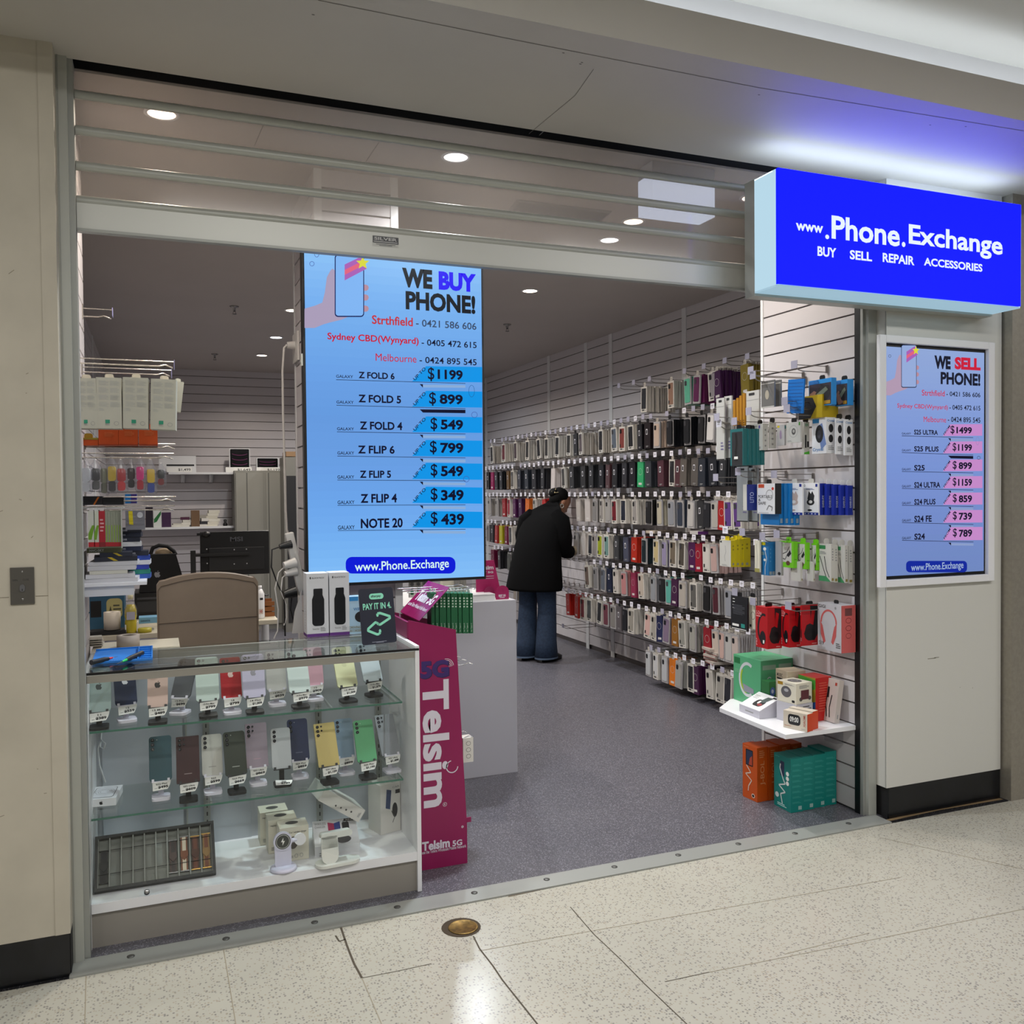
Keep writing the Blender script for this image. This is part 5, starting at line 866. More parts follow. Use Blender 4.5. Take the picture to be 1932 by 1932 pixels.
# ceiling fittings in the shop
A, B_ = at(1214,303,'z',ZC), at(1348,316,'z',ZC); lb = thing('ceiling_light_box', 'square white illuminated box hanging from the ceiling behind the shutter', 'light box', ((A.x+B_.x)/2, .2, 2.62)); yb = (A.y+B_.y)/2
zb = at(1348,410,'y',yb).z; xq0, xq1 = at(1231,370,'y',yb).x, at(1348,370,'y',yb).x; b = MB(); b.bx(xq0, xq1, yb, yb+.12, zb+.09, ZC-.001, WHITE); mk('housing', b, lb); b = MB(); zm = at(1300,336,'y',yb).z; b.bx(xq0, xq1, yb-.002, yb+.121, zb, zm, em('c9d8f4', 1.5)); mk('lit_panel', b, lb)
b = MB(); P4 = [at(x, y, 'z', ZC-.001) for x, y in ((950,405),(975,376),(1155,398),(1128,424))]; b.pl([(p.x,p.y) for p in P4], mt('4a4848', .7), None, ZC-.003); c_ = sum(P4, Vector())/4
b.add([tuple(p+(Vector((0,0,-.002)))) for p in P4]+[tuple(c_+(p-c_)*.93+Vector((0,0,-.012))) for p in P4], [(0,1,5,4),(1,2,6,5),(2,3,7,6),(3,0,4,7)], mt('6d6a68', .6)); av = mk('air_vent', b); tag(av, 'dark square air vent in the shop ceiling seen through the shutter', 'vent')
for x, y, l in ((442,578,'front ceiling sprinkler over the back office'), (405,668,'rear ceiling sprinkler over the back office'), (957,612,'ceiling sprinkler over the aisle')):
    p = at(x, y, 'z', ZC); t = thing('ceiling_sprinkler', l, 'sprinkler', p, 0, 'ceiling sprinklers'); b = MB(); b.lathe([(.035,0),(.03,-.008),(.012,-.012),(.01,-.04)][::-1], DCHROME, Matrix.Translation(p), 14); mk('escutcheon', b, t); b = MB(); b.lathe([(.016,-.06),(.018,-.056)], DCHROME, Matrix.Translation(p), 12); b.tube([(p.x-.008,p.y,p.z-.04),(p.x-.010,p.y,p.z-.057)], .002, DCHROME, None, 6); b.tube([(p.x+.008,p.y,p.z-.04),(p.x+.010,p.y,p.z-.057)], .002, DCHROME, None, 6); mk('deflector', b, t)
# ---------------------------------------------------------------- accessory wall: hooks and phone case packs
XF = 3.70
TAGM = mt('e6e3ec', .4); TAGB = mt('a5a2b2', .35); WIRE = mt('98938f', .28, .9)
ROWS = {'A': 2.345, '1': 2.065, '2': 1.77, '3': 1.475, '4': 1.176, '5': .896, '6': .602, '7': .307}
RNAME = {'A': 'partial top', '1': 'first full', '2': 'second full', '3': 'third full', '4': 'fourth full', '5': 'fifth full', '6': 'sixth full', '7': 'lowest'}
def ordn(n): return '%d%s' % (n, 'th' if 10 <= n % 100 <= 20 else {1:'st',2:'nd',3:'rd'}.get(n % 10, 'th'))
def hook_proto(blank, L=.335):
    b = MB(); b.bx(L-.004, L, -.008, .008, -.032, .006, WIRE); b.tube([(L,0,-.028),(.05,0,-.028),(.028,0,-.023),(.012,0,-.014)], .0026, WIRE, None, 6); b.tube([(L,0,.0),(.004,0,.0)], .0022, WIRE, None, 6)
    r = mk('peg_hook', b, origin=(0,0,0)); b = MB(); M = FR('-x', (.002,0,0)); b.bx(0, .002, -.022, .022, -.018, .019, TAGB if blank else TAGM)
    if not blank: b.rect(-.012,.002,.012,.008,GREYP,FR('-x',(-.0003,0,0))); b.rect(-.012,-.006,.008,-.003,GREYP,FR('-x',(-.0003,0,0)))
    mk('price_tag', b, r); return r
HP = {}
def hook(x, y, z, label, blank, group, L=.335):
    k = (blank, L)
    if k not in HP: HP[k] = o = hook_proto(*k); o.location = (x, y, z); return tag(o, label, 'hook', group)
    return dup(HP[k], (x, y, z), None, label, group)
EXT = {'A': (1.5, 3.2), '1': (1.42, 6.2), '2': (1.36, 6.35), '3': (1.36, 6.35), '4': (1.42, 6.3), '5': (1.45, 6.15), '6': (1.5, 5.75), '7': (1.55, 2.75)}
for r, (y0, y1) in EXT.items():
    st_ = .115 if r != 'A' else .24; n = int((y1-y0)/st_)
    for i in range(n+1):
        if random.random() < .06: continue
        y = y0+st_*i
        hook(XF, y, ROWS[r]+random.uniform(-.004, .004), '%s peg hook from the doorway on the %s row of the accessory wall' % (ordn(i+1), RNAME[r]), (r == '1' and i % 3 != 1) or r == 'A' or random.random() < .12, 'peg hooks on the '+RNAME[r]+' row')
def cname(h):
    r, g, b_ = [int(h[i:i+2], 16) for i in (0, 2, 4)]; mx, mn = max(r, g, b_), min(r, g, b_)
    if mx < 48: return 'black'
    if mx-mn < 26: return 'dark grey' if mx < 100 else ('grey' if mx < 165 else 'pale grey')
    import colorsys; hh, s, v = colorsys.rgb_to_hsv(r/255, g/255, b_/255); hh *= 360
    if hh < 18 or hh > 340: n = 'red' if s > .55 else 'dusky pink' if v > .5 else 'maroon'
    elif hh < 45: n = 'orange' if s > .7 and v > .6 else ('beige' if v > .6 else 'brown')
    elif hh < 70: n = 'yellow green' if s > .6 else 'khaki'
    elif hh < 165: n = 'green'
    elif hh < 200: n = 'teal'
    elif hh < 262: n = 'navy' if v < .45 else 'blue grey'
    else: n = 'purple'
    return n
KW = {'w': 'window boxed case', 'd': 'sealed case pouch', 'c': 'clear pouch case', 'p': 'solid case box', 'k': 'bare rounded case'}
PP = {}; WBOX = mt('c9c4bb', .45); TABM = mt('bdb6ac', .4)
def pack_proto(k, col):
    m = mt(col, .35); b = MB(); w, h = .086, .196
    F = lambda x: FR('-x', (x, 0, 0))
    if k == 'w': b.bx(0, .020, -w/2, w/2, -h-.012, -.012, WBOX); b.rect(-w*.3, -h-.002, w*.1, -h+.008, PRINT, F(-.0004)); b.rect(w*.2, -h-.002, w*.4, -h+.004, GREYP, F(-.0004)); D = .02
    elif k == 'd': b.bx(0, .012, -w/2, w/2, -h-.012, -.012, m); b.rr(-w*.22, -h*.52, w*.06, -h*.30, .004, mt('c9c7cc'), F(-.0004)); b.rr(-w*.17, -h*.49, w*.01, -h*.34, .003, BLACK, F(-.0006)); b.rect(-w*.2, -h+.004, w*.2, -h+.008, GREYP, F(-.0004)); b.rect(-w*.2, -h-.002, w*.1, -h+.001, GREYP, F(-.0004)); D = .012
    elif k == 'c': b.bx(.001, .012, -w/2, w/2, -h-.012, -.012, mt('a9a6a6', .2)); D = .013
    elif k == 'p': b.bx(0, .016, -w/2, w/2, -h-.012, -.012, m); b.rect(-w*.25, -h+.006, w*.25, -h+.022, mt('c9c4c0'), F(-.0004)); b.ring(0, -h*.45, .026, .002, mt('b9b4b0'), F(-.0004)); D = .016
    else: b.bx(.009, .012, -w/2, w/2, -h-.012, -.012, mt('8f8c8c', .3)); D = .013
    o = mk('phone_case_pack', b, origin=(0,0,0))
    if k in 'wck':
        s = .80 if k == 'w' else .86; b = MB(); M = F(0) @ Matrix.Translation((0, -h/2-.012+(.006 if k == 'w' else 0), 0)); b.ex(rrp(w*s*.92, h*s, .012 if k != 'w' else .004), .0 if k == 'w' else -.008, .0015 if k == 'w' else .002, m, M)
        b.ex([(x-w*.18, y+h*.28) for x, y in rrp(.026, .034, .008)], .001, .0035, mt('101012' if col[0] > '5' else '3c3c40', .3), M)
        if k == 'w': b.rr(-w*.36, -h*.36, -w*.18, -h*.24, .003, BLACK, M, .002)
        mk('case', b, o)
    b = MB(); t = mt('1c1c1e', .4) if k in 'dk' else TABM; b.ex([(x, y+.004) for x, y in rrp(.036, .032, .01)], -.006, -.005, t, F(0)); b.ring(0, .006, .008, .003, BLACKM, F(-.0002), .0062); mk('hang_tab', b, o)
    return o, D
NIND = [0]; OVER = MB()
def pack(k, col, loc, rot, label, group):
    key = (k, col)
    if NIND[0] >= 296:
        T = Matrix.Translation(loc) @ Matrix.Rotation(rot[2], 4, 'Z') @ Matrix.Rotation(rot[0], 4, 'X'); m = WBOX if k == 'w' else mt(col, .35)
        OVER.bx(0, .016, -.043, .043, -.208, -.012, m, T); return
    NIND[0] += 1
    if key not in PP:
        PP[key] = o, D = pack_proto(k, col); o.location = loc; o.rotation_euler = rot; return tag(o, label, 'phone case', group)
    return dup(PP[key][0], loc, rot, label, group)
def DEP(k): return {'w': .022, 'd': .016, 'c': .019, 'p': .018, 'k': .020}[k]
ITEMS = {
'A': "1216w2a2b2f4 1266w8a6a585 1297c5aa98c2 1316c5a18484 1344w8a84881 1352p3a12408 1404p7a6a206",
'1': "1342cd8d4d01 1323k1a1a1c1 1296k16171b5 1263k1b1c206 1240cb9a4941 1222d1d15181 1207d15151a3 1190w1c1d211 1174w7a3a341 1158w59616c1 1134w16171b3 1096w5a50526 1086d25262a1 1074w2a2a283 1052w1d20252 1032w2a29283 1016w17181c2 996w2323232 973w3a2a302 951w5a20281 928w0f0f103",
'2': "1364d24262a1 1344d1c1f262 1324d262b342 1311d55504c1 1290d5a544e2 1280d4a2a301 1268w17171b1 1246d4a28322 1223d33363c2 1209p2f9a621 1193d15151c2 1178d26262c2 1160d1a1b201 1147d4a30341 1134d1c1e242 1115d26282c2 1100d2c2c2e2 1078d2b2d303 1062w3a38361 1044pc9c0bc2 1024d2325292 1007d25262b2 993d2a30383 980d2c30382 967w55524e1 958d5a40201 945d24262b2 936d2a2c301 929p8a18501 921d1414162",
'3': "1389w5a3a7a1 1373w5a3a802 1362pa01a1a2 1348ca8a49c1 1333k1a1b202 1320d2a2a2c2 1303cb4b0ac3 1282c2f36441 1265c84868c3 1243cb0a8942 1223k17181a2 1197w8f8a862 1175w1d21301 1158w6a1a241 1146c9a96921 1135w8f89841 1122c7d7a782 1108pbdb5b03 1090pb9b2ac2 1026pa81a181 1009w8a86801 995pc0601a1 981d3a1a401 970p4a1a482 960w8a20301 950p8f20281 937c8d89842 923c97928c2",
'4': "1345cb89a941 1331wc9c4bc1 1316p8f10281 1305p4512452 1286w4a443c2 1269w6a5f501 1252c8f86a41 1237wb8a67a1 1214c16242a1 1196pa828182 1179d494c5c1 1162d3f40421 1144w6a8a841 1131w8f9a2a1 1121c8a84801 1113w33343c1 1100pcfc8c23 1086caaa49e2 962w3a3c3e1 954p6a14381 944pa8a0201 936p9a2a2a1 928d2a2a2e1 920c6a66681",
'5': "1373c8a8c941 1348c4a1a241 1332k1313133 1307w5c5a561 1287caaa2981 1272p3f1a3c2 1260c58a2941 1247k17181a1 1231c8b8e921 1208wb5a89a2 1193p8a2a482 1175cb078783 1160wb8b0a81 1148d1c22382 1137c5c626c1 1122c7c7a7a3 1105w6a5a502 959k4a4c482 940d26262a2 928p5a10303",
'6': "1385cc0b0a81 1373cb5b2ae1 1360cc4a49a1 1348cc0b0a41 1332p8a14204 1305c9a98904 1284w8d8c842 1272p8a5a181 1256c7c6a803 1241p1a21481 1232w9f9a901 1222wc9a49c2 1189w8f8a805 1177k1e1e221 1166d5c56581 1155c7c78741 1141c6a3a441 1130w2a2a2c3 1110w4a4c4c1 1097w6a1a241 1086p9a20183 1069pa020182 970c8a80764",
'7': "1372w22232a1 1358w9a968e2 1336wb5b0a82 1301w17181a1 1309p3a10384 1279c9c9a944 1267pd0700c1 1252cb4b6b82 1235wc4c4c44 1221cb8babc3"}
ALLP = []
for r, s in ITEMS.items():
    zt = ROWS[r]-.030
    for j, it in enumerate(s.split()):
        i = 3 if it[3] in 'wdcpk' else 4; px, k, col, n = int(it[:i]), it[i], it[i+1:i+7], int(it[i+7:])
        y = at(px, 966, 'x', XF+.03).y
        n = {'w': 11, 'd': 14, 'c': 12, 'k': 12, 'p': 12}[k] - (j*5+int(y*10)) % 4  # stacks deepened past the listed counts to shade the wall between rows
        for q in range(n): ALLP.append((q > 0, y, r, j+1, k, col, q, n, zt))
ALLP.sort(key=lambda a: (a[0], a[1]))
for late, y, r, j, k, col, q, n, zt in ALLP:
    loc = (XF+.03+q*DEP(k)*1.08+random.uniform(0, .002), y+random.uniform(-.003, .003), zt+random.uniform(-.006, .002)); rot = (random.gauss(0, .045), 0, random.gauss(0, .05))
    c = cname(col)
    if not q: lab = '%s %s fronting %s stocked hook from the doorway, %s row' % (c, KW[k], ordn(j), RNAME[r]); g = 'case packs fronting the '+RNAME[r]+' row'
    else: lab = '%s %s queued behind the front, %s stocked hook, %s row' % (c, KW[k], ordn(j), RNAME[r]); g = 'case packs queued on the %s stocked hook, %s row' % (ordn(j), RNAME[r])
    pack(k, col, loc, rot, lab, g)
if OVER.v: tag(mk('case_packs', OVER, keep=True), 'mixed phone case packs crowded behind the front ones on the far pegs', 'phone cases', None, 'stuff')
# small group hung low near the floor, flat boxes lying on the hooks
p = at(1088, 1183, 'x', 3.80); hook(3.66, p.y, p.z+.02, 'lone peg hook low on the far slatted wall beside the standing customer', True, None, .335)
for i in range(6): dupe = pack('c', 'b0aeac', (3.70+.02*i, p.y, p.z-.002), (0,0,.03*(i % 3-1)), 'clear pouch in the low bundle beside the standing customer', 'low bundle of clear pouches')
def flat(px, py, X, dim, col, label, z=None, rz=0, deco=()):
    p = at(px, py, 'x', X); carton('flat_box', label, 'box', (X+.08, p.y, z or p.z), dim, mt(col, .45), deco, (0,0,rz))
flat(1228, 1006, 3.74, (.2,.1,.02), 'b5a898', 'pale flat box lying on the hooks of the fourth full row', None, .2); flat(1315, 1008, 3.72, (.2,.12,.022), 'b9b4b0', 'white flat box with a purple end lying on the hooks of the fourth full row', None, -.1, [('F','r',0,0,.4,1,mt('5a2a6a'))])
p = at(1345, 1250, 'x', 3.74)
for i in range(5): carton('flat_box', 'white flat box in the pile lying on the lowest hooks', 'box', (3.80+.015*(i % 2), p.y+.02*((i*2) % 3-1), ROWS['7']+.012+.0205*i), (.19, .13, .02), mt('b5aaa0', .45), [('L','r',0,0,1,.2,mt('7a2a2a'))], (0,0,.12*((i*3) % 4-1.5)), 'white pile on the lowest hooks')
# ---------------------------------------------------------------- slatted return by the doorway: hanging accessories
def nb(name, label, cat, a, b_, c, t, u, X, base, deco=(), group=None, rz=0., tab=None, tabm=None, dy=0., tilt=0.):
    """box hanging on the return: a-b pixel span of its aisle face (x=X), b-c of its mall face, t/u rows of its near edge"""
    m = (t+u)/2; A, B_ = at(a, m, 'x', X), at(b_, m, 'x', X); zt, zb = at(b_, t, 'x', X).z, at(b_, u, 'x', X).z; yn = max(B_.y, .03); X2 = min(at(c, m, 'y', yn).x, NPX-.004) if c > b_ else X+.012
    X2 = max(X2, X+.008); d = abs(A.y-yn)
    return carton(name, label, cat, ((X+X2)/2, yn+d/2+dy, zb), (X2-X, d, zt-zb), base, deco, (tilt,0,rz), group, tab, tabm)
HT = ('L', .036, .024); LGT = mt('c4c2bb', .45); PEG = 'peg hook on the slatted return, '
def nhook(px, py, X, blank, label):
    p = at(px, py, 'x', X); hook(X, max(p.y, .045), p.z, PEG+label, blank, 'peg hooks on the return by the doorway', round(NPX-X-.004, 3))
for px, py, X, bl, l in [(1498,688,3.02,True,'highest one with a blank plate'),(1416,699,2.90,True,'high one over the silver pouches'),(1420,708,2.90,True,'high one just under the silver pouch line'),(1480,757,2.95,True,'over the blue plastic tray'),(1484,771,2.95,True,'below the blue plastic tray'),(1352,787,2.87,True,'far one over the white cable bags'),(1385,795,2.89,True,'over the orange gold packs'),(1412,776,2.92,True,'over the long white bag'),(1356,799,2.88,False,'far lower one over the teal boxes'),
   (1350,901,2.90,True,'with a blank plate above the navy boxes'),(1392,890,2.92,True,'over the portable and safe box'),(1460,895,2.98,True,'over the earbud boxes'),(1368,1000,2.89,False,'over the yellow boxes'),(1400,1004,2.92,True,'with a blank plate over the yellow boxes'),(1438,1012,2.96,True,'over the cream earphone card'),(1465,1008,2.97,True,'with a wide blank plate over the lime packs'),(1386,1117,2.92,True,'over the black printed box'),(1420,1135,2.93,True,'over the red headphone boxes'),(1487,1143,2.95,True,'long one crossing above the headphone boxes')]: nhook(px, py, X, bl, l)
SILV = mt('8f8e8c', .25, .5); ZIP = mt('bfbdb8', .3)
nb('foil_pouch', 'silver zip pouch with a beige oval window, front of two by the doorway', 'pouch', 1437, 1460, 1461, 716, 767, 2.97, SILV, [('L','e',.3,.3,.6,.65,mt('a8a090')),('L','r',0,.88,1,.91,ZIP),('L','r',0,.0,1,.04,ZIP)], 'silver zip pouches', .05)
nb('foil_pouch', 'silver zip pouch behind the one with the oval window', 'pouch', 1459, 1472, 1473, 716, 766, 3.00, SILV, [('L','r',0,.86,1,.9,ZIP)], 'silver zip pouches', .1)
BT = mt('0f6ec2', .4); nb('tool_tray', 'long blue plastic tray with ridges hanging beside the silver pouches', 'tray', 1484, 1514, 1516, 713, 778, 3.02, BT, [('L','r',.05,.08+.1*i,.95,.1+.1*i,mt('0c559c')) for i in range(9)], None, 0, None, None, 0, .08)
GPB = mt('2a8ad2', .4); gd = [('L','r',.02,.03,.98,.84,mt('2c2430')),('L','p',.04,.05,.7,.6,mt('8f6a5a'),[(0,.8),(.3,1),(1,.5),(.8,.1),(.3,0),(.1,.3)]),('L','p',.3,.15,.95,.8,INKP,[(0,.5),(.4,1),(.9,.9),(1,.4),(.7,0),(.3,.1)]),('L','p',.35,.3,.85,.7,mt('6f7a6a'),[(0,.4),(.8,1),(1,.7),(.2,.0)]),('L','rr',.62,.05,.95,.18,mt('a07a20')),('L','rr',.03,.85,.45,.97,mt('1a64a8'))]
nb('game_trigger_box', 'blue edged box with hands and a game controller pictured, front of two', 'box', 1526, 1569, 1578, 712, 763, 3.10, GPB, gd, 'game controller boxes', 0, HT); nb('game_trigger_box', 'blue edged game controller box behind, closest to the black track', 'box', 1577, 1599, 1610, 715, 764, 3.165, GPB, gd, 'game controller boxes', 0, HT)
nb('game_trigger_box', 'tilted black and yellow box hanging behind the game controller boxes', 'box', 1515, 1560, 1590, 742, 786, 3.09, mt('b59a0e', .45), [('L','p',0,.0,1,1,mt('1b1a1c'),[(0,0),(0,1),(.6,.9),(.75,.5),(.5,0)]),('F','r',.3,.5,1,1,GPB)], None, 0, None, None, .03)
PCH = mt('b9b8b4', .35)
def wbag(label, a, b_, t, u, X, col=PCH, foot=BLACKM): nb('cable_pouch', label, 'pouch', a, b_, b_+1, t, u, X, col, [('L','rr',.3,.93,.7,.97,INKP),('L','r',0,.86,1,.865,GREYP),('L','l',.55,.15,.9,.3,mt('6a6488'),3),('L','r',0,0,1,.02,foot)], 'long white pouches hanging past the return edge', random.uniform(-.06,.06))
wbag('long white pouch hanging farthest past the return edge', 1352, 1366, 750, 868, 2.92); wbag('long white pouch with a purple edge behind the teal boxes', 1367, 1380, 746, 866, 2.95); wbag('wide white pouch with a logo at the return edge', 1405, 1432, 735, 862, 3.03)
nb('cable_pouch', 'narrow purple strip pack between the long white pouches', 'pouch', 1364, 1367, 1368, 760, 850, 2.935, mt('55205a'))
for i in range(4): nb('stylus_pack', 'slim gold pack with printed end in the row between the white pouches', 'package', 1383+6*i, 1387.5+6*i, 1389+6*i, 755-4.5*i, 803, 2.92, mt('a8741a', .4), [('L','l',.2,.0,.8,.2,mt('4a3014'),3)], 'slim gold packs')
TEAL = mt('23686a', .4)
nb('watch_strap_box', 'teal box with a window showing a black strap, front of the teal stack', 'box', 1378, 1402, 1411, 808, 878, 2.885, TEAL, [('L','r',.12,.0,.95,.92,mt('26282b')),('L','w',0,0,1,1,mt('0e0e10'),(.16,(.45,.88),(.52,.6),(.42,.35),(.5,.12))),('L','r',.3,.18,.6,.25,PAPER)], 'teal strap boxes', 0, HT)
for i in range(4): nb('watch_strap_box', 'plain teal strap box edge behind the windowed teal box', 'box', 1404, 1412+8*i, 1418.5+8*i, 809, 877, 2.912+.022*i, TEAL, (), 'teal strap boxes', 0, HT)
icn = lambda f, n=4: [(f,'e',.35,.12+.2*i,.65,.2+.2*i,mt('8a8886')) for i in range(n)]
nb('charger_box', 'white box with an oval cable ring picture beside the teal boxes', 'box', 1419, 1439, 1449, 799, 849, 2.97, LGT, [('L','o',.25,.3,.62,.85,mt('7a7672'),.05),('L','t',.08,.88,.5,.95,ICON,'BLACKTECH'),('L','l',.1,.05,.8,.18,ICON,3),('L','e',.62,.82,.78,.95,mt('5a4a9a'))]+icn('F'), None, 0, HT)
nb('charger_box', 'white box with a column of icons behind the cable ring box', 'box', 1450, 1451, 1464, 796, 846, 3.01, LGT, icn('F'), None, 0, HT)
nb('charger_box', 'frosted pack with a purple oval beside the white icon box', 'box', 1466, 1480, 1483, 801, 840, 3.04, mt('a5a4a4', .3), [('L','e',.35,.3,.65,.75,mt('8a7a94')),('L','r',.05,.88,.35,.97,mt('c9b80c')),('F','r',.1,.8,.9,.95,TEAL)])
nb('charger_box', 'square white box with a round ring holder picture', 'box', 1484, 1510, 1513, 795, 834, 3.05, LGT, [('L','e',.38,.38,.66,.7,ICON),('L','e',.45,.48,.6,.64,mt('a8a6a0')),('L','o',.2,.25,.8,.85,GREYP,.015),('L','r',.88,.82,.97,.98,mt('3f8a2a')),('L','l',.1,.05,.4,.12,GREYP,2)], None, .03, HT)
nb('adapter_pack', 'narrow white box with green ends beside the ring holder box', 'box', 1513, 1517, 1527, 796, 857, 3.09, LGT, [('F','r',.15,.2,.45,.6,INKP),('F','r',.55,.22,.9,.4,INKP),('F','p',0,0,1,.1,mt('4fb82a'),[(0,0),(1,0),(1,1),(0,.5)]),('F','t',.2,.86,.8,.95,mt('1f8a5a'),'NEW')], None, .0, HT)
cmd = [('L','r',.05,.86,.5,.98,mt('2a86c4')),('L','p',.3,.1,1,.85,mt('6f86b8'),[(.1,.9),(.6,1),(1,.2),(.5,0)]),('L','e',.25,.3,.8,.8,INKP),('L','e',.4,.42,.62,.66,mt('3a3a44')),('L','t',.06,.05,.8,.16,mt('2f7ab8'),'Crystal'),('F','e',.25,.58,.75,.82,INKP),('F','e',.25,.3,.75,.52,INKP),('F','t',.1,.86,.9,.94,mt('2f7ab8'),'Crystal'),('F','l',.2,.08,.8,.22,GREYP,3)]
for i, (a, b_, c, l) in enumerate([(1532,1559,1576,'white box with a black car mount pictured, front of three near the track'),(1575,1577,1592,'white car mount box in the middle of the three near the track'),(1591,1594,1609,'white car mount box closest to the black track')]):
    nb('car_mount_box', l, 'box', a, b_, c, 787+2*i, 855+2*i, 3.105+.03*i, WHITE2, cmd if i == 0 else [t for t in cmd if t[0] == 'F'], 'car mount boxes', 0, HT)
NAVY = mt('1a2f86', .4); NV2 = mt('1c2f9a', .4)
wbag('grey foil pouch hanging behind the navy box under the teal stack', 1391, 1410, 880, 985, 3.0, mt('8c9092', .3)); wbag('second grey foil pouch beside the navy box', 1412, 1430, 882, 985, 3.03, mt('8c9092', .3))
nb('charger_box', 'small navy and white box on the return, farthest of the navy ones', 'box', 1402, 1409, 1428, 914, 963, 2.92, LGT, [('F','r',0,0,1,1,NAVY),('F','tv',.3,.3,.7,.7,mt('aab4d8'),'LITO')], None, 0, HT)
nb('charger_box', 'white portable and safe box with an orange corner and black side', 'box', 1429, 1462, 1474, 912, 970, 2.97, WHITE2, [('L','r',.06,.86,.4,.98,mt('c04a28')),('L','t',.06,.52,.85,.62,ICON,'PORTABLE'),('L','t',.06,.42,.2,.5,ICON,'&'),('L','t',.06,.3,.5,.4,ICON,'SAFE'),('L','e',.82,.78,.95,.88,mt('c03a28')),('L','o',.5,.45,.9,.8,GREYP,.02),('L','w',.5,.05,.9,.3,GREYP,(.05,(.1,.3),(.4,.9),(.9,.7),(.8,.2))),('L','l',.06,.02,.8,.05,GREYP,1),('F','r',0,0,1,1,INKP)], None, 0, HT)
for i in range(4): nb('charger_box', 'sky blue box with a small square printed on its side', 'box', 1435+9*i, 1470+10*i, 1478.5+10*i, 912, 991, 3.0+.022*i, mt('1273b8', .4), [('F','r',.25,.05,.75,.16,mt('8a9aa8'))], 'sky blue boxes under the earbud boxes')
for a, b_, c, X, ink, l in ((1482,1514,1516,3.06,mt('b8a49c'),'white earbud box with faint rose earbuds pictured'),(1515,1544,1546,3.10,INKP,'white earbud box with black earbuds pictured')):
    nb('earbud_box', l, 'box', a, b_, c, 911, 972, X, WHITE2, [('L','r',0,0,1,.08,NAVY),('L','e',.25,.3,.75,.5,ink),('L','p',.3,.45,.75,.75,ink,[(0,.2),(.2,1),(.5,.7),(.7,1),(1,.5),(.9,0),(.1,0)]),('L','e',.38,.36,.62,.46,mt('d5d3d0')),('L','l',.2,.78,.75,.84,mt('5a6a9a'),2),('L','r',.82,.88,.95,.97,NAVY),('L','o',.06,.88,.16,.96,ICON,.02),('L','e',.3,.12,.6,.18,ink)]+[('L','e',.1+.22*i,.02,.2+.22*i,.06,mt('c4c8dc')) for i in range(4)], 'earbud boxes', 0, HT, LGT)
for i in range(5): nb('earbud_box', 'royal blue box edge with white lettering in the row by the track', 'box', 1546+13.2*i-4, 1547+13.2*i, min(1558.5+13.2*i, 1611), 912+1*i, 972, 3.115+.018*i, NV2, [('F','tv',.35,.25,.7,.62,mt('c9d0e8'),'EARBUDS'),('F','r',.92,.1,.99,.9,mt('9aa4d0'))], 'royal blue box edges by the track', 0, ('F', .026, .03), WHITE2)
YEL = mt('bfae08', .4)
for i in range(4):
    nb('earphone_box', 'yellow earphone box with a white front, first of four' if i == 0 else 'yellow earphone box edge behind the white fronted one', 'box', 1358 if i == 0 else 1378, 1379+8*i, 1387.5+9.5*i, 1020-1.5*i, 1070, 2.90+.024*i, YEL, ([('L','r',.0,.0,1,1,LGT),('L','w',.2,.2,.8,.8,GREYP,(.03,(.5,1),(.6,.6),(.4,.3),(.5,0))),('L','r',.05,.9,.2,.97,INKP),('L','l',.2,.03,.7,.08,GREYP,2)] if i == 0 else [])+[('F','e',.35,.75,.65,.82,mt('8a7d10')),('F','e',.35,.62,.65,.69,mt('8a7d10')),('F','e',.3,.06,.7,.16,mt('8a8a70'))], 'yellow earphone boxes', 0, HT, YEL)
nb('earphone_box', 'cream earphone card beside the yellow boxes', 'box', 1424, 1433, 1436, 1020, 1080, 2.97, CREAM, [('L','w',.2,.1,.8,.9,GREYP,(.06,(.3,1),(.5,.5),(.4,0))),('L','r',0,0,1,.12,mt('9a9450'))])
nb('earphone_box', 'blue box with white earphones pictured on its front', 'box', 1436, 1450, 1463, 1023, 1086, 2.99, mt('1670ac', .4), [('L','r',.06,.9,.6,.99,mt('c9c010')),('L','e',.3,.74,.7,.84,PAPER),('L','w',.2,.2,.9,.8,PAPER,(.06,(.5,.9),(.8,.5),(.5,.1),(.5,-.3))),('L','e',.35,.42,.65,.5,PAPER),('L','l',.05,.6,.5,.7,mt('9ab4a0'),3),('F','r',.1,.02,.45,.12,mt('8a9aa0')),('F','r',.55,.02,.9,.12,mt('8a9aa0'))]+[('F','e',.2,.4+.12*i,.35,.45+.12*i,mt('4a90c0')) for i in range(4)], None, 0, HT, LGT)
nb('earphone_box', 'grey white pack between the blue earphone box and the lime packs', 'box', 1463, 1474, 1478, 1022, 1086, 3.02, mt('a4a4a4', .35), [('L','e',.4,.0,.9,.1,INKP)])
LIME = mt('6fc21a', .4)
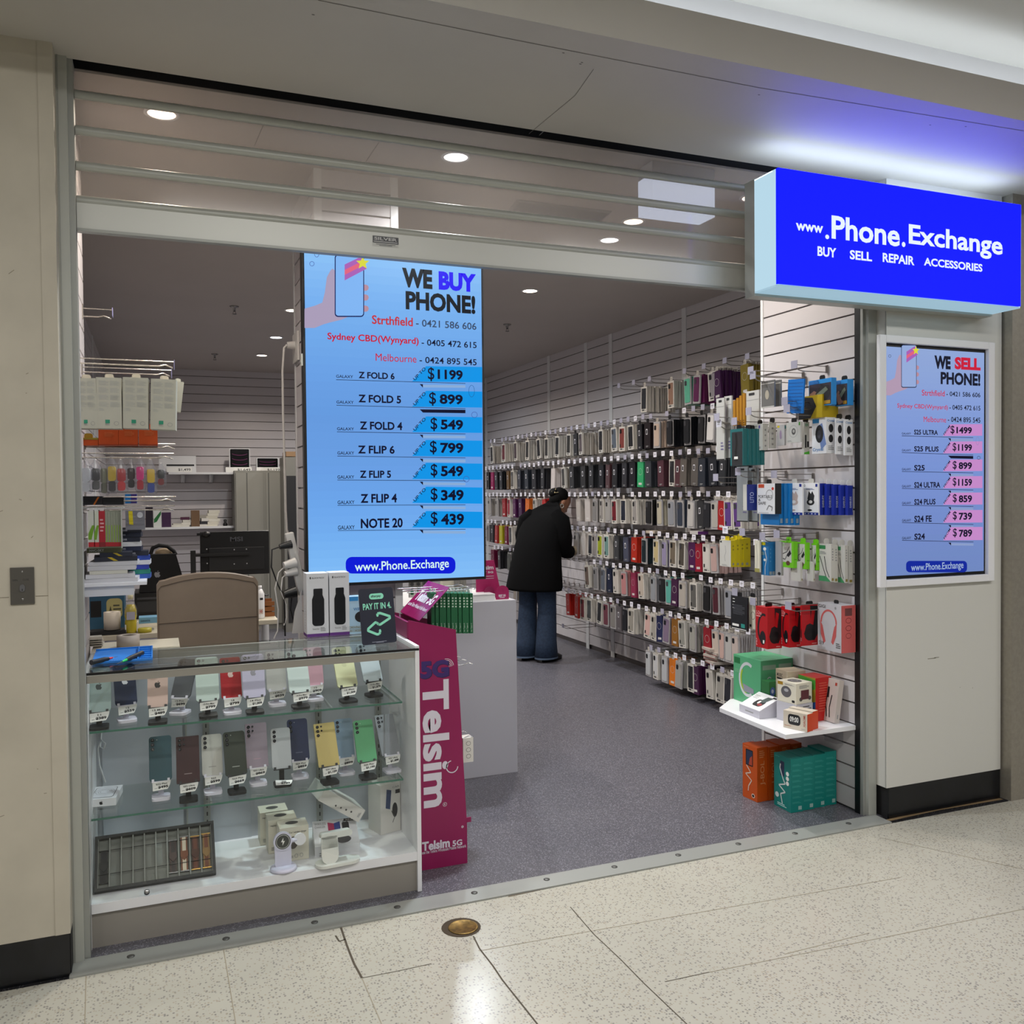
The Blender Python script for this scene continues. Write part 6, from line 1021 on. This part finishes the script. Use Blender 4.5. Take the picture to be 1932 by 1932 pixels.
for i, (a, b_, c, l) in enumerate([(1472,1497,1505,'lime green pack with a black audio cable, front of three'),(1503,1521,1528,'lime green cable pack in the middle of three'),(1531,1541,1548,'lime green cable pack at the back of three')]):
    X = 3.03+.035*i; nb('cable_pack', l, 'package', a, b_, c, 1022+2*i, 1072+2*i, X, LIME, [('L','r',.04,.2,.86,.94,LGT),('L','w',.1,.3,.8,.8,INKP,(.04,(.85,1),(.6,.6),(.1,.4),(.05,.1),(.4,.0),(.7,.5))),('L','p',.5,.4,.85,.68,INKP,[(0,.2),(.7,1),(1,.5),(.4,0)]),('L','e',.45,.08,.75,.26,mt('5a3a2a')),('L','t',.08,.8,.3,.9,LIME,'AUX'),('F','r',.2,.3,.8,.34,mt('4f9a10'))], 'lime green cable packs', 0, HT, LIME)
    nb('adapter_card', 'white card under the %s lime green pack' % ['front','middle','rear'][i], 'package', a+20, b_+13, c+9, 1060, 1097, X+.02, LGT, [('F','r',.55,.05,.95,.14,mt('8a7a3a')),('L','p',0,.5,.2,1,INKP,[(0,0),(.6,1),(1,1),(.3,0)])], 'white cards under the lime packs')
for i, (a, b_, c, l) in enumerate([(1545,1568,1574,'white audio cable card with green corners, front one'),(1570,1574,1581,'plain white cable card edge between the green cornered ones'),(1577,1594,1600,'white audio cable card with green corners, second one'),(1598,1601,1611,'white cable card edge closest to the track')]):
    X = 3.115+.025*i; nb('cable_card', l, 'package', a, b_, c, 1027+i, 1098+i, X, LGT, ([('L','r',.05,.86,.55,.96,mt('2f7a48')),('L','w',.0,.05,.9,.7,INKP,(.05,(.1,.95),(.45,.4),(.75,0))),('L','w',.1,.05,.9,.7,INKP,(.05,(.45,.95),(.65,.4),(.95,.1))),('L','p',0,0,1,.14,mt('3a8a58'),[(0,0),(1,0),(.6,1),(0,1)]),('L','l',.1,.72,.6,.8,GREYP,3)] if i in (0, 2) else [])+[('F','r',.2,.03,.8,.1,mt('8a7a3a')),('F','l',.3,.55,.7,.9,GREYP,5)], 'white audio cable cards', 0, ('F', .03, .03), LGT)
nb('storage_box', 'tall black box printed with small white lines beside the red headphone boxes', 'box', 1379, 1410, 1413, 1128, 1192, 2.92, mt('14161a', .4), [('L','r',.12,.9-.09*i,.25,.92-.09*i,PAPER) for i in range(4)]+[('L','l',.15,.45,.85,.75,mt('4a4c52'),7),('L','r',.1,.1,.5,.17,PAPER),('L','r',.62,.08,.85,.2,mt('2a8a80')),('L','r',.06,.02,.94,.04,PAPER)], None, 0, HT)
nb('storage_box', 'cream box with a ring picture between the black and red boxes', 'box', 1413, 1425, 1428, 1128, 1188, 2.95, CREAM, [('L','o',.3,.3,.95,.55,ICON,.04),('L','r',.1,.06,.4,.14,INKP)], None, 0, HT)
REDB = mt('b0121a', .35); HB = mt('17161a', .4)
hd = [('L','arc',.15,.1,1.2,.85,HB,(.13,70,260)),('L','e',.35,.08,.85,.42,HB),('L','t',.05,.80,.5,.9,mt('d89a9a'),'S-One'),('L','l',.05,.74,.5,.79,mt('d89a9a'),1),('L','tv',.04,.05,.14,.22,mt('e0b0b0'),'P47'),('L','r',.62,.12,.75,.2,PAPER),
  ('F','p',.1,.12,.98,.98,HB,[(.45,1),(1,.98),(1,.2),(.75,.0),(.3,.02),(.02,.2),(.2,.45),(.5,.5)]),('F','p',.5,.5,.8,.88,REDB,[(.3,1),(1,.9),(.6,0),(0,.1)]),('F','e',.15,.12,.85,.42,mt('0f0f11',.3)),('F','l',.6,.03,.95,.06,mt('e0b0b0'),1)]
for i, (a, b_, c, t, u, l) in enumerate([(1426,1448,1475,1147,1225,'red headphone box, front one of three on the return'),(1474,1489,1512,1146,1222,'red headphone box in the middle of the three'),(1510,1513,1544,1142,1219,'red headphone box at the back beside the white headphone box')]):
    nb('headphone_box', l, 'box', a, b_, c, t, u, [2.93,3.01,3.05][i], REDB, hd, 'red headphone boxes', 0, ('F', .04, .02))
PK = mt('c05a58', .4)
nb('headphone_box', 'white headphone box with red headphones pictured and a pink side', 'box', 1543, 1592, 1614, 1144, 1234, 3.125, mt('bdbcc0', .4), [('L','arc',.12,.3,.82,.88,PK,(.06,0,180)),('L','p',.08,.14,.34,.62,PK,[(.1,1),(.5,.8),(1,.1),(.7,0),(.2,.4)]),('L','p',.58,.14,.84,.62,PK,[(.9,1),(.5,.8),(0,.1),(.3,0),(.8,.4)]),('L','t',.04,.9,.34,.97,ICON,'GIGI'),('L','t',.06,.1,.26,.18,ICON,'S19'),('L','l',.78,.08,.96,.2,ICON,3),('L','e',.72,.9,.8,.96,GREYP),('F','r',0,0,1,1,PK),('F','r',.25,.78,.75,.94,mt('6a3a3a')),('F','o',.3,.62,.7,.74,mt('7a2a2a'),.03),('F','o',.3,.46,.7,.58,mt('7a2a2a'),.03),('F','o',.3,.3,.7,.42,mt('8a3a3a'),.03),('F','r',.25,.08,.75,.18,mt('d8a8a4'))], None, 0, ('L', .03, .02))
# shelf on the return with display boxes
ZS2 = .405; sh2 = thing('display_shelf', 'white shelf carrying gadget boxes on the slatted return', 'shelf', (3.03, .35, ZS2-.02)); A, B_, D_ = at(1367,1335,'z',ZS2), at(1505,1388,'z',ZS2), at(1603,1366,'x',NPX)
b = MB(); q = [(2.84, .575), (2.815, .035), (NPX-.001, .035), (NPX-.001, .708), (3.0, .708)]; b.ex(q, ZS2-.02, ZS2, WHITE2); mk('board', b, sh2); b = MB(); b.bx(2.95, NPX-.001, .12, .135, ZS2-.045, ZS2-.02, WHITE); mk('bracket', b, sh2); b = MB(); b.bx(2.95, NPX-.001, .46, .475, ZS2-.045, ZS2-.02, WHITE); mk('bracket', b, sh2)
def sh_box(name, label, px, py, dim, base, deco=(), rot=(0,0,0), z=ZS2, group=None):
    p = at(px, py, 'z', z); return carton(name, label, 'box', (p.x, p.y, z+.0006), dim, base, deco, rot, group)
GNB = mt('52a274', .4); gnd = [('L','r',.03,.82,.25,.95,mt('1a6a3a')),('L','arc',.2,.15,.85,.9,mt('c4c8cc'),(.07,60,300)),('L','arc',.26,.21,.79,.84,mt('9ab82a'),(.05,140,260)),('L','p',.35,.25,.75,.42,mt('8a8c98'),[(0,1),(1,.6),(1,0),(.1,0)]),('L','l',.05,.62,.25,.7,mt('7ab890'),3),('F','r',.1,.8,.9,.9,mt('8fae98')),('F','arc',.3,.3,.75,.65,mt('c4c8cc'),(.05,60,300)),('F','r',.3,.36,.7,.46,mt('8a8c98'))]
Y0 = .32
carton('ring_lamp_box', 'front green box picturing a curved lamp on the display shelf', 'box', (3.067, .588, ZS2+.0006), (.101, .226, .238), GNB, gnd, (0,0,0), 'green lamp boxes'); carton('ring_lamp_box', 'rear green lamp box against the slatted return', 'box', (3.168, .592, ZS2+.0006), (.098, .226, .238), GNB, gnd, (0,0,0), 'green lamp boxes')
A, B_ = at(1395,1342,'z',ZS2), at(1433,1357,'z',ZS2); v = B_-A; th = math.atan2(v.x, -v.y); w_ = v.length; R0 = Matrix.Translation((A+B_)/2+Vector((0,0,.0008))) @ Matrix.Rotation(th, 4, 'Z'); dd = .115; h0, h1 = .036, .088
b = MB(); wl = mt('bdbcc6', .4); b.add([(0,-w_/2,0),(dd,-w_/2,0),(dd,w_/2,0),(0,w_/2,0),(0,-w_/2,h0),(dd,-w_/2,h1),(dd,w_/2,h1),(0,w_/2,h0)], [(0,3,2,1),(4,5,6,7),(0,1,5,4),(1,2,6,5),(2,3,7,6),(3,0,4,7)], wl, R0)
sl_ = math.atan2(h1-h0, dd); SM = R0 @ Matrix.Translation((0, w_/2, h0)) @ Matrix((( 0, math.cos(sl_), -math.sin(sl_), 0), (-1, 0, 0, 0), (0, math.sin(sl_), math.cos(sl_), 0), (0, 0, 0, 1))); ls_ = math.hypot(dd, h1-h0)
b.rect(.002, .002, w_-.002, ls_-.002, WHITE2, SM, .0004); b.rr(w_*.38, ls_*.2, w_*.8, ls_*.62, .02, INKP, SM, .0007); b.pl([(w_*.5,ls_*.45),(w_*.75,ls_*.5),(w_*.85,ls_*.88),(w_*.6,ls_*.85)], mt('3a4a4a'), SM, .001); b.pl(ell(w_*.1,ls_*.08,14,w_*.68,ls_*.33), mt('8a2a30'), SM, .0012); b.pl(ell(w_*.05,ls_*.1,12,w_*.55,ls_*.45), PAPER, SM, .0012)
for i in range(3): b.rect(w_*.08, ls_*(.6+.08*i), w_*.3, ls_*(.63+.08*i), GREYP, SM, .0007)
b.rect(w_*.78, ls_*.86, w_*.96, ls_*.95, INKP, SM, .0007); b.rect(-w_*.2, h0*.4, w_*.2, h0*.55, GREYP, R0 @ FR('-x', (-.0004, 0, 0)))
tag(mk('wireless_charger_box', b), 'white wedge shaped box picturing a black charger at the far shelf end', 'box')
carton('speaker_box', 'cream speaker box with a grey cone pictured on the display shelf', 'box', (3.02, .225, ZS2+.0915), (.105, .115, .097), CREAM, [('L','e',.2,.25,.75,.8,mt('5c5a5e')),('L','e',.36,.52,.6,.68,mt('a8a8ac')),('L','r',.02,.82,.3,.97,mt('a07a1a')),('L','rr',.78,.06,.93,.18,INKP),('L','l',.4,.86,.9,.92,GREYP,2),('F','r',.3,.2,.8,.65,mt('5a2a30')),('F','r',.42,.3,.62,.5,mt('c9c0b8')),('F','e',.2,.12,.4,.32,ICON),('F','e',.75,.14,.95,.34,ICON),('F','l',.2,.72,.8,.9,GREYP,4),('T','e',.2,.2,.8,.8,mt('6a6668')),('T','o',.35,.35,.65,.65,mt('9a9696'),.05)], (0,0,.14))
carton('speaker_box', 'white box under the cream speaker box on the display shelf', 'box', (3.02, .225, ZS2+.0006), (.11, .12, .09), mt('bdbcc4', .4), [('L','e',.4,.3,.6,.6,GREYP),('F','l',.4,.3,.9,.9,ICON,5)], (0,0,.14))
carton('speaker_box', 'taller cream box lettered MUSIC behind the cream speaker box', 'box', (3.09, .34, ZS2+.0006), (.10, .10, .215), mt('bdb098', .45), [('L','t',.1,.84,.6,.92,ICON,'MUSIC'),('L','r',.1,.78,.6,.82,INKP)], (0,0,-.1))
carton('toy_box', 'small green box with round blue gadget between the lamp and speaker boxes', 'box', (3.035, .425, ZS2+.06), (.06, .06, .09), mt('2a6a3a', .4), [('F','e',.1,.2,.6,.7,mt('3a5a9a')),('F','e',.22,.35,.45,.58,mt('a8b4c8')),('F','e',.65,.3,1,.7,mt('7a2a20'))]); carton('toy_box', 'plain dark carton under the small green box', 'box', (3.035, .425, ZS2+.0006), (.06, .06, .059), mt('26302a', .5))
carton('speaker_box', 'red box with a rainbow striped front on the display shelf', 'box', (3.135, .22, ZS2+.0006), (.10, .11, .205), mt('b81a14', .4), [('L','r',.0,.0,1,1,mt('8f7a1a')),('L','p',0,0,1,1,mt('3f8a2a'),[(0,.55),(1,.75),(1,.95),(0,1)]),('L','p',0,0,1,1,mt('1f4a8a'),[(0,.15),(1,.3),(1,.45),(0,.3)]),('L','e',.1,.15,.75,.75,mt('17233a')),('L','r',.5,.55,.75,.65,PAPER),('F','l',.2,.2,.8,.9,mt('c84a3a'),12)], (0,0,.08))
def lplace(pa, pb, d, gap=0.):
    A, B_ = at(*pa, 'z', ZS2), at(*pb, 'z', ZS2); v = B_-A; th = math.atan2(v.x, -v.y); c = (A+B_)/2+Vector((math.cos(th), math.sin(th), 0))*(d/2+gap); return (c.x, c.y, ZS2+.0008), v.length, th
L, w_, th = lplace((1478,1372), (1523,1382), .045)
carton('clock_box', 'front clock box showing 09:00 with an orange side on the display shelf', 'box', L, (.045, w_, .080), mt('c9bfae', .45), [('L','rr',.2,.25,.72,.85,mt('1b1c1e'),.3),('L','t',.28,.42,.64,.72,PAPER,'09:00'),('L','tv',.84,.25,.93,.9,mt('a84a3a'),'XIAOMI'),('L','t',.06,.1,.34,.2,mt('b07a5a'),'Speaker'),('L','l',.76,.08,.95,.14,GREYP,1),('F','r',0,0,1,1,mt('d0441a'))], (0,0,th), 'orange sided clock boxes')
L, w_, th = lplace((1478,1372), (1523,1382), .045, .0465); L = (L[0]+.004, L[1]+.006, L[2])
carton('clock_box', 'rear orange sided clock box touching the front one', 'box', L, (.045, w_, .083), mt('c9bfae', .45), [('F','r',0,0,1,1,mt('d0441a'))], (0,0,th), 'orange sided clock boxes')
L, w_, th = lplace((1547,1357), (1574,1366), .028)
carton('cable_box', 'white cable box leaning against the return with black plugs pictured', 'box', L, (.028, max(w_, .085), .20), mt('c4bab2', .45), [('L','r',.05,.86,.25,.95,mt('c9a80c')),('L','w',.1,.1,.9,.85,INKP,(.07,(.3,.9),(.2,.4),(.4,.0))),('L','r',.28,.55,.42,.8,INKP),('L','w',.1,.1,.9,.85,INKP,(.06,(.65,.7),(.55,.3),(.65,.0))),('L','r',.75,.86,.88,.93,mt('a83a2a')),('F','r',.4,.1,.6,.2,GREYP)], (0, .16, th))
b = MB(); p = at(1430, 1365, 'z', ZS2-.025); b.bx(2.90, 2.93, .38, .383, ZS2-.05, ZS2-.021, mt('b5a80c')); tag(mk('price_ticket', b), 'small yellow price ticket hanging under the display shelf edge', 'ticket')
ZD = .36; b = MB(); b.bx(3.175, NPX-.003, .12, .20, .30, .355, CLEARBAG); tag(mk('leaflet_holder', b), 'clear leaflet holder under the near end of the display shelf', 'holder')
# phone holder cartons on the floor
ORB = mt('c4500c', .4); TLB = mt('067a72', .4); PIC = mt('26324e')
od = [('L','rr',.22,.62,.72,.92,INKP,.08),('L','r',.27,.64,.67,.9,PIC),('L','p',.27,.64,.67,.9,mt('b0442a'),[(.4,0),(1,0),(1,.7),(.6,.5)]),('L','w',.15,.15,.75,.62,mt('d8c8b8'),(.05,(.2,1),(.7,.75),(.1,.65),(.8,.45),(.45,.2),(.4,0))),('L','e',.62,.05,.85,.13,mt('d8c8b8')),('L','e',.66,.065,.81,.115,INKP),('L','l',.1,.95,.5,.97,mt('d88a5a'),1),('F','l',.2,.8,.7,.95,mt('d88a5a'),4),('F','tv',.3,.3,.8,.75,mt('d88a5a'),'J-BOL')]
for i in range(4): carton('phone_holder_box', 'front orange phone holder carton standing on the shop floor' if i == 0 else 'orange phone holder carton edge in the row behind the front orange one', 'box', (2.905+.068*i, .375, .0006), (.064, .105, .262-.004*(i % 2)), ORB, od, (0,0,.06-.02*i), 'orange phone holder cartons')
td = [('L','rr',.38,.62,.62,.9,PIC,.12),('L','w',.15,.1,.85,.88,mt('cfd8d4'),(.05,(.35,.95),(.3,.85),(.55,.62),(.75,.5),(.2,.42),(.75,.3),(.35,.22),(.5,.0))),('L','e',.72,.66,.9,.74,PAPER),('L','e',.72,.57,.9,.65,PAPER),('L','e',.72,.48,.9,.56,PAPER),('L','e',.08,.18,.3,.28,mt('c9d4cf')),('L','e',.12,.2,.26,.26,mt('a03a2a')),('L','l',.2,.04,.75,.1,mt('bfe0da'),2),('L','l',.06,.95,.4,.97,mt('4aa89e'),1),('F','r',.62,.04,.9,.11,mt('8fb0aa'))]+[('F','l',.12,.16+.1*i,.85,.20+.1*i,mt('3a9a90'),2) for i in range(8)]
for i in range(4): carton('phone_holder_box', ['front teal phone holder carton with a white arm pictured','second teal phone holder carton in the floor row','third teal phone holder carton in the floor row','last teal phone holder carton against the slatted return'][i], 'box', (2.966+.070*i, .205+.005*i, .0006), (.067, .125, .25+.006*(i == 3)), TLB, td, (0,0,-.03), 'teal phone holder cartons')
# ---------------------------------------------------------------- customer in a black coat
SKN = mt('9a6b52', .55); HAIR = mt('080707', .75, spec=.15); COAT = mt('070708', .95, spec=.12); JEAN = mt('26374f', .8, noise=.18, scale=60); SHOE = mt('0c0c0d', .5); KNIT = mt('a89a80', .9)
pe = thing('person', 'person in a long black coat and flared jeans bending towards the case packs', 'person', (3.37, 4.10, 0), 0)
FW = math.radians(62) # body faces this way, measured from the aisle direction
B0 = Matrix.Translation((3.37, 4.10, 0)) @ Matrix.Rotation(-FW, 4, 'Z')   # local +y forward, +x to their right
def skin(pts, edges, name, m, parent, root=0):
    me = bpy.data.meshes.new(name); me.from_pydata([B0 @ Vector(p[:3]) for p in pts], edges, []); me.materials.append(m)
    o = bpy.data.objects.new(name, me); COL.objects.link(o); o.parent = parent
    inv = mw(parent).inverted()
    for v in me.vertices: v.co = inv @ v.co
    md = o.modifiers.new('skin', 'SKIN'); md.use_smooth_shade = True
    for i, p in enumerate(pts): s = me.skin_vertices[0].data[i]; s.radius = (p[3], p[4] if len(p) > 4 else p[3]); s.use_root = (i == root)
    sb = o.modifiers.new('sub', 'SUBSURF'); sb.levels = 1; sb.render_levels = 2; return o
P_ = [(0,0,.86,.12,.10),(0,.03,1.02,.12,.09),(0,.09,1.18,.09,.06),(0,.14,1.26,.05,.04),(0,.21,1.33,.04),(0,.27,1.37,.045),(0,.30,1.41,.06),(0,.30,1.45,.05),
      (.10,0,.80,.085),(.10,.02,.48,.06),(.10,-.01,.10,.04),(.10,.10,.04,.035),(-.10,0,.80,.085),(-.10,-.03,.48,.06),(-.10,-.06,.10,.04),(-.10,.05,.04,.035),
      (.16,.11,1.24,.04),(.22,.12,1.02,.036),(.175,.30,.968,.03),(-.16,.11,1.24,.04),(-.22,.12,1.02,.036),(-.175,.30,.968,.03)]
E_ = [(0,1),(1,2),(2,3),(3,4),(4,5),(5,6),(6,7),(0,8),(8,9),(9,10),(10,11),(0,12),(12,13),(13,14),(14,15),(3,16),(16,17),(17,18),(3,19),(19,20),(20,21)]
body = skin(P_, E_, 'body', SKN, pe)
def ringp(c, rx, ry, n=20, pw=1.0, tilt=0.):
    out = []
    for i in range(n):
        a = 2*math.pi*i/n; x, y = rx*math.cos(a), ry*math.sin(a); out.append((c[0]+x, c[1]+y*math.cos(tilt), c[2]+y*math.sin(tilt)))
    return out
b = MB()
for s, fy in ((1, .0), (-1, -.04)):
    b.loft([ringp((.095*s, fy, .035), .095, .12), ringp((.095*s, fy*.9, .18), .085, .105), ringp((.10*s, fy*.6+.01, .48), .078, .088), ringp((.092*s, 0, .72), .09, .105), ringp((.08*s, 0, .88), .11, .12)], JEAN, B0)
    b.loft([ringp((.095*s, fy, .030), .0955, .1205), ringp((.095*s, fy, .045), .0952, .1195)], mt('4a5a70', .8), B0, False)
mk('jeans', b, pe)
for s, fy in ((1, .075), (-1, .035)): b = MB(); b.loft([ringp((.10*s, fy, .001), .045, .135), ringp((.10*s, fy, .03), .048, .135), ringp((.10*s, fy-.02, .055), .04, .10), ringp((.10*s, fy-.04, .075), .03, .05)], SHOE, B0); mk('shoe', b, pe)
b = MB(); b.loft([ringp((0,-.05,.635), .275, .20), ringp((0,-.045,.66), .28, .205), ringp((0,-.02,.85), .255, .185), ringp((0,.01,1.02), .235, .16), ringp((0,.05,1.16), .23, .145, 20, 1, .25), ringp((0,.085,1.26), .215, .12, 20, 1, .4), ringp((0,.115,1.325), .175, .095, 20, 1, .5), ringp((0,.165,1.36), .12, .075, 20, 1, .6), ringp((0,.215,1.385), .07, .055, 20, 1, .7)], COAT, B0)
coat = mk('coat', b, pe)
for s in (1, -1):
    b = MB(); b.tube([(.13*s,.10,1.31),(.19*s,.10,1.25),(.225*s,.09,1.10),(.225*s,.10,1.0),(.205*s,.16,.968),(.19*s,.215,.962)], [.05,.08,.08,.072,.066,.062], COAT, B0, 14); mk('sleeve', b, coat)
b = MB(); b.loft([ringp((0,.19,1.355), .09, .075, 20, 1, .6), ringp((0,.235,1.40), .078, .068, 20, 1, .7), ringp((0,.23,1.395), .07, .06, 20, 1, .7)], COAT, B0, False); mk('collar', b, coat)
for s in (1, -1): b = MB(); b.tube([(.195*s,.19,.962),(.18*s,.29,.964),(.172*s,.36,.967)], [.05,.045,.042], KNIT, B0, 12); mk('knit_cuff', b, pe)
def hand(s):
    W0 = Vector((.168*s,.37,.967)); pts = [(*W0,.028,.02), (*(W0+Vector((-.004*s,.055,.0))),.036,.016)]; ed = [(0,1)]
    for k, (dx, L) in enumerate(((.026,.068),(.009,.078),(-.009,.073),(-.026,.058))):
        r0 = W0+Vector((dx, .075, .002)); i = len(pts); pts += [(*r0,.0095), (*(r0+Vector((dx*.2,L*.5,-.004))),.009), (*(r0+Vector((dx*.25,L*.85,-.024))),.008)]; ed += [(1,i),(i,i+1),(i+1,i+2)]
    i = len(pts); t = W0+Vector((-.036*s,.03,0)); pts += [(*t,.012),(*(t+Vector((-.018*s,.03,-.006))),.010),(*(t+Vector((-.016*s,.055,-.016))),.009)]; ed += [(0,i),(i,i+1),(i+1,i+2)]
    return skin(pts, ed, 'hand', SKN, pe)
hand(1); hand(-1)
# head: skull with jaw, nose, ear; bowed forward and turned a little to its right
H0 = B0 @ Matrix.Translation((0, .28, 1.355)) @ Matrix.Rotation(-.35, 4, 'Z') @ Matrix.Rotation(-.70, 4, 'X')
b = MB(); n = 18; prof = [(-.10,.030,.038,.055),(-.085,.042,.055,.045),(-.06,.054,.07,.03),(-.02,.064,.084,.015),(.02,.070,.094,.004),(.06,.070,.095,-.002),(.09,.06,.08,-.006),(.112,.036,.05,-.008),(.12,.01,.012,-.008)]
b.loft([[(rx*math.cos(2*math.pi*i/n), fy+ry*math.sin(2*math.pi*i/n), z+.06) for i in range(n)] for z, rx, ry, fy in prof], SKN, H0)
b.loft([[(x, y, z+.06) for x, y, z in ring] for ring in ([(-.008,.095,.02),(.008,.095,.02),(.008,.08,.02),(-.008,.08,.02)],[(-.015,.112,-.022),(.015,.112,-.022),(.014,.08,-.026),(-.014,.08,-.026)])], SKN, H0)
b.ball((0,.098,.06-.057), .022, .008, .006, mt('6a3a34', .5), H0, 10, 6)
for s in (1, -1):
    b.ball((.027*s,.083,.06+.008), .012, .007, .006, mt('1c1614', .3), H0, 10, 6)
    b.ball((.070*s,.0,.06-.005), .010, .02, .032, SKN, H0, 12, 8)
hd_ = mk('head', b, pe)
b = MB(); b.ball((0,-.028,.110), .077, .092, .080, HAIR, H0); b.ball((0,-.05,.07), .070, .062, .075, HAIR, H0); b.ball((0,-.112,.09), .046, .032, .045, HAIR, H0); mk('hair', b, pe)
b = MB(); gm = mt('c9b890', .25, .6); b.tube([(.03,-.125,.12),(.045,-.12,.075),(.06,-.098,.10)], .0035, gm, H0, 6); b.tube([(.01,-.135,.115),(.02,-.137,.075)], .0035, gm, H0, 6); mk('hair_clip', b, pe)
b = MB(); b.tube([(.082+.001*math.cos(a)*0, .0+.017*math.cos(a), .02+.017*math.sin(a)) for a in [2*math.pi*i/12 for i in range(13)]], .0055, mt('c9c4bc', .2, .6), H0, 6); mk('earring', b, pe)
# ---------------------------------------------------------------- downlights
def downlight(loc, label, p, col, group):
    t = thing('downlight', label, 'light', loc, 0, group)
    b = MB(); b.ring(loc.x, loc.y, .062, .012, WHITE2, None, loc.z-.004); b.lathe([(.062,0),(.064,-.004),(.050,-.006),(.050,0)][::-1], WHITE2, Matrix.Translation(loc)); mk('trim_ring', b, t)
    b = MB(); b.lathe([(.05,-.002),(.05,-.004)][::-1], mt('ffe9cf' if col is WARM else 'f2f7ff', emit=9), Matrix.Translation(loc), 20); mk('lens', b, t)
    o = area('downlight_lamp', (0, 0, -.012), .09, .09, p, col, shape='DISK', spread=2.6); o.parent = t
DL = [((552,585), WARM, 'recessed downlight beside the upper corner of the big price screen'), ((521,636), COOL, 'recessed downlight over the back office, middle of three beside the big screen'),
 ((494,670), WARM, 'recessed downlight over the grey cupboard, farthest of three beside the big screen'), ((1000,548), WARM, 'recessed downlight in the ceiling over the aisle'),
 ((305,213), WARM, 'warm recessed downlight shining through the shutter above the showcase'), ((860,295), COOL, 'cool recessed downlight seen through the shutter beside the pillar top'),
 ((1195,417), WARM, 'recessed downlight seen through the shutter below the square light box'), ((1150,452), COOL, 'recessed downlight low in the shutter above the bottom bar'),
 ((1420,372), WARM, 'recessed downlight seen through the shutter beside the blue sign')]  # last lamp is added where only a reflection shows
for x, y, c, l in ((2.68,3.83,COOL,'recessed downlight over the aisle hidden behind the big price screen'),(2.68,5.06,WARM,'second recessed downlight over the aisle behind the big price screen'),(2.68,6.2,COOL,'farthest recessed downlight over the aisle behind the big price screen'),(1.25,2.59,WARM,'recessed downlight behind the screen pillar over the white counter')): downlight(Vector((x, y, ZC)), l, 17, c, 'shop downlights')  # unseen lamps continuing the ceiling grid, added to brighten the interior
for (x, y), c, l in DL: downlight(at(x, y, 'z', ZC), l, 3 if x == 1420 else 12 if x == 305 else 28 if x == 860 else 11 if x in (1195, 1150) else 18, c, 'shop downlights')
